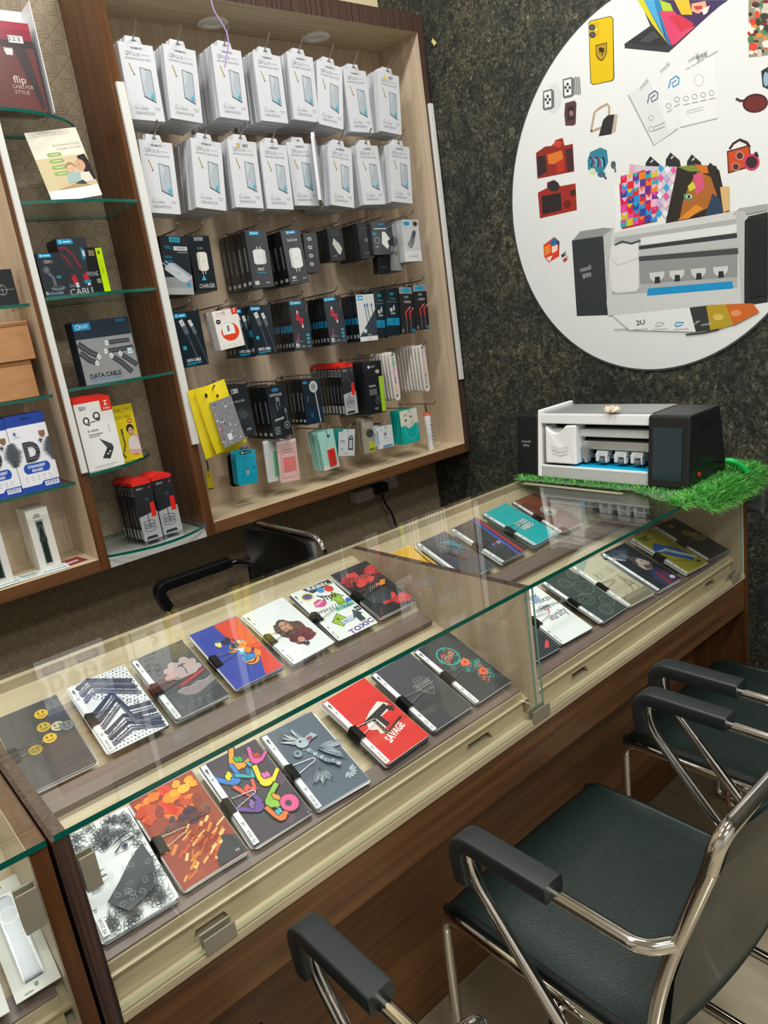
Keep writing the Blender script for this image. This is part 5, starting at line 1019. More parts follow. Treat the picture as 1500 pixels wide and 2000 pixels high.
# topmost: clear box with a maroon flip case
def a_flip(A):
    A.rect(0, 0, 1, 1, '6a3a38'); A.rect(0, .90, 1, 1, 'a3213c'); A.rect(0, .80, 1, .92, '8d1c34'); A.rect(0, .72, 1, .80, '33282a'); A.poly([(.62, .72), (.86, .72), (.98, .04), (.90, .04)], '3f3436'); A.rect(.58, .77, .84, .85, 'dcdcdc'); A.text('S23', .68, .79, .010, '5a5a5a', 0, 'C', .03); A.text('B23', .54, .66, .010, 'e6e6e6'); A.rect(.48, .63, .60, .70, 'd8d8d6')
    A.text('flip', .50, .32, .017, 'e0cfc8', 0, 'L', .03); A.text('CASES FOR', .46, .26, .008, 'c9b4ae', 0, 'L', .05); A.text('STYLE', .48, .20, .008, 'c9b4ae', 0, 'L', .035)
o, w_, h_ = shelf_box('flip_case_box', 'large clear plastic box with a maroon leather flip case', 'phone case', [(-60, 30), (44, 20), (92, 198), (-16, 210)], 1.215, .05, a_flip, NS[0], '5e3230')
m = MB().box(-w_ / 2 - .006, w_ / 2 + .012, -.008, .058, -h_ / 2, h_ / 2 + .022); m.build('clear_cover', FILM, o, world=False)
m = MB().box(w_ / 2 + .013, w_ / 2 + .015, -.006, .09, -h_ / 2, h_ / 2 + .05).box(-w_ / 2, w_ / 2 + .013, .064, .066, -h_ / 2, h_ / 2 + .05); m.build('back_card', WHITE, o, world=False)
# brochure
def a_broch(A):
    A.rect(0, 0, 1, 1, 'e0dccb'); A.rect(0, .17, 1, .62, 'cdbf98'); A.rect(0, 0, 1, .16, 'eceae4'); A.text('Environment friendly,', .97, .765, .0068, '8a8a74', 0, 'R', .075); A.text('no paper, no waste', .97, .715, .0068, '8a8a74', 0, 'R', .068)
    A.lines(.05, .955, .8, 2, .03, 'b9b5a2', .012)
    for i in range(4): A.poly([(.24, .66 - i * .09), (.28, .685 - i * .09), (.50, .685 - i * .09), (.54, .655 - i * .09), (.50, .63 - i * .09), (.28, .63 - i * .09)], '8aa85c'); A.rect(.30, .65 - i * .09, .48, .665 - i * .09, 'c9d6a8')
    # woman and child at a table
    A.poly([(.80, .60), (.96, .62), (1, .50), (1, .24), (.86, .22), (.82, .42)], '2e2622'); A.ell(.80, .47, .10, .085, 'caa184', 14); A.ell(.60, .46, .10, .07, 'a5825c', 14); A.ell(.60, .43, .085, .062, 'd9b596', 14); A.poly([(.48, .38), (.74, .38), (.80, .24), (.44, .24)], '9fb8b4'); A.poly([(.74, .36), (.92, .36), (.96, .22), (.70, .22)], 'd8d4c6')
    for x in (.57, .63): A.ell(x, .44, .008, .007, '4a3a2c', 6)
    A.line([(.57, .405), (.60, .398), (.63, .405)], .0008, '9a5a4a'); A.line([(.76, .48), (.79, .475)], .0008, '4a3a2c'); A.ell(.36, .24, .05, .03, 'd9b596', 8); A.poly([(.56, .22), (.74, .26), (.80, .20), (.62, .17)], '3a4048'); A.poly([(.2, .17), (.55, .22), (.9, .17)], 'b59a6c')
o, w_, h_ = shelf_box('brochure', 'white brochure with a woman and child at a table, leaning back', 'brochure', [(50.6, 251), (152, 253), (204, 390), (100, 392)], 1.225, .0025, a_broch, NS[1], 'e0dccb', lean=-.10)
# black boxes with neon strip
def a_mount(A): A.rect(0, 0, 1, 1, '2b3037'); brand(A, .10, .90, .5, .085); A.text('CRM-1', .42, .77, .008, 'c3c8cc', 0, 'C', .022); A.ell(.28, .62, .14, .09, '4a5158', 12); A.ell(.3, .63, .09, .055, '656d74', 10); A.line([(.34, .55), (.48, .44), (.50, .24)], .008, '5d656c'); A.ell(.58, .20, .28, .05, '6d757c', 14); A.ell(.58, .23, .2, .035, '3f464d', 12); A.rect(.62, .42, .80, .48, '2b7f98'); A.text('R', .06, .06, .009, 'd0d4d8', 0, 'L'); A.text('HOLDER', .14, .06, .007, '8fb0bc', 0, 'L', .04); A.rect(0, 0, 1, .025, '1f6a84')
def a_redc(A):
    A.rect(0, 0, 1, 1, '34383e'); brand(A, .02, .90, .52, .085); A.poly([(.74, .62), (.94, .64), (.94, .84), (.84, .80), (.74, .84)], '2d7fa0'); A.rect(.78, .68, .90, .78, 'b9d0da'); A.line([(.0, .84), (.24, .84), (.46, .70), (.62, .48)], .0035, 'a82438'); A.line([(.0, .76), (.20, .66), (.30, .50)], .003, 'a82438')
    for x, y in ((.30, .34), (.70, .36)): A.poly([(x - .08, y), (x + .06, y + .05), (x + .12, y - .08), (x - .02, y - .12)], 'c2283c'); A.rect(x + .02, y - .18, x + .12, y - .10, 'dcdcdc')
    A.text('DATA', .1, .17, .008, '9aa0a6', 0, 'L', .028); A.text('CABLE', .06, .03, .017, 'b9bec2', 0, 'L', .070); A.rect(.62, .22, .9, .27, '2a86a8')
def a_phone(A): A.rect(0, 0, 1, 1, '1b1e21'); A.rect(.60, .02, .98, .98, 'b4d810'); A.text('PHONE', .46, .40, .012, 'a9aeb2', 0, 'R', .03); A.rect(.16, .82, .5, .94, '7d7050'); A.rect(.70, .85, .82, .92, '4a5a10'); A.line([(.78, .44), (.78, .54)], .0012, '3a4a10'); A.rect(.3, .24, .55, .34, '7d7c66')
shelf_box('car_mount_box', 'dark grey car mount box on the shelf with the neon strip', 'phone holder', [(66, 485), (115, 483), (136.5, 567), (87, 574)], 1.212, .04, a_mount, NS[2], '23272c', side=spine_wht)
shelf_box('cable_box', 'dark grey cable box with a red cable beside the car mount box', 'cable', [(101, 452), (159.5, 449), (192, 561), (136, 567)], 1.262, .028, a_redc, NS[2], '26292d', n=2, lbn='dark cable box in the row behind the red cable one')
shelf_box('earphone_box', 'black box with a bright neon yellow strip down its right side', 'earphones', [(163, 478), (195, 475), (218, 566), (185, 571)], 1.258, .03, a_phone, NS[2], '1b1e21')
# large data cable box
def a_big(A):
    A.rect(0, 0, 1, 1, '8a8d90'); A.rect(0, .72, 1, 1, '23303c'); A.rect(0, .86, .3, .97, '1c88b8'); A.ring(.08, .915, .03, .035, .0014, 'e4eef2', 12); A.text('GLUET', .19, .895, .008, 'e4eef2', 0, 'C', .024); A.rect(.76, .93, .93, .975, '1a5f80')
    for p, wd in (([(.02, .66), (.18, .52), (.30, .44)], .016), ([(.02, .52), (.16, .38), (.25, .34)], .015), ([(.94, .62), (.74, .625), (.56, .62)], .012), ([(.98, .50), (.70, .49), (.52, .49)], .013), ([(.86, .10), (.70, .28), (.58, .38)], .015), ([(.98, .20), (.84, .32), (.74, .40)], .014)): A.line(p, wd, '3d4146'); A.line(p, wd * .35, '55595e')
    for x, y, a in ((.33, .42, -.8), (.27, .32, -.7), (.52, .62, 0), (.47, .49, 0), (.55, .41, 2.3), (.72, .42, 2.3)):
        c_, s_ = math.cos(a), math.sin(a); A.poly([(x + (p * c_ - q_ * s_ * 1), y + (p * s_ + q_ * c_) * 1.35) for p, q_ in ((-.03, -.028), (.03, -.028), (.03, .028), (-.03, .028))], 'd6d8da'); A.ell(x, y, .012, .014, '8a8d90', 6)
    A.rect(.86, .40, .95, .49, 'c9dfe8'); A.text('2.4A', .905, .425, .006, '1c6f94'); A.text('DATA CABLE', .10, .09, .012, '26292d', 0, 'L', .088, .02); A.text('USB DATA CABLE', .10, .03, .0085, '1f88b4', 0, 'L', .088)
def s_big(A): A.rect(0, 0, 1, 1, '1d252d'); A.rect(.1, .86, .8, .94, '1c88b8'); A.rect(.2, .62, .7, .68, 'c9ced2'); A.rect(.25, .08, .85, .34, 'c9ced2'); A.line([(.5, .36), (.5, .6)], .002, '9aa0a6')
shelf_box('cable_box', 'large grey and navy data cable box, biggest on the glass shelves', 'cable', [(142, 626), (249, 611), (273, 733), (164, 746)], 1.205, .06, a_big, NS[3], '23303c', sright=s_big)
# earphone boxes and yellow box
def a_s01(A):
    A.rect(0, 0, 1, 1, 'e6e6e3'); A.rect(.70, .84, 1, 1, 'd8382a'); A.text('Z', .85, .925, .012, 'f4e8e4', 0, 'C', .010, .03); A.text('ZOBRA', .85, .862, .006, 'f4e8e4', 0, 'C', .020); A.text('S01', .12, .90, .010, '3a3a3a', 0, 'L', .018, .02)
    A.ring(.24, .74, .07, .05, .0042, '34373a', 12); A.ring(.54, .79, .08, .05, .0042, '34373a', 12); A.ell(.28, .69, .05, .03, '6d7074', 8); A.ell(.56, .74, .06, .03, '4a4d50', 8); A.line([(.34, .71), (.5, .72)], .003, '6d7074'); A.rect(.30, .57, .50, .60, '9a9a98'); A.ell(.24, .585, .03, .022, '9a9a98', 8); A.rect(.22, .52, .6, .535, '6d6d6b'); A.rect(.22, .49, .52, .505, '8d8d8b')
    for i in range(3): A.ell(.80, .62 - i * .045, .015, .010, '4a4a4a', 6)
    A.poly([(.46, .46), (.78, .34), (.80, .28), (.62, .30)], '43464a'); A.poly([(.44, .16), (.62, .30), (.80, .28), (.64, .13)], '33363a'); A.rect(.58, .20, .64, .22, 'd8d8d8'); A.ell(.68, .24, .025, .016, 'd8d8d8', 8); A.rect(.2, .05, .8, .06, '9a9a98'); A.rect(.16, .025, .7, .035, 'b5b5b3')
def a_yel(A):
    A.rect(0, 0, 1, 1, 'd6c31c'); A.text('DUAL', .14, .88, .010, '6a5f10', 0, 'L', .028); A.text('PORT', .90, .90, .006, '6a5f10', 0, 'R', .018); A.text('AUDIO CABLE', .1, .76, .0085, '5a520e', 0, 'L', .055); A.poly([(.52, .12), (1, .06), (1, .42), (.86, .46), (.62, .40), (.50, .30)], 'd8a9a4'); A.ell(.72, .56, .16, .085, '2e2622', 14); A.ell(.73, .52, .11, .07, 'c49a78', 12); A.poly([(.63, .50), (.73, .43), (.84, .50), (.80, .46), (.73, .41), (.66, .46)], '2e2622'); A.poly([(.54, .36), (.72, .44), (.94, .38), (1, .16), (.5, .2)], 'e3d6d2')
    for x in (.69, .77): A.ell(x, .535, .012, .008, '2a211c', 6)
    A.ell(.78, .70, .12, .04, 'c8401f', 12); A.rect(.7, .69, .86, .71, 'f0e0a0'); A.line([(.1, .62), (.16, .4), (.12, .2), (.3, .06)], .0045, '33352c'); A.line([(.36, .50), (.38, .3), (.26, .16)], .0035, '33352c'); A.rect(.33, .48, .40, .58, '33352c'); A.text('100', .64, .07, .007, 'a8202a', 0, 'L', .014)
o, w_, h_ = shelf_box('earphone_box', 'white earphone box with a red corner, front of its stack', 'earphones', [(140, 790), (211, 774), (246, 905), (175, 916)], 1.205, .018, a_s01, NS[4], 'd9d6d2')
kk = [top_red('red_top', o, w_, h_, .018)]
behind(o, 3, .019, 'white earphone box with red top standing behind the front one', 'white earphone boxes behind the front one', .002, 0, kids=kk, dx=-.004)
if 'group' in o: del o['group']
shelf_box('cable_box', 'yellow audio cable box picturing a bearded person', 'cable', [(205, 791), (252, 780), (280, 886), (236, 898)], 1.245, .02, a_yel, NS[4], 'b5a514', n=1, lbn='yellow audio cable box behind the front yellow one')
# red-topped black boxes
for q, lb, n, ln in (([(294, 944), (325, 934), (366, 1032), (323, 1045)], 'black and grey box with red top, right front one on the lowest glass shelf', 3, 'red-topped black box behind the right front one, lowest glass shelf'),
                     ([(259, 952), (293, 943), (320, 1048), (282, 1058)], 'black and grey box with red top, left front one on the lowest glass shelf', 5, 'red-topped black box behind the left front one, lowest glass shelf')):
    o, w_, h_ = shelf_box('cable_box', lb, 'cable', q, 1.212 if 'left' in lb else 1.222, .020, a_redcab, NS[5], '17191c', side=None)
    S_ = Art(.02, h_); spine_card(S_); kk = [S_.build('side_print', Vector((-w_ / 2, .01, 0)), Vector((0, -1, 0)), Vector((0, 0, 1)), Vector((-1, 0, 0)), o, INKG), top_red('red_top', o, w_, h_, .020)]
    behind(o, n, .0215, ln, ln, .0008, 0, kids=kk, dx=-.002)
    if 'group' in o: del o['group']
# ---- left cabinet
def a_dplus(A):
    A.rect(0, 0, 1, 1, 'e9ecf2'); A.rect(0, .86, 1, 1, '1a3f9c'); A.poly([(.34, .94), (.5, .965), (.66, .94), (.58, .93), (.42, .93)], '10265e'); A.rect(0, 0, 1, .07, '1a48b0'); A.poly([(0, .07), (.5, .07), (.58, .11), (1, .11), (1, .0), (0, .0)], '1a48b0'); A.rect(.60, .035, .97, .095, 'e9ecf2'); A.lines(.63, .075, .3, 2, .022, '5a6a90', .012)
    A.ell(.16, .77, .06, .035, '2f4a86', 6); A.ring(.16, .77, .045, .026, .002, 'e9ecf2', 6); A.text('LITO', .2, .71, .005, '4a5a80', 0, 'C', .016); A.poly([(.76, .76), (.92, .76), (.92, .70), (.84, .66), (.76, .70)], '8a6a50')
    rn = random.Random(2)
    for s, x0 in ((1, 0), (-1, 1)):
        for i in range(26):
            y = .36 + i * .012; l = .10 + .16 * math.sin(math.pi * i / 26) * rn.uniform(.6, 1.2); A.poly([(x0, y - .008), (x0 + s * l, y), (x0, y + .010)], ['3f4650', '59616c'][i % 2])
    A.text('D', .48, .40, .048, '33373d', 0, 'C', .040, .05); A.text('+', .76, .60, .016, '33373d', 0, 'C', .011, .03)
    for i in range(7): A.line([(.30, .42 + i * .032), (.5 + .2 * rn.random(), .425 + i * .032)], .0005, 'c9ccd2')
    A.poly([(.16, .27), (.22, .23), (.78, .23), (.84, .27), (.84, .32), (.78, .36), (.22, .36), (.16, .32)], '1c50b4'); A.text('STRONGEST', .5, .302, .0068, 'eef2fa', 0, 'C', .046, .03); A.text('EDGES', .5, .248, .0068, 'eef2fa', 0, 'C', .028, .03)
    for i in range(5): A.ring(.18 + i * .15, .18, .028, .017, .0007, '8a8f9a', 8); A.rect(.15 + i * .15, .135, .21 + i * .15, .143, 'a5a9b2')
for q, lb, n in (([(3, 811), (79, 800), (122, 944), (46, 957)], 'blue and white box lettered D strongest edges, right one', 3), ([(-73, 822), (2, 811), (45, 958), (-30, 971)], 'blue and white box with strongest edges lettering, cut by the photo edge', 2)):
    shelf_box('screen_glass_box', lb, 'screen protector', q, 1.245, .016, a_dplus, 1.170, '17388c', n=n, lbn='blue box standing behind the ' + ('right' if n == 3 else 'cut off') + ' strongest edges box')
CARD = mat('brown_cardboard', 'a9794d', .75, mix=('b5865a', (20, 20, 60), 3, .3, .7))
za = 1.416 + .0005
ca = PY(76, 766, 1.25); 
box_b = box('carton', ca.x - .22, ca.x, 1.25, 1.40, za, za + .098, CARD, bevel=.0015); tag(box_b, 'plain brown carton standing on the glass shelf under another carton', 'carton')
box_t = box('carton', ca.x - .215, ca.x + .014, 1.245, 1.40, za + .0985, za + .198, CARD, bevel=.0015); tag(box_t, 'plain brown carton stacked on top of the lower carton', 'carton')
for bx, zz in ((box_b, za + .049), (box_t, za + .148)):
    b_ = [v.co for v in bx.data.vertices]; x1_ = max(v.x for v in b_); yy = min(v.y for v in b_)
    box('lid_flap', x1_ - .19, x1_ - .001, yy - .0015, yy, zz + .040, zz + .047, mat('cardboard_edge', '8f6238', .8), bx)
def a_blk(A): A.rect(0, 0, 1, 1, '22282b'); A.ring(.58, .44, .14, .14, .0012, 'a9adb0', 16); A.line([(.36, .44), (.95, .44)], .0009, 'a9adb0'); A.line([(.58, .3), (.58, .6)], .0009, 'a9adb0'); A.rect(.1, .8, .6, .84, '5d6469'); A.rect(.1, .72, .4, .75, '4a5156')
shelf_box('gadget_box', 'black box with a thin pale target mark, at the photo edge', 'box', [(-50, 520), (14, 508), (37, 578), (-26, 590)], 1.25, .04, a_blk, 1.656, '1f2427')
def a_strap(A):
    A.rect(0, 0, 1, 1, 'd9d8d2'); A.ell(.46, .90, .14, .022, '9a9a94', 12); A.rect(.28, .855, .62, .885, '9a9a94'); A.rect(.30, .80, .68, .815, '5d625f'); A.rect(.30, .06, .68, .80, 'b9bab4'); A.rect(.34, .10, .64, .79, '222e2b'); A.line([(.36, .12), (.36, .77)], .0006, '7d8a84'); A.line([(.62, .12), (.62, .77)], .0006, '7d8a84'); A.poly([(.32, .46), (.66, .46), (.66, .53), (.32, .53)], '33403c'); A.line([(.36, .54), (.40, .68), (.49, .74), (.58, .68), (.62, .54)], .001, '93a09a')
fb = CZ0 + .035
shelf_box('watch_strap_box', 'white box with a dark green watch strap, front of its row', 'watch strap', [(42.5, 976), (87.5, 965), (112, 1083), (73, 1094)], 1.265, .014, a_strap, fb + .0002, 'd6d5cf', n=5, dy=.0165, lbn='white watch strap box in the row behind the green strap one')
shelf_box('watch_strap_box', 'white watch strap box touching the left photo edge', 'watch strap', [(-45, 998), (-2, 987), (9, 1110), (-31, 1121)], 1.255, .014, a_strap, fb + .0002, 'd6d5cf', n=2, dy=.0165, lbn='white watch strap box behind the one at the photo edge')
def leaflet(label, x, y, rz, c, seed, k=0):
    o = bpy.data.objects.new('x', None); b_ = box('leaflet', -.075, .075, -.035, .035, 0, .0008, mat('leaf_' + c, c, .4)); b_.matrix_basis = Matrix.Translation((x, y, fb + .0003 + .0011 * k)) @ Matrix.Rotation(rz, 4, 'Z'); tag(b_, label, 'leaflet')
    bpy.data.objects.remove(o); A = Art(.15, .07); rn = random.Random(seed)
    if c == 'd9dedd':
        A.rect(.04, .55, .48, .68, '1f8f8a'); A.rect(.54, .22, .96, .34, '1f8f8a'); A.lines(.05, .9, .4, 3, .09, '5a6a6a', .03, seed); A.lines(.05, .45, .4, 4, .09, '5a6a6a', .03, seed + 1); A.lines(.55, .9, .4, 5, .1, '5a6a6a', .03, seed + 2); A.rect(.495, .02, .505, .98, '8a9a98')
    else: A.rect(.03, .1, .97, .9, '8a2a34'); A.rect(.6, .3, .9, .55, 'd8c0c0')
    A.top('print', b_, .0008)
leaflet('dark red leaflet lying under the white price leaflets', .375, 1.262, .12, '7a2630', 1, 0)
leaflet('white price leaflet with teal bars, nearest the dark red one', .325, 1.252, -.06, 'd9dedd', 2, 1)
leaflet('white price leaflet with teal bars, at the left photo edge', .20, 1.250, .08, 'd9dedd', 3, 2)
# ---- goods in the left neighbouring counter: strap blisters seen through its glass
def a_navy(A):
    A.rect(0, 0, 1, 1, 'd6d5d0'); A.ell(.5, .95, .07, .016, '4a4a46', 10); A.poly([(.26, .10), (.74, .10), (.74, .84), (.26, .84)], 'c3c4c2'); A.ell(.5, .80, .20, .065, '1b2233', 14); A.rect(.32, .62, .68, .80, '1b2233'); A.poly([(.30, .62), (.70, .62), (.66, .52), (.70, .10), (.30, .10), (.34, .52)], '232b3d'); A.ring(.5, .68, .2, .07, .002, '9aa0a8', 14); A.ell(.5, .06, .05, .02, '6d7d6a', 10); A.rect(.2, .02, .4, .035, '8a8a86')
def lay_card(label, q, fn, th=.012):
    p0 = Vector((0, .298, ZT - .125)) + TN * (.012 + th); TLp, TRp, BRp, BLp = [PP(u, v, p0, TN) for u, v in q]; c = (TLp + TRp + BRp + BLp) / 4; U = ((TLp - BLp) + (TRp - BRp)).normalized(); x = U.cross(TN).normalized()
    w_ = ((TRp - TLp).length + (BRp - BLp).length) / 2; h_ = ((TLp - BLp).length + (TRp - BRp).length) / 2
    M = Matrix(((x.x, U.x, TN.x, c.x), (x.y, U.y, TN.y, c.y), (x.z, U.z, TN.z, c.z), (0, 0, 0, 1)))
    o = box('watch_strap_card', -w_ / 2, w_ / 2, -h_ / 2, h_ / 2, -.0012, 0, WHITE); o.matrix_basis = M; tag(o, label, 'watch strap'); A = Art(w_, h_); fn(A); A.top('print', o, .0)
    m = MB().box(-w_ * .28, w_ * .28, -h_ * .40, h_ * .36, .0008, .010); m.build('blister', FILM, o, world=False, bevel=.003); return o
lay_card('white blister card with a navy watch strap in the left counter', [(-48, 1745), (32, 1708), (120, 1905), (32, 1965)], a_navy)
lay_card('white blister card cut by the lower left photo edge', [(-140, 1790), (-55, 1750), (18, 1975), (-70, 2030)], a_navy)
# ================================================================== ROUND POSTER ON THE RIGHT WALL
PC = Vector((XW, .3653, 1.7429)); PRY, PRZ = .508, .533
po = thing('round_poster', 'big round white poster of gadgets and a cutting plotter on the dark wall', 'poster', (XW - .006, PC.y, PC.z - PRZ))
n = 96; ring = [(math.cos(6.2832 * i / n), math.sin(6.2832 * i / n)) for i in range(n)]
MB().prism([(XW - .0005, PC.y - c * (PRY + .006), PC.z + s_ * (PRZ + .006)) for c, s_ in ring], (-1, 0, 0), .004).build('poster_board', mat('poster_edge', '3c4143', .5), po)
MB().prism([(XW - .0046, PC.y - c * PRY, PC.z + s_ * PRZ) for c, s_ in ring], (-1, 0, 0), .0006).build('poster_face', mat('poster_white', 'dfe3e3', .35), po)
def tfp(u, v):
    p = PX(u, v, XW - .0052); return (PC.y - p.y, p.z - PC.z)
P = Art(1, 1, tfp)
def Z1(u, v): return (1000 + u / 2.778, v / 2.778)       # coordinates of an enlarged view
def zp(pts, c): P.poly([Z1(*p) for p in pts], c)
def zl(pts, wd, c, cl=False): P.line([Z1(*p) for p in pts], wd, c, cl)
def ze(u, v, a, b, c, n=16, rot=0):
    P.poly([Z1(u + a * math.cos(q) * math.cos(rot) - b * math.sin(q) * math.sin(rot), v + a * math.cos(q) * math.sin(rot) + b * math.sin(q) * math.cos(rot)) for q in [6.2832 * i / n for i in range(n)]], c)
# yellow phone with a shield emblem
zp([(415, 125), (425, 112), (535, 86), (550, 100), (556, 425), (545, 440), (440, 462), (425, 448)], '2e2c28'); zp([(418, 128), (427, 116), (533, 90), (546, 102), (551, 424), (541, 436), (442, 458), (429, 446)], 'd9b80f'); zp([(420, 130), (470, 116), (474, 195), (424, 212)], 'c9a90e')
for a, b in ((435, 149), (437, 189)): ze(a, b, 17, 17, '33343a'); ze(a, b, 9, 9, '5a5c70')
ze(458, 160, 6, 8, 'e8d880')
zp([(453, 245), (516, 230), (515, 290), (500, 320), (486, 333), (468, 322), (455, 300)], '4a3a14'); zp([(457, 250), (512, 236), (511, 288), (498, 314), (486, 326), (471, 316), (459, 296)], 'b3901c')
zp([(470, 262), (482, 256), (492, 262), (503, 258), (498, 272), (504, 284), (494, 282), (492, 300), (486, 304), (487, 284), (478, 282), (470, 292), (474, 276)], '2a2212')
# watches and frames
ze(225, 535, 45, 80, 'd3d6d6', 20, .1)
for (a, b, s) in ((200, 540, 1), (308, 475, 1)):
    zp([(a - 32, b - 45), (a + 15, b - 58), (a + 28, b - 45), (a + 30, b + 40), (a + 15, b + 52), (a - 25, b + 60), (a - 33, b + 48)], '6a6d6f'); zp([(a - 26, b - 38), (a + 12, b - 48), (a + 14, b + 38), (a - 22, b + 46)], 'e6e8e8')
    for q in range(4): ze(a - 6 + 11 * math.cos(q * 1.57), b + 18 * math.sin(q * 1.57), 7, 9, '3a3d40', 10)
for i in range(4): zp([(335 + i * 9, 420), (341 + i * 9, 415), (347 + i * 9, 510), (341 + i * 9, 518)], '77797a')
zp([(288, 560), (340, 545), (350, 560), (346, 670), (335, 682), (290, 682), (284, 620)], '5a3a3c'); zp([(300, 580), (338, 572), (338, 650), (302, 656)], '30262a'); ze(322, 615, 12, 16, '8d6d70')
zl([(428, 715), (448, 610), (470, 590), (515, 565), (528, 580), (524, 660), (505, 685), (428, 715)], .0075, 'b39a86'); zp([(470, 740), (495, 650), (520, 625), (556, 620), (540, 728)], '2b2a2c'); zp([(540, 725), (556, 620), (574, 620), (562, 715)], 'b9a89a')
# red cameras, earbuds
zp([(130, 830), (180, 795), (225, 790), (235, 760), (275, 748), (285, 790), (330, 780), (338, 930), (138, 970)], '8d2a1c'); zp([(135, 850), (180, 845), (190, 930), (140, 962)], '33242a'); zp([(190, 840), (270, 815), (280, 860), (230, 890), (200, 890)], 'd8742c'); zp([(240, 880), (280, 865), (285, 925), (245, 940)], 'b8301e'); zp([(290, 810), (330, 800), (335, 925), (300, 935)], '44262a'); zp([(215, 790), (240, 762), (275, 770), (260, 800)], 'c8402a')
zp([(140, 1045), (190, 1020), (190, 990), (230, 975), (262, 1010), (345, 995), (352, 1140), (152, 1185)], '9c2c22'); zp([(160, 1065), (265, 1045), (270, 1140), (165, 1165)], '2a2426'); ze(225, 1010, 32, 30, '2c2a2d'); ze(300, 1108, 20, 22, '6a1e1a'); zp([(315, 1035), (345, 1028), (345, 1060), (318, 1066)], '44201e')
zp([(410, 870), (425, 825), (480, 800), (515, 815), (522, 880), (500, 925), (440, 940), (412, 920)], '2f7f96')
for i in range(7): zl([(420 + i * 12, 850 + 8 * (i % 3)), (440 + i * 10, 870), (430 + i * 12, 905)], .005, ['182f4a', 'a83f7a', '5ac0d0'][i % 3])
ze(437, 930, 18, 18, 'c9d8b0'); ze(550, 895, 14, 22, '4a5d60'); zl([(556, 900), (562, 935)], .006, '5a6d70'); ze(485, 945, 22, 18, '3a6a80'); zl([(500, 955), (512, 972)], .006, '5a3a6a')
# cube and splashes
zp([(170, 1330), (230, 1285), (258, 1310), (256, 1390), (200, 1425), (175, 1395)], 'd8402a')
for p, c in (([(200, 1320), (230, 1288), (255, 1312), (230, 1335)], '2f6f9c'), ([(175, 1340), (205, 1325), (210, 1370), (180, 1390)], 'e88a2c'), ([(215, 1340), (250, 1325), (245, 1360), (218, 1375)], 'f0d8c8'), ([(240, 1300), (256, 1312), (254, 1350)], '203a5a'), ([(185, 1400), (220, 1385), (205, 1420)], 'f2e2da')): zp(p, c)
for a, b in ((265, 1385), (275, 1410)): zp([(a, b), (a + 30, b - 25), (a + 20, b - 5), (a + 35, b - 8), (a + 8, b + 15)], ['3a4a5a', 'b83a3a'][b > 1400])
# laptop with painted face
zp([(610, 238), (612, 262), (850, 285), (1110, 45), (1175, 0), (700, 20), (750, 140)], '34373b'); zp([(625, 232), (765, 150), (850, 225), (830, 255)], '2a2d31'); zp([(690, 225), (765, 165), (800, 200), (740, 230)], '43474b')
zp([(680, 0), (1165, 0), (870, 255), (760, 130)], '3f2a55')
for p, c in (([(680, 0), (715, 0), (800, 160), (845, 235), (760, 130)], 'd0c62a'), ([(715, 0), (770, 0), (830, 200), (850, 240)], '49a3d0'), ([(770, 0), (800, 0), (845, 190), (862, 250), (850, 240)], '1f7fb8'), ([(800, 0), (860, 20), (900, 120), (860, 200)], 'a8c83a'), ([(800, 60), (880, 60), (960, 150), (868, 252)], 'd23f6a'), ([(850, 90), (910, 80), (990, 130), (930, 190)], 'c8324a'), ([(880, 0), (960, 0), (980, 80), (920, 80)], 'd8b82c'), ([(975, 20), (1050, 5), (1060, 50), (1010, 75), (975, 60)], 'e3a58a'), ([(985, 35), (1030, 30), (1035, 48), (1000, 55)], 'b83a44'), ([(1030, 50), (1075, 30), (1060, 70), (1040, 82)], 'f0e4da'), ([(1080, 0), (1165, 0), (1090, 60)], '33305a'), ([(900, 190), (960, 150), (1000, 140), (880, 245)], 'd04a70')): zp(p, c)
# three white leaflet packs
zl([(630, 515), (770, 790), (900, 700)], .003, '8d9294'); zp([(632, 510), (745, 440), (870, 700), (770, 785)], 'd7dbdc'); zp([(742, 400), (905, 340), (912, 690), (850, 712)], 'dfe3e4'); zp([(905, 335), (1105, 300), (1115, 640), (915, 692)], 'e3e6e7'); zl([(912, 692), (1115, 642)], .003, 'a9adaf')
for a, b, r in ((700, 490, .55), (810, 400, .45), (960, 345, .25)): P.text('mietubl', *Z1(a, b), .013, '6d7376', r, 'L', .030)
P.text('膜特绘', *Z1(1005, 338), .012, '4d5256', .2, 'L', .030); P.text('Film Protector Premium', *Z1(945, 385), .006, '6d7376', .2, 'L', .09)
for a, b, c in ((880, 455, '2f8fc4'), (765, 535, '5a5f88')): zl([(a - 30, b + 25), (a - 20, b - 20), (a + 10, b - 42), (a + 26, b - 30), (a + 24, b), (a - 5, b + 18), (a - 12, b - 2), (a + 12, b - 20)], .004, c)
for i in range(4): P.ring(*Z1(945 + i * 46, 535 - i * 10), 5, 5, .0016, '7d8386', 8); zl([(930 + i * 46, 570 - i * 10), (965 + i * 46, 562 - i * 10)], .003, '9a9fa2')
for i in range(2): P.ring(*Z1(755 + i * 0, 640 + i * 60), 5, 5, .0016, '8d9396', 8); P.ring(*Z1(850 + i * 45, 575 - i * 35), 5, 5, .0016, '7d8386', 8); zl([(840 + i * 40, 610 - i * 30), (870 + i * 40, 595 - i * 30)], .003, '9a9fa2'); zl([(770, 690 + i * 20), (830, 665 + i * 20)], .003, '9a9fa2'); zl([(945, 605 + i * 14), (1040, 580 + i * 14)], .002, 'a9adaf')
P.ring(*Z1(1015, 435), 9, 12, .0014, 'a9adaf', 10)
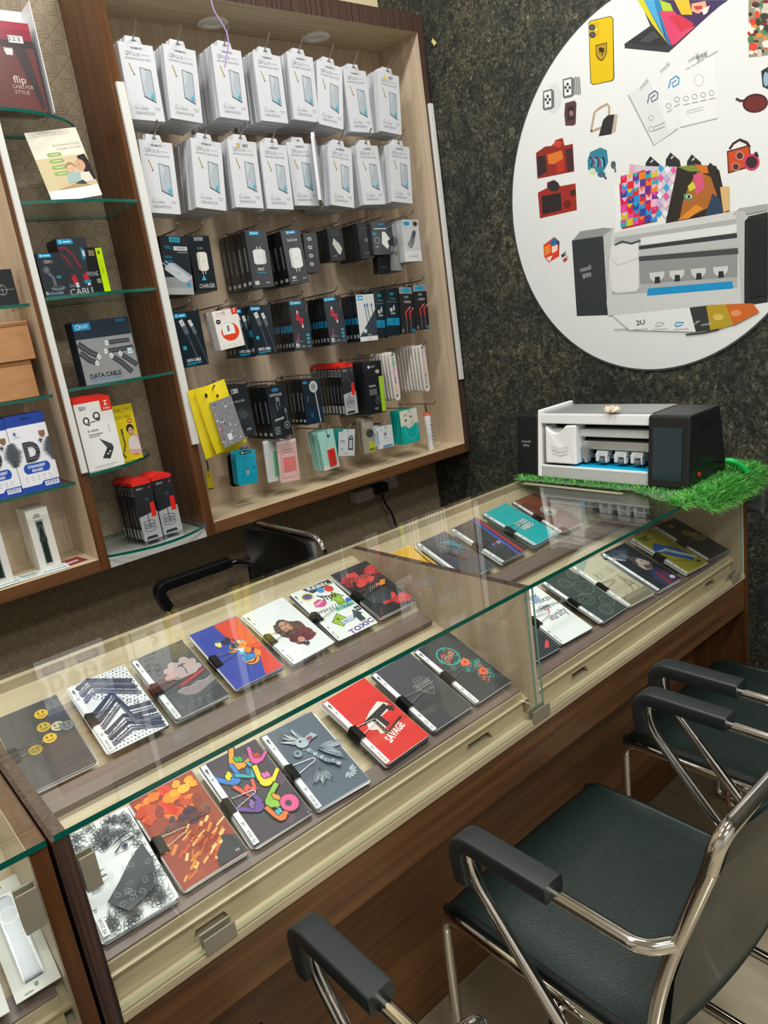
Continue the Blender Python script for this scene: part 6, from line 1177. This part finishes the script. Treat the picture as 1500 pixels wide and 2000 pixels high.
# art print at the right edge and sunglasses
zp([(1283, 0), (1389, 0), (1389, 300), (1285, 312)], '8d8a72'); rn = random.Random(4)
for i in range(46): ze(rn.uniform(1290, 1385), rn.uniform(5, 290), rn.uniform(8, 24), rn.uniform(8, 24), rn.choice(['e6e2da', '33302c', 'd8402a', 'e88a2c', '4a7a4a', 'c9c3b4', '6a2a2a']), 9)
ze(1320, 560, 70, 52, '4a1a1e', 20, -.15); ze(1322, 562, 58, 42, '6a242a', 18, -.15); zl([(1215, 535), (1240, 548), (1265, 545)], .006, '4a2a2a'); zp([(1352, 385), (1389, 362), (1389, 485), (1360, 470)], '20242a'); ze(1378, 430, 14, 40, '8fb0c4')
# orange case with rings
zl([(1180, 810), (1200, 780), (1235, 758), (1275, 775), (1290, 800)], .007, '3a2326'); zp([(1166, 820), (1290, 785), (1300, 905), (1172, 942)], '2e1f22'); zp([(1172, 826), (1284, 794), (1293, 900), (1178, 934)], 'c8481f')
for a, b, r in ((1236, 845, 24), (1215, 905, 22), (1300, 880, 44)): ze(a, b, r, r * 1.05, 'a88a80' if r < 40 else 'c23a5a'); ze(a, b, r * .72, r * .75, '5a2420' if r < 40 else '33202c')
zp([(1312, 830), (1330, 822), (1340, 850), (1322, 852)], '33202c')
# fan of sample sheets
for a, b in ((760, 865), (870, 845), (985, 855), (1085, 900)): zp([(a - 35, b + 20), (a - 10, b - 18), (a + 40, b + 25), (a + 60, b + 120), (a - 40, b + 110)], '2a2b31'); zl([(a - 8, b + 16), (a + 6, b + 2)], .004, 'd8dadc')
zp([(640, 890), (750, 905), (740, 1010), (632, 960)], 'd9a5b4'); zp([(660, 900), (895, 905), (850, 1210), (700, 1050)], 'c9c3d0'); zp([(555, 1010), (585, 1005), (598, 1245), (568, 1250)], 'e6e8e8'); zp([(582, 1005), (605, 960), (720, 920), (790, 1200), (598, 1245)], 'c92a4a')
rn = random.Random(9); cs = ['d8232f', 'e87a1f', 'e2449a', '2b8fd0', '6a2a8a', 'c8c022', '1f4a9a', 'e3b0c8', '2aa7b0', 'd2204a']
for j in range(7):
    for i in range(6):
        a = 590 + i * 33 + 6 * (j % 2); b = 955 + j * 40 - i * 6
        if a + 30 < 795: zp([(a, b), (a + 33, b - 8), (a + 33, b + 32), (a, b + 40)], cs[(i * 7 + j * 3) % 10]); zp([(a, b), (a + 33, b - 8), (a + 16, b + 20)], cs[(i * 3 + j * 5 + 2) % 10])
for j in range(6):
    for i in range(3): a = 792 + i * 34 - j * 2; b = 915 + j * 48 + i * 4; zp([(a, b), (a + 17, b - 22), (a + 34, b), (a + 17, b + 24)], ['2f9fd0', 'e0e4ea', 'e05a9a', 'b9a5d0', 'e8c8d8'][(i + j * 2) % 5])
zp([(900, 905), (985, 895), (1110, 900), (1175, 1150), (835, 1212)], '2b2622')
for p, c in (([(930, 1090), (965, 1000), (1010, 930), (1080, 960), (1115, 1060), (1060, 1130), (960, 1180), (910, 1195)], 'a8642a'), ([(900, 905), (985, 895), (1040, 930), (960, 930)], '7d8a3a'), ([(990, 890), (1060, 900), (1070, 940), (1030, 940)], 'c8702a'), ([(985, 950), (1030, 935), (1050, 1020), (1000, 1060)], 'd0557a'), ([(955, 1010), (985, 985), (1000, 1020), (965, 1040)], 'c8c83a'), ([(930, 1055), (975, 1045), (985, 1085), (940, 1085)], '3a8a7a'), ([(1090, 1050), (1130, 1080), (1150, 1150), (1050, 1170)], '2a3f5a'), ([(900, 1195), (1000, 1110), (1040, 1130), (960, 1185)], 'd88a2c')): zp(p, c)
ze(962, 1066, 18, 12, 'd8d49a'); ze(962, 1067, 9, 9, '2a2a20'); zp([(1130, 1015), (1180, 1010), (1180, 1150), (1150, 1160)], 'd0b07a'); zp([(1150, 1150), (1180, 1140), (1180, 1155)], '8d3a2a')
# the printed plotter
zp([(325, 1310), (370, 1255), (500, 1235), (550, 1240), (525, 1275), (495, 1290)], '8f9394'); zp([(325, 1305), (495, 1280), (520, 1710), (352, 1715)], '33383c'); zp([(495, 1280), (555, 1232), (540, 1300), (545, 1690), (520, 1712)], 'b9bdbe')
zp([(540, 1265), (1235, 1140), (1255, 1200), (1260, 1690), (525, 1712), (515, 1640)], 'c9cccc'); zp([(560, 1290), (1225, 1185), (1225, 1560), (545, 1600)], 'a9adae'); zp([(700, 1290), (1225, 1215), (1225, 1262), (700, 1330)], 'd9dcdc'); zp([(690, 1335), (1230, 1262), (1230, 1290), (690, 1355)], '34383c'); zp([(690, 1355), (1228, 1290), (1228, 1340), (690, 1390)], 'b4b8b9'); zp([(690, 1392), (1230, 1345), (1230, 1378), (690, 1418)], '43474a'); zp([(690, 1420), (1225, 1380), (1225, 1500), (700, 1540)], '8d9192')
for a, b in ((790, 1510), (898, 1500), (1015, 1490), (1135, 1480)): zp([(a - 42, b - 30), (a + 40, b - 38), (a + 38, b - 10), (a + 18, b + 12), (a - 18, b + 18), (a - 38, b)], 'c9cccc'); zp([(a - 12, b - 8), (a + 14, b - 10), (a + 18, b + 24), (a - 14, b + 28)], '2a2d30')
zp([(740, 1565), (1195, 1525), (1205, 1565), (735, 1605)], '148fc8'); zp([(545, 1330), (690, 1310), (692, 1560), (675, 1580), (570, 1590), (545, 1575), (528, 1420)], 'd9dbdb'); zl([(560, 1330), (600, 1310), (650, 1322), (700, 1305)], .006, '44484a'); zl([(540, 1400), (575, 1440), (690, 1400)], .002, 'a9adae')
zp([(1200, 1165), (1235, 1130), (1389, 1105), (1389, 1140), (1290, 1160)], '9fa3a3'); zp([(1255, 1180), (1389, 1150), (1389, 1640), (1262, 1660)], '24282b'); zp([(1215, 1150), (1260, 1140), (1285, 1180), (1265, 1200), (1262, 1655), (1248, 1640)], 'b4b8b9'); zp([(1285, 1195), (1389, 1175), (1389, 1600), (1290, 1615)], '1b1e21')
P.text('mietubl', *Z1(372, 1478), .016, 'b9bcbe', .12, 'L', .042); P.text('膜特绘', *Z1(385, 1512), .012, 'b9bcbe', .12, 'L', .034)
for pts_, c in (([(965, 1668), (1055, 1658), (1128, 1785), (1000, 1800)], '33383b'), ([(1055, 1655), (1160, 1650), (1250, 1745), (1080, 1800)], 'b3982a'), ([(1160, 1650), (1308, 1645), (1345, 1692), (1205, 1765)], 'c8662a')): zp(pts_, c)
zl([(945, 1815), (1045, 1805), (1125, 1785)], .005, '33383b'); zp([(550, 1712), (965, 1668), (1000, 1800), (640, 1790)], 'e2e5e5')
P.text('2U', *Z1(678, 1765), .014, '33383b', .05, 'L', .030, .02); zl([(780, 1770), (790, 1750), (830, 1752), (815, 1765), (785, 1772)], .003, '9a9fa2'); zl([(885, 1768), (895, 1750), (935, 1750), (920, 1765), (890, 1772)], .004, '2f8fc4')
for i, a in enumerate((555, 660, 765, 880)): zl([(a, 1788), (a + 80, 1784)], .003, 'a9adaf')
ze(1122, 1720, 30, 18, 'd3b95a', 14); ze(1218, 1698, 30, 18, 'e0905a', 14); zl([(1000, 1745), (1030, 1735), (990, 1760)], .003, 'a9adaf'); P.text('mietubl', *Z1(1030, 1770), .008, 'c9ccce', .1, 'L', .03)
P.build('poster_print', Vector((XW - .0053, PC.y, PC.z)), Vector((0, -1, 0)), Vector((0, 0, 1)), Vector((-1, 0, 0)), po, INK, 6e-5, True)
# drop whatever print would reach past the rim
me = [c for c in po.children if c.name.startswith('poster_print')][0].data
bmx = bmesh.new(); bmx.from_mesh(me)
dead = [f for f in bmx.faces if any(((v.co.y - PC.y) / PRY) ** 2 + ((v.co.z - PC.z) / PRZ) ** 2 > 1 for v in f.verts)]
bmesh.ops.delete(bmx, geom=dead, context='FACES'); bmx.to_mesh(me); bmx.free()
# ================================================================== PLOTTER, GRASS MAT, RULER ON THE COUNTER
PZ0 = ZT + .012
pl = thing('cutting_plotter', 'white and black cutting plotter on the grass mat at the counter end', 'plotter', (1.68, .30, PZ0))
x0 = 1.574; HT = .188
WP = WHITEP; DKP = mat('plotter_black', '15191c', .32); GREYP = mat('plotter_grey', '9b9d9c', .35, .6)
def wedge(name, ya, yb, xa, xb, xt, z0_, z1_, m, bevel=.004, xbt=None):
    """block with a front that leans back: bottom front xa, top front xt"""
    v = [(xa, ya, z0_), (xb, ya, z0_), (xbt or xb, ya, z1_), (xt, ya, z1_)]
    return MB().prism(v, (0, 1, 0), yb - ya).build(name, m, pl, bevel=bevel)
wedge('screen_unit', .022, .138, x0 - .008, 1.775, x0 + .016, PZ0, PZ0 + HT, DKP, .007, 1.745)
wedge('end_unit', .502, .585, x0 + .004, 1.765, x0 + .024, PZ0 + .002, PZ0 + HT - .004, DKP, .006)
wedge('side_plate', .488, .502, x0, 1.76, x0 + .026, PZ0, PZ0 + HT + .010, WP, .003)
SILV = mat('plotter_silver', 'b7baba', .35, .25)
wedge('base', .138, .488, x0, 1.76, x0 + .005, PZ0, PZ0 + .033, SILV, .003)
box('film_bed', x0 + .012, 1.70, .14, .486, PZ0 + .033, PZ0 + .037, mat('bed_dark', '3d4042', .4), pl)
box('blue_film', x0 + .010, x0 + .070, .142, .395, PZ0 + .0374, PZ0 + .0384, mat('blue_film', '10a6d6', .3), pl)
box('bed_lip', x0 + .004, x0 + .012, .140, .486, PZ0 + .031, PZ0 + .0375, WP, pl, bevel=.001)
wedge('top_bar', .138, .488, x0 + .018, 1.745, x0 + .026, PZ0 + HT - .029, PZ0 + HT - .002, mat('bar_white', 'cdd0d0', .3), .003)
MB().box(x0 + .040, 1.74, .138, .488, PZ0 + HT - .0018, PZ0 + HT + .002).build('top_cover', mat('cover_grey', 'a7aaa8', .3, .5), pl, bevel=.001)
box('guide_rail', x0 + .036, x0 + .060, .14, .488, PZ0 + .120, PZ0 + .142, mat('bar_white', 'cdd0d0', .3), pl, bevel=.002)
box('guide_rail', x0 + .040, x0 + .070, .14, .488, PZ0 + .083, PZ0 + .107, mat('rail_silver', 'c3c5c5', .28, .7), pl, bevel=.002)
box('back_plate', x0 + .085, x0 + .09, .14, .488, PZ0 + .038, PZ0 + HT - .03, mat('plate_dark', '2a2c2e', .4), pl)
MB().tube([(x0 + .066, .142, PZ0 + .058), (x0 + .066, .486, PZ0 + .058)], .006, 12).build('roller_shaft', STEEL, pl, smooth=True)
for y in (.362, .300, .241, .190):
    MB().box(x0 + .040, x0 + .066, y - .018, y + .018, PZ0 + .064, PZ0 + .080).box(x0 + .034, x0 + .050, y - .018, y - .012, PZ0 + .048, PZ0 + .070).box(x0 + .034, x0 + .050, y + .008, y + .018, PZ0 + .050, PZ0 + .074).build('pinch_roller_block', mat('bar_white', 'cdd0d0', .3), pl, bevel=.0015)
    MB().tube([(x0 + .040, y - .010, PZ0 + .052), (x0 + .040, y + .006, PZ0 + .052)], .0075, 12).build('pinch_roller', mat('roller_grey', '5d6062', .5), pl, smooth=True)
# carriage: rounded cover with a dipped top edge
m = MB(); prof = []
for k in range(13):
    t = k / 12; y = .472 - t * .108; z = PZ0 + .152 - .022 * math.sin(math.pi * min(1, t * 1.5)) * (t < .67) + .004 * t; prof.append((y, z))
fr = [(x0 + .006, y, PZ0 + .044) for y, z in prof] + [(x0 + .016, y, z) for y, z in reversed(prof)]
m.prism(fr, (1, 0, 0), .050); m.build('carriage_cover', WP, pl, bevel=.004)
for k in range(3): MB().tube([(x0 + .0085, .450 - k * .002, PZ0 + .096 - k * .011), (x0 + .0075, .420, PZ0 + .089 - k * .011), (x0 + .0085, .390 + k * .002, PZ0 + .096 - k * .011)], .0008, 6).build('cover_groove', mat('groove_grey', 'b4b6b6', .4), pl, smooth=True)
MB().box(x0 + .030, x0 + .060, .338, .362, PZ0 + .056, PZ0 + .092).build('knife_holder', GREYP, pl, bevel=.002); MB().lathe([(.006, 0), (.007, .012), (.004, .03)], (x0 + .036, .350, PZ0 + .046), n=12).build('knife', STEEL, pl, smooth=True)
MB().tube([(x0 + .050, .44, PZ0 + .160), (x0 + .055, .40, PZ0 + .164), (x0 + .05, .36, PZ0 + .158), (x0 + .06, .33, PZ0 + .162)], .004, 8).build('cable_guide', GREYP, pl, smooth=True)
# touch screen on the sloping front of the near unit
sl_ = Vector((.024, 0, HT)).normalized(); SCN = Vector((-HT, 0, .024)).normalized(); S0 = Vector((x0 - .008, 0, PZ0))
def onface(y, t): return S0 + sl_ * t + Vector((0, y, 0)) + SCN * .0004
MB().prism([onface(.122, .022), onface(.042, .022), onface(.042, .158), onface(.122, .158)], SCN, .0012).build('touch_screen', mat('dark_screen', '15303a', .06, coat=.6), pl)
MB().box(1.62, 1.70, .0205, .0232, PZ0 + HT - .045, PZ0 + HT - .028).build('handle_slot', mat('slot_dark', '060708', .5), pl, bevel=.006)
MB().lathe([(.006, 0), (.006, .003), (.004, .004)], (1.62, .0225, PZ0 + .030), 'y', 14).build('red_button', mat('red_plastic', 'd83a2a', .3), pl, smooth=True)
Ab = Art(.06, .03); Ab.text('mietubl', .5, .6, .008, '9aa0a2', 0, 'C', .034); Ab.text('膜特绘', .5, .2, .006, '9aa0a2', 0, 'C', .024)
Ab.build('lettering', Vector((x0 + .0125, .545, PZ0 + .098)), Vector((0, -1, 0)), sl_, SCN, pl, INK, 1.1e-4, True)
# green-jacketed power plug at the near end
gp = thing('power_lead', 'bright green power lead plugged into the near end of the plotter', 'cable', (1.73, .0, PZ0 + .04))
MB().tube([(1.725, .0225, PZ0 + .040), (1.728, .004, PZ0 + .042)], .006, 10).build('plug', BLACKW, gp, smooth=True)
gm = mat('green_rubber', '1fb552', .35)
MB().tube(fil([(1.728, .005, PZ0 + .042), (1.735, -.012, PZ0 + .040), (1.755, -.026, PZ0 + .022), (1.765, -.034, PZ0 + .004)], .02, 6), .0075, 10).build('strain_relief', gm, gp, smooth=True)
for k in range(5): 
    t = .15 + .16 * k; a = Vector((1.728, .004, PZ0 + .042)).lerp(Vector((1.763, -.032, PZ0 + .008)), t); MB().tube([a + Vector((0, .002, .003)), a + Vector((.002, -.001, .001))], .0092, 10).build('ridge', gm, gp, smooth=True)
# artificial grass mat with drooping near flap and a rolled down end
mt = thing('grass_mat', 'artificial grass mat under the plotter, drooping over the counter end', 'mat', (1.67, .26, ZT))
MX0, MX1, MY0, MY1 = 1.512, 1.838, -.006, .575
BACKM = mat('mat_backing', '4f5853', .85, mix=('747d76', (400, 14, 14), 2, .35, .65))
def msurf(a, b):
    """mat point for plan parameters; a runs along x past MX1 over the end, b along y past MY0 over the front"""
    x, y, z = a, b, ZT + .003
    k = max(0, min(1, 1 - (a - MX0) / .12)); x += k * (.043 if b > .17 else .043 - .11 * (.17 - b) / .22)
    y0_ = MY0 - .012
    if b < y0_: d = y0_ - b; y = y0_ - d * .55; z -= d * .83
    if a > MX1 + .012: d = a - MX1 - .012; x = MX1 + .012 + min(d, .03) * .6 + max(0, d - .03) * .12; z -= max(0, d - .012) * .96
    return Vector((x, y, z))
na, nb = 26, 30; A0, A1 = MX0, MX1 + .165; B0 = MY0 - .052
def bmin(a): return (MY0 - .004) + (MY0 - .050 - MY0) * max(0, min(1, (a - 1.535) / .05)) if a < 1.60 else MY0 - .054 + max(0, a - 1.76) * .12
V, F = [], []
for i in range(na + 1):
    a = A0 + (A1 - A0) * i / na; bl = bmin(a)
    for j in range(nb + 1): 
        b = bl + (MY1 - bl) * j / nb; V.append(msurf(a + .002 * math.sin(b * 60), b))
for i in range(na):
    for j in range(nb): F.append((i * (nb + 1) + j, (i + 1) * (nb + 1) + j, (i + 1) * (nb + 1) + j + 1, i * (nb + 1) + j + 1))
bo = mobj('backing', V, F, BACKM, None, mt, True); sd = bo.modifiers.new('thickness', 'SOLIDIFY'); sd.thickness = .003; sd.offset = 1
rn = random.Random(21); V, F, C = [], [], []
GC = [lin(c) for c in ('2a8a2e', '3aa53a', '5fc24f', '93dc72', '2f7a2a', 'a9d47c')]
def blade(p, nrm, h, ci):
    side = Vector((rn.uniform(-1, 1), rn.uniform(-1, 1), 0)).normalized() * .0011; ln = Vector((rn.uniform(-1, 1), rn.uniform(-1, 1), rn.uniform(-.2, .2))) * h * .75
    b0 = len(V); V.extend([p - side, p + side, p + nrm * h * .55 + ln * .35 + side * .7, p + nrm * h * .55 + ln * .35 - side * .7, p + nrm * h * .8 + ln]); F.append((b0, b0 + 1, b0 + 2, b0 + 3)); F.append((b0 + 3, b0 + 2, b0 + 4)); C.extend([GC[ci]] * 7)
for k in range(19000):
    a = rn.uniform(MX0, MX1 + .045); 
    if rn.random() < .55: b = rn.uniform(bmin(a), .03)
    else: b = rn.uniform(.03, MY1)
    if 1.59 < a < 1.735 and .04 < b < .565: continue
    p = msurf(a, b); nrm = Vector((0, -.5, .8)) if b < MY0 - .014 else Vector((.35, 0, .9)) if a > MX1 + .02 else Vector((0, 0, 1))
    ov = .012 if a > 1.6 else .008
    blade(p + Vector((0, 0, .001)), nrm.normalized(), rn.uniform(.014, .030) * (1 if a > 1.58 else .7), rn.choice((0, 0, 1, 1, 1, 2, 2, 3, 4, 5)))
for k in range(2600):      # fringe hanging over the near edge and the left edge
    if k % 3: a = rn.uniform(MX0, MX1 + .02); p = msurf(a, bmin(a) + rn.uniform(0, .006)); nrm = Vector((rn.uniform(-.5, .3), -1, rn.uniform(-.7, .35)))
    else: b = rn.uniform(-.01, MY1); p = msurf(MX0 + rn.uniform(0, .005), b); nrm = Vector((-1, rn.uniform(-.4, .4), rn.uniform(.0, .6)))
    blade(p, nrm.normalized(), rn.uniform(.014, .030) if k % 3 else rn.uniform(.008, .015), rn.choice((0, 1, 1, 2, 2, 3, 5)))
me = bpy.data.meshes.new('grass_blades'); me.from_pydata([tuple(p) for p in V], [], F); ca = me.color_attributes.new('Col', 'FLOAT_COLOR', 'CORNER'); ca.data.foreach_set('color', [x for c in C for x in c]); me.materials.append(ink_mat('grass_ink', .45)); me.update()
gb = link(bpy.data.objects.new('grass_blades', me), mt); tag(gb, kind='stuff')
# steel ruler
ra, rb = PZ(1023, 944, ZT + .001), PZ(1212, 964.5, ZT + .001); dv = (rb - ra).normalized(); nv = Vector((-dv.y, dv.x, 0)) * .0085
ru = tag(MB().prism([ra - nv, rb - nv, rb + dv * .006 - nv * .6, rb + dv * .008, rb + dv * .006 + nv * .6, rb + nv, ra + nv], (0, 0, 1), .001).build('steel_ruler', STEEL), 'steel ruler lying on the glass along the grass mat', 'ruler')
hole = MB().lathe([(.0028, .0), (.0028, .0002)], rb - dv * .004 + Vector((0, 0, .001)), n=12).build('hang_hole', mat('hole_dark', '2a2a28', .6), ru)
# coral-like ornament on the plotter
cp = PZ(1195, 806, PZ0 + HT + .003); m = MB(); rn = random.Random(5)
for k in range(70):
    q = rn.uniform(0, 6.28); e = rn.uniform(.12, 1.5); d = Vector((math.cos(q) * math.cos(e), math.sin(q) * math.cos(e), math.sin(e))); c0 = cp + Vector((rn.uniform(-.008, .008), rn.uniform(-.014, .014), .004)); l = rn.uniform(.010, .017)
    m.tube([c0, c0 + d * l * .6, c0 + d * l], lambda t: .0026 * (1 - .55 * t), 5)
tag(m.build('coral_ornament', mat('coral_cream', 'e6d3b8', .7, mix=('f4ead8', (300, 300, 300), 2, .35, .65)), None, True), 'small cream coral-like ornament on top of the plotter', 'ornament')
# ================================================================== CHAIRS
def make_chair(label, loc, rz=0, grp='chrome visitor chairs along the counter'):
    t = thing('visitor_chair', label, 'chair', (0, 0, 0), 0, grp)
    R_, W_ = .0105, .232
    for sx in (-1, 1):
        x = sx * W_
        m = MB().tube(fil([(x, -.47, .0115), (x, .215, .0115), (x, .205, .435), (x, -.205, .432), (x * 1.0, -.232, .60), (x, -.305, .815)], [.03, .045, .05, .12, .05], 8), R_, 10)
        m.build('side_frame', CHROME, t, smooth=True)
        xa = sx * .268     # arm tube: from the back frame forward, hooked down, then slanting to the floor at the rear
        m = MB().tube(fil([(x, -.258, .677), (xa, -.232, .677), (xa, .083, .677), (xa, .073, .610), (xa, -.43, .030), (x + sx * .002, -.47, .0115)], [.05, .055, .05, .06], 8), R_, 10)
        m.build('arm_tube', CHROME, t, smooth=True)
        p = fil([(xa, -.093, .686), (xa, .092, .686), (xa, .082, .606)], .055, 10)
        m = MB().tube(p, .021, 20, r2=.0150, flat=(0, 0, 1)); autosmooth(m.build('arm_pad', ARMP, t, smooth=True), .6)
        MB().tube([(sx * .215, -.06, .424), (sx * .262, -.062, .42), (sx * .272, -.070, .404)], .009, 8).build('arm_bracket', CHROME, t, smooth=True)
    # top bend of the back frame
    MB().tube(fil([(-W_, -.302, .806), (-W_, -.318, .868), (W_, -.318, .868), (W_, -.302, .806)], .065, 10), R_, 10).build('back_top_tube', CHROME, t, smooth=True)
    MB().tube([(-W_, -.10, .418), (W_, -.10, .418)], .009, 8).build('cross_tube', CHROME, t, smooth=True)
    MB().tube([(-W_, -.46, .0115), (W_, -.46, .0115)], .0095, 8).build('floor_tube', CHROME, t, smooth=True)
    # seat cushion: waterfall front, upturned rear
    prof = [(.206, .412), (.212, .428), (.205, .446), (.175, .460), (.06, .462), (-.10, .458), (-.185, .463), (-.212, .474), (-.216, .455), (-.19, .436), (.0, .432), (.18, .430)]
    V, F = [], []; nx = 10; k = len(prof)
    for i in range(nx + 1):
        s_ = -1 + 2 * i / nx; x = s_ * .2225; rr = (1 - abs(s_) ** 8 * .0)
        for y, z in prof: V.append((x, y, z - (.006 * abs(s_) ** 6 if z > .44 else 0)))
    for i in range(nx):
        for j in range(k): F.append((i * k + j, i * k + (j + 1) % k, (i + 1) * k + (j + 1) % k, (i + 1) * k + j))
    F += [tuple(range(k)), tuple(reversed(range(nx * k, (nx + 1) * k)))]
    o = mobj('seat', V, F, LEATHER, None, t, True); b = o.modifiers.new('bevel', 'BEVEL'); b.width = .006; b.segments = 2; b.limit_method = 'ANGLE'; b.angle_limit = 1.0
    # backrest pad following the lean of the frame, dished across
    V, F = [], []; rows = [(-.222, .478), (-.226, .52), (-.236, .60), (-.258, .68), (-.286, .76), (-.306, .82), (-.318, .862)]; nx = 12
    for s_ in (0, 1):
        for j, (y, z) in enumerate(rows):
            for i in range(nx + 1):
                a = -1 + 2 * i / nx; hw = .222 - (.016 if j == len(rows) - 1 else 0); dish = -.022 * (1 - a * a); th = (.012 if s_ == 0 else -.010) * (1 if 0 < j < len(rows) - 1 else .5)
                V.append((a * hw, y + dish + th, z))
    k = (nx + 1) * len(rows)
    for s_ in (0, 1):
        for j in range(len(rows) - 1):
            for i in range(nx):
                q = [s_ * k + j * (nx + 1) + i, s_ * k + j * (nx + 1) + i + 1, s_ * k + (j + 1) * (nx + 1) + i + 1, s_ * k + (j + 1) * (nx + 1) + i]; F.append(tuple(reversed(q)) if s_ == 0 else tuple(q))
    edge = [j * (nx + 1) for j in range(len(rows))]; edge2 = [j * (nx + 1) + nx for j in range(len(rows))]
    for e, fl_ in ((edge, 0), (edge2, 1)):
        for a, b in zip(e, e[1:]): F.append((a, b, b + k, a + k) if not fl_ else (b, a, a + k, b + k))
    for i in range(nx): F.append((i, i + 1, i + 1 + k, i + k)[::-1]); o_ = (len(rows) - 1) * (nx + 1); F.append((o_ + i, o_ + i + 1, o_ + i + 1 + k, o_ + i + k))
    bp_ = mobj('backrest', V, F, LEATHER, None, t, True)
    for sx in (-1, 1):
        for z, y in ((.575, -.256), (.745, -.302)): MB().lathe([(.0075, 0), (.0075, -.002), (.004, -.003)], (sx * .13, y + .0045 - .0, z), 'y', 12).build('screw_cap', BLACKW, bp_, smooth=True)
    t.location = loc; t.rotation_euler = (0, 0, rz); return t
def dup(root, loc, rz, label):
    r = root.copy(); COL.objects.link(r); r.location = loc; r.rotation_euler = (0, 0, rz); r['label'] = label
    for ch in root.children:
        c = ch.copy(); COL.objects.link(c); c.parent = r
        for g in ch.children: d = g.copy(); COL.objects.link(d); d.parent = c
    return r
ch = make_chair('black padded chrome chair shown whole in the lower right foreground', (.783, -.225, 0))
dup(ch, (1.440, -.19, 0), 0, 'black padded chrome chair farther back, beside the dark wall')
dup(ch, (-.030, -.172, 0), .0, 'chrome chair at the bottom edge showing only its black armrest')
# chair behind the counter, turned sideways
oc = thing('office_chair', 'black chair behind the counter with one padded arm showing', 'chair', (.72, 1.02, 0))
V, F = [], []; n = 10
for s_ in (0, 1):
    for j in range(5):
        for i in range(n + 1):
            a = i / n; z = .46 + j * .108; ins = .012 if j in (0, 4) else 0; V.append((.945 + .03 * (4 * (a - .5) ** 2 - .6) * -1 + (.02 if s_ else -.012) + .02 * j / 4, .835 + ins + (.385 - 2 * ins) * a, z))
k = 5 * (n + 1)
for s_ in (0, 1):
    for j in range(4):
        for i in range(n):
            q = [s_ * k + j * (n + 1) + i, s_ * k + j * (n + 1) + i + 1, s_ * k + (j + 1) * (n + 1) + i + 1, s_ * k + (j + 1) * (n + 1) + i]; F.append(tuple(reversed(q)) if not s_ else tuple(q))
for j in range(4):
    for c_ in (0, n): a = j * (n + 1) + c_; b = a + n + 1; F.append((a, b, b + k, a + k) if c_ == 0 else (b, a, a + k, b + k))
for i in range(n): o_ = 4 * (n + 1); F.append((o_ + i, o_ + i + 1, o_ + i + 1 + k, o_ + i + k)); F.append((i + 1, i, i + k, i + 1 + k))
mobj('backrest', V, F, mat('black_vinyl', '0b0d0e', .45), None, oc, True)
MB().tube(fil([(.975, .828, .50), (.985, .826, .902), (.985, 1.225, .902), (.975, 1.222, .50)], .06, 8), .009, 10).build('back_frame', CHROME, oc, smooth=True)
for y, hi in ((1.2, 0), (.80, 1)):
    MB().tube(fil([(.965, y, .76), (.90, y, .800), (.615, y, .800), (.635, y, .72), (.80, y, .46)], [.05, .05, .04], 8), .010, 10).build('arm_tube', CHROME, oc, smooth=True)
    MB().tube(fil([(.865, y, .806), (.612, y, .806), (.634, y, .735)], .05, 8), .021, 12, r2=.015, flat=(0, 0, 1)).build('arm_pad', BLACKW, oc, smooth=True)
box('seat', .52, .94, .82, 1.18, .44, .50, mat('black_vinyl', '0b0d0e', .45), oc, bevel=.02)
MB().lathe([(.025, .06), (.025, .44)], (.73, 1.0, 0), n=16).build('post', CHROME, oc, smooth=True)
for q in range(5): MB().tube([(.73, 1.0, .085), (.73 + .24 * math.cos(q * 1.2566), 1.0 + .24 * math.sin(q * 1.2566), .055)], .016, 8).lathe([(.024, 0), (.024, .05)], (.73 + .24 * math.cos(q * 1.2566), 1.0 + .24 * math.sin(q * 1.2566), 0), n=10).build('base_leg', BLACKW, oc, smooth=True)
# ================================================================== SOCKET, LEAD, RIBBON, TAG
so = thing('power_socket', 'white power socket with a black plug under the wide cabinet', 'socket', (1.67, YW - .012, .80))
box('socket_box', 1.545, 1.64, YW - .045, YW - .0005, .792, .838, mat('socket_white', 'b9b2ac', .45), so, bevel=.003)
box('switch_plate', 1.645, 1.785, YW - .022, YW - .0005, .800, .872, mat('socket_white', 'b9b2ac', .45), so, bevel=.003)
for k in range(2): box('switch', 1.71 + k * .034, 1.73 + k * .034, YW - .026, YW - .022, .835, .860, WHITEP, so, bevel=.002)
cb = thing('mains_lead', 'black plug and cord hanging from the wall socket', 'cable', (1.66, YW - .04, .80))
box('plug', 1.632, 1.70, YW - .065, YW - .0225, .806, .846, BLACKW, cb, bevel=.006)
MB().tube(fil([(1.668, YW - .05, .81), (1.672, YW - .052, .77), (1.712, YW - .05, .70), (1.726, YW - .05, .60), (1.735, YW - .05, .20), (1.74, YW - .05, .008)], .05, 6), .0048, 8).build('cord', BLACKW, cb, smooth=True)
pts = []
for (u, v) in ((408, -40), (412, 0), (418, 22), (432, 42), (443, 62), (447, 82), (443, 108), (439, 131)): pts.append(PY(u, v, 1.08))
top = pts[0].copy(); top.z = ZC - .001
rb_ = MB().tube(fil([top] + pts, .02, 4), .0022, 6, r2=.0006, flat=(0, 1, 0)).build('party_ribbon', mat('purple_ribbon', 'a58fc8', .25, coat=.4), None, True); tag(rb_, 'thin curled purple ribbon hanging from the ceiling before the white packs', 'ribbon')
a = PX(848, 83, XW - .004)
tag(MB().prism([a + Vector((0, y, z)) for y, z in ((.012, .006), (.004, .014), (-.012, -.004), (.0, -.012), (.006, -.002))], (-1, 0, 0), .002).build('paper_scrap', mat('pale_yellow_paper', 'd8d08a', .5)), 'tiny pale yellow paper scrap on the dark wall beside the cabinet', 'paper')
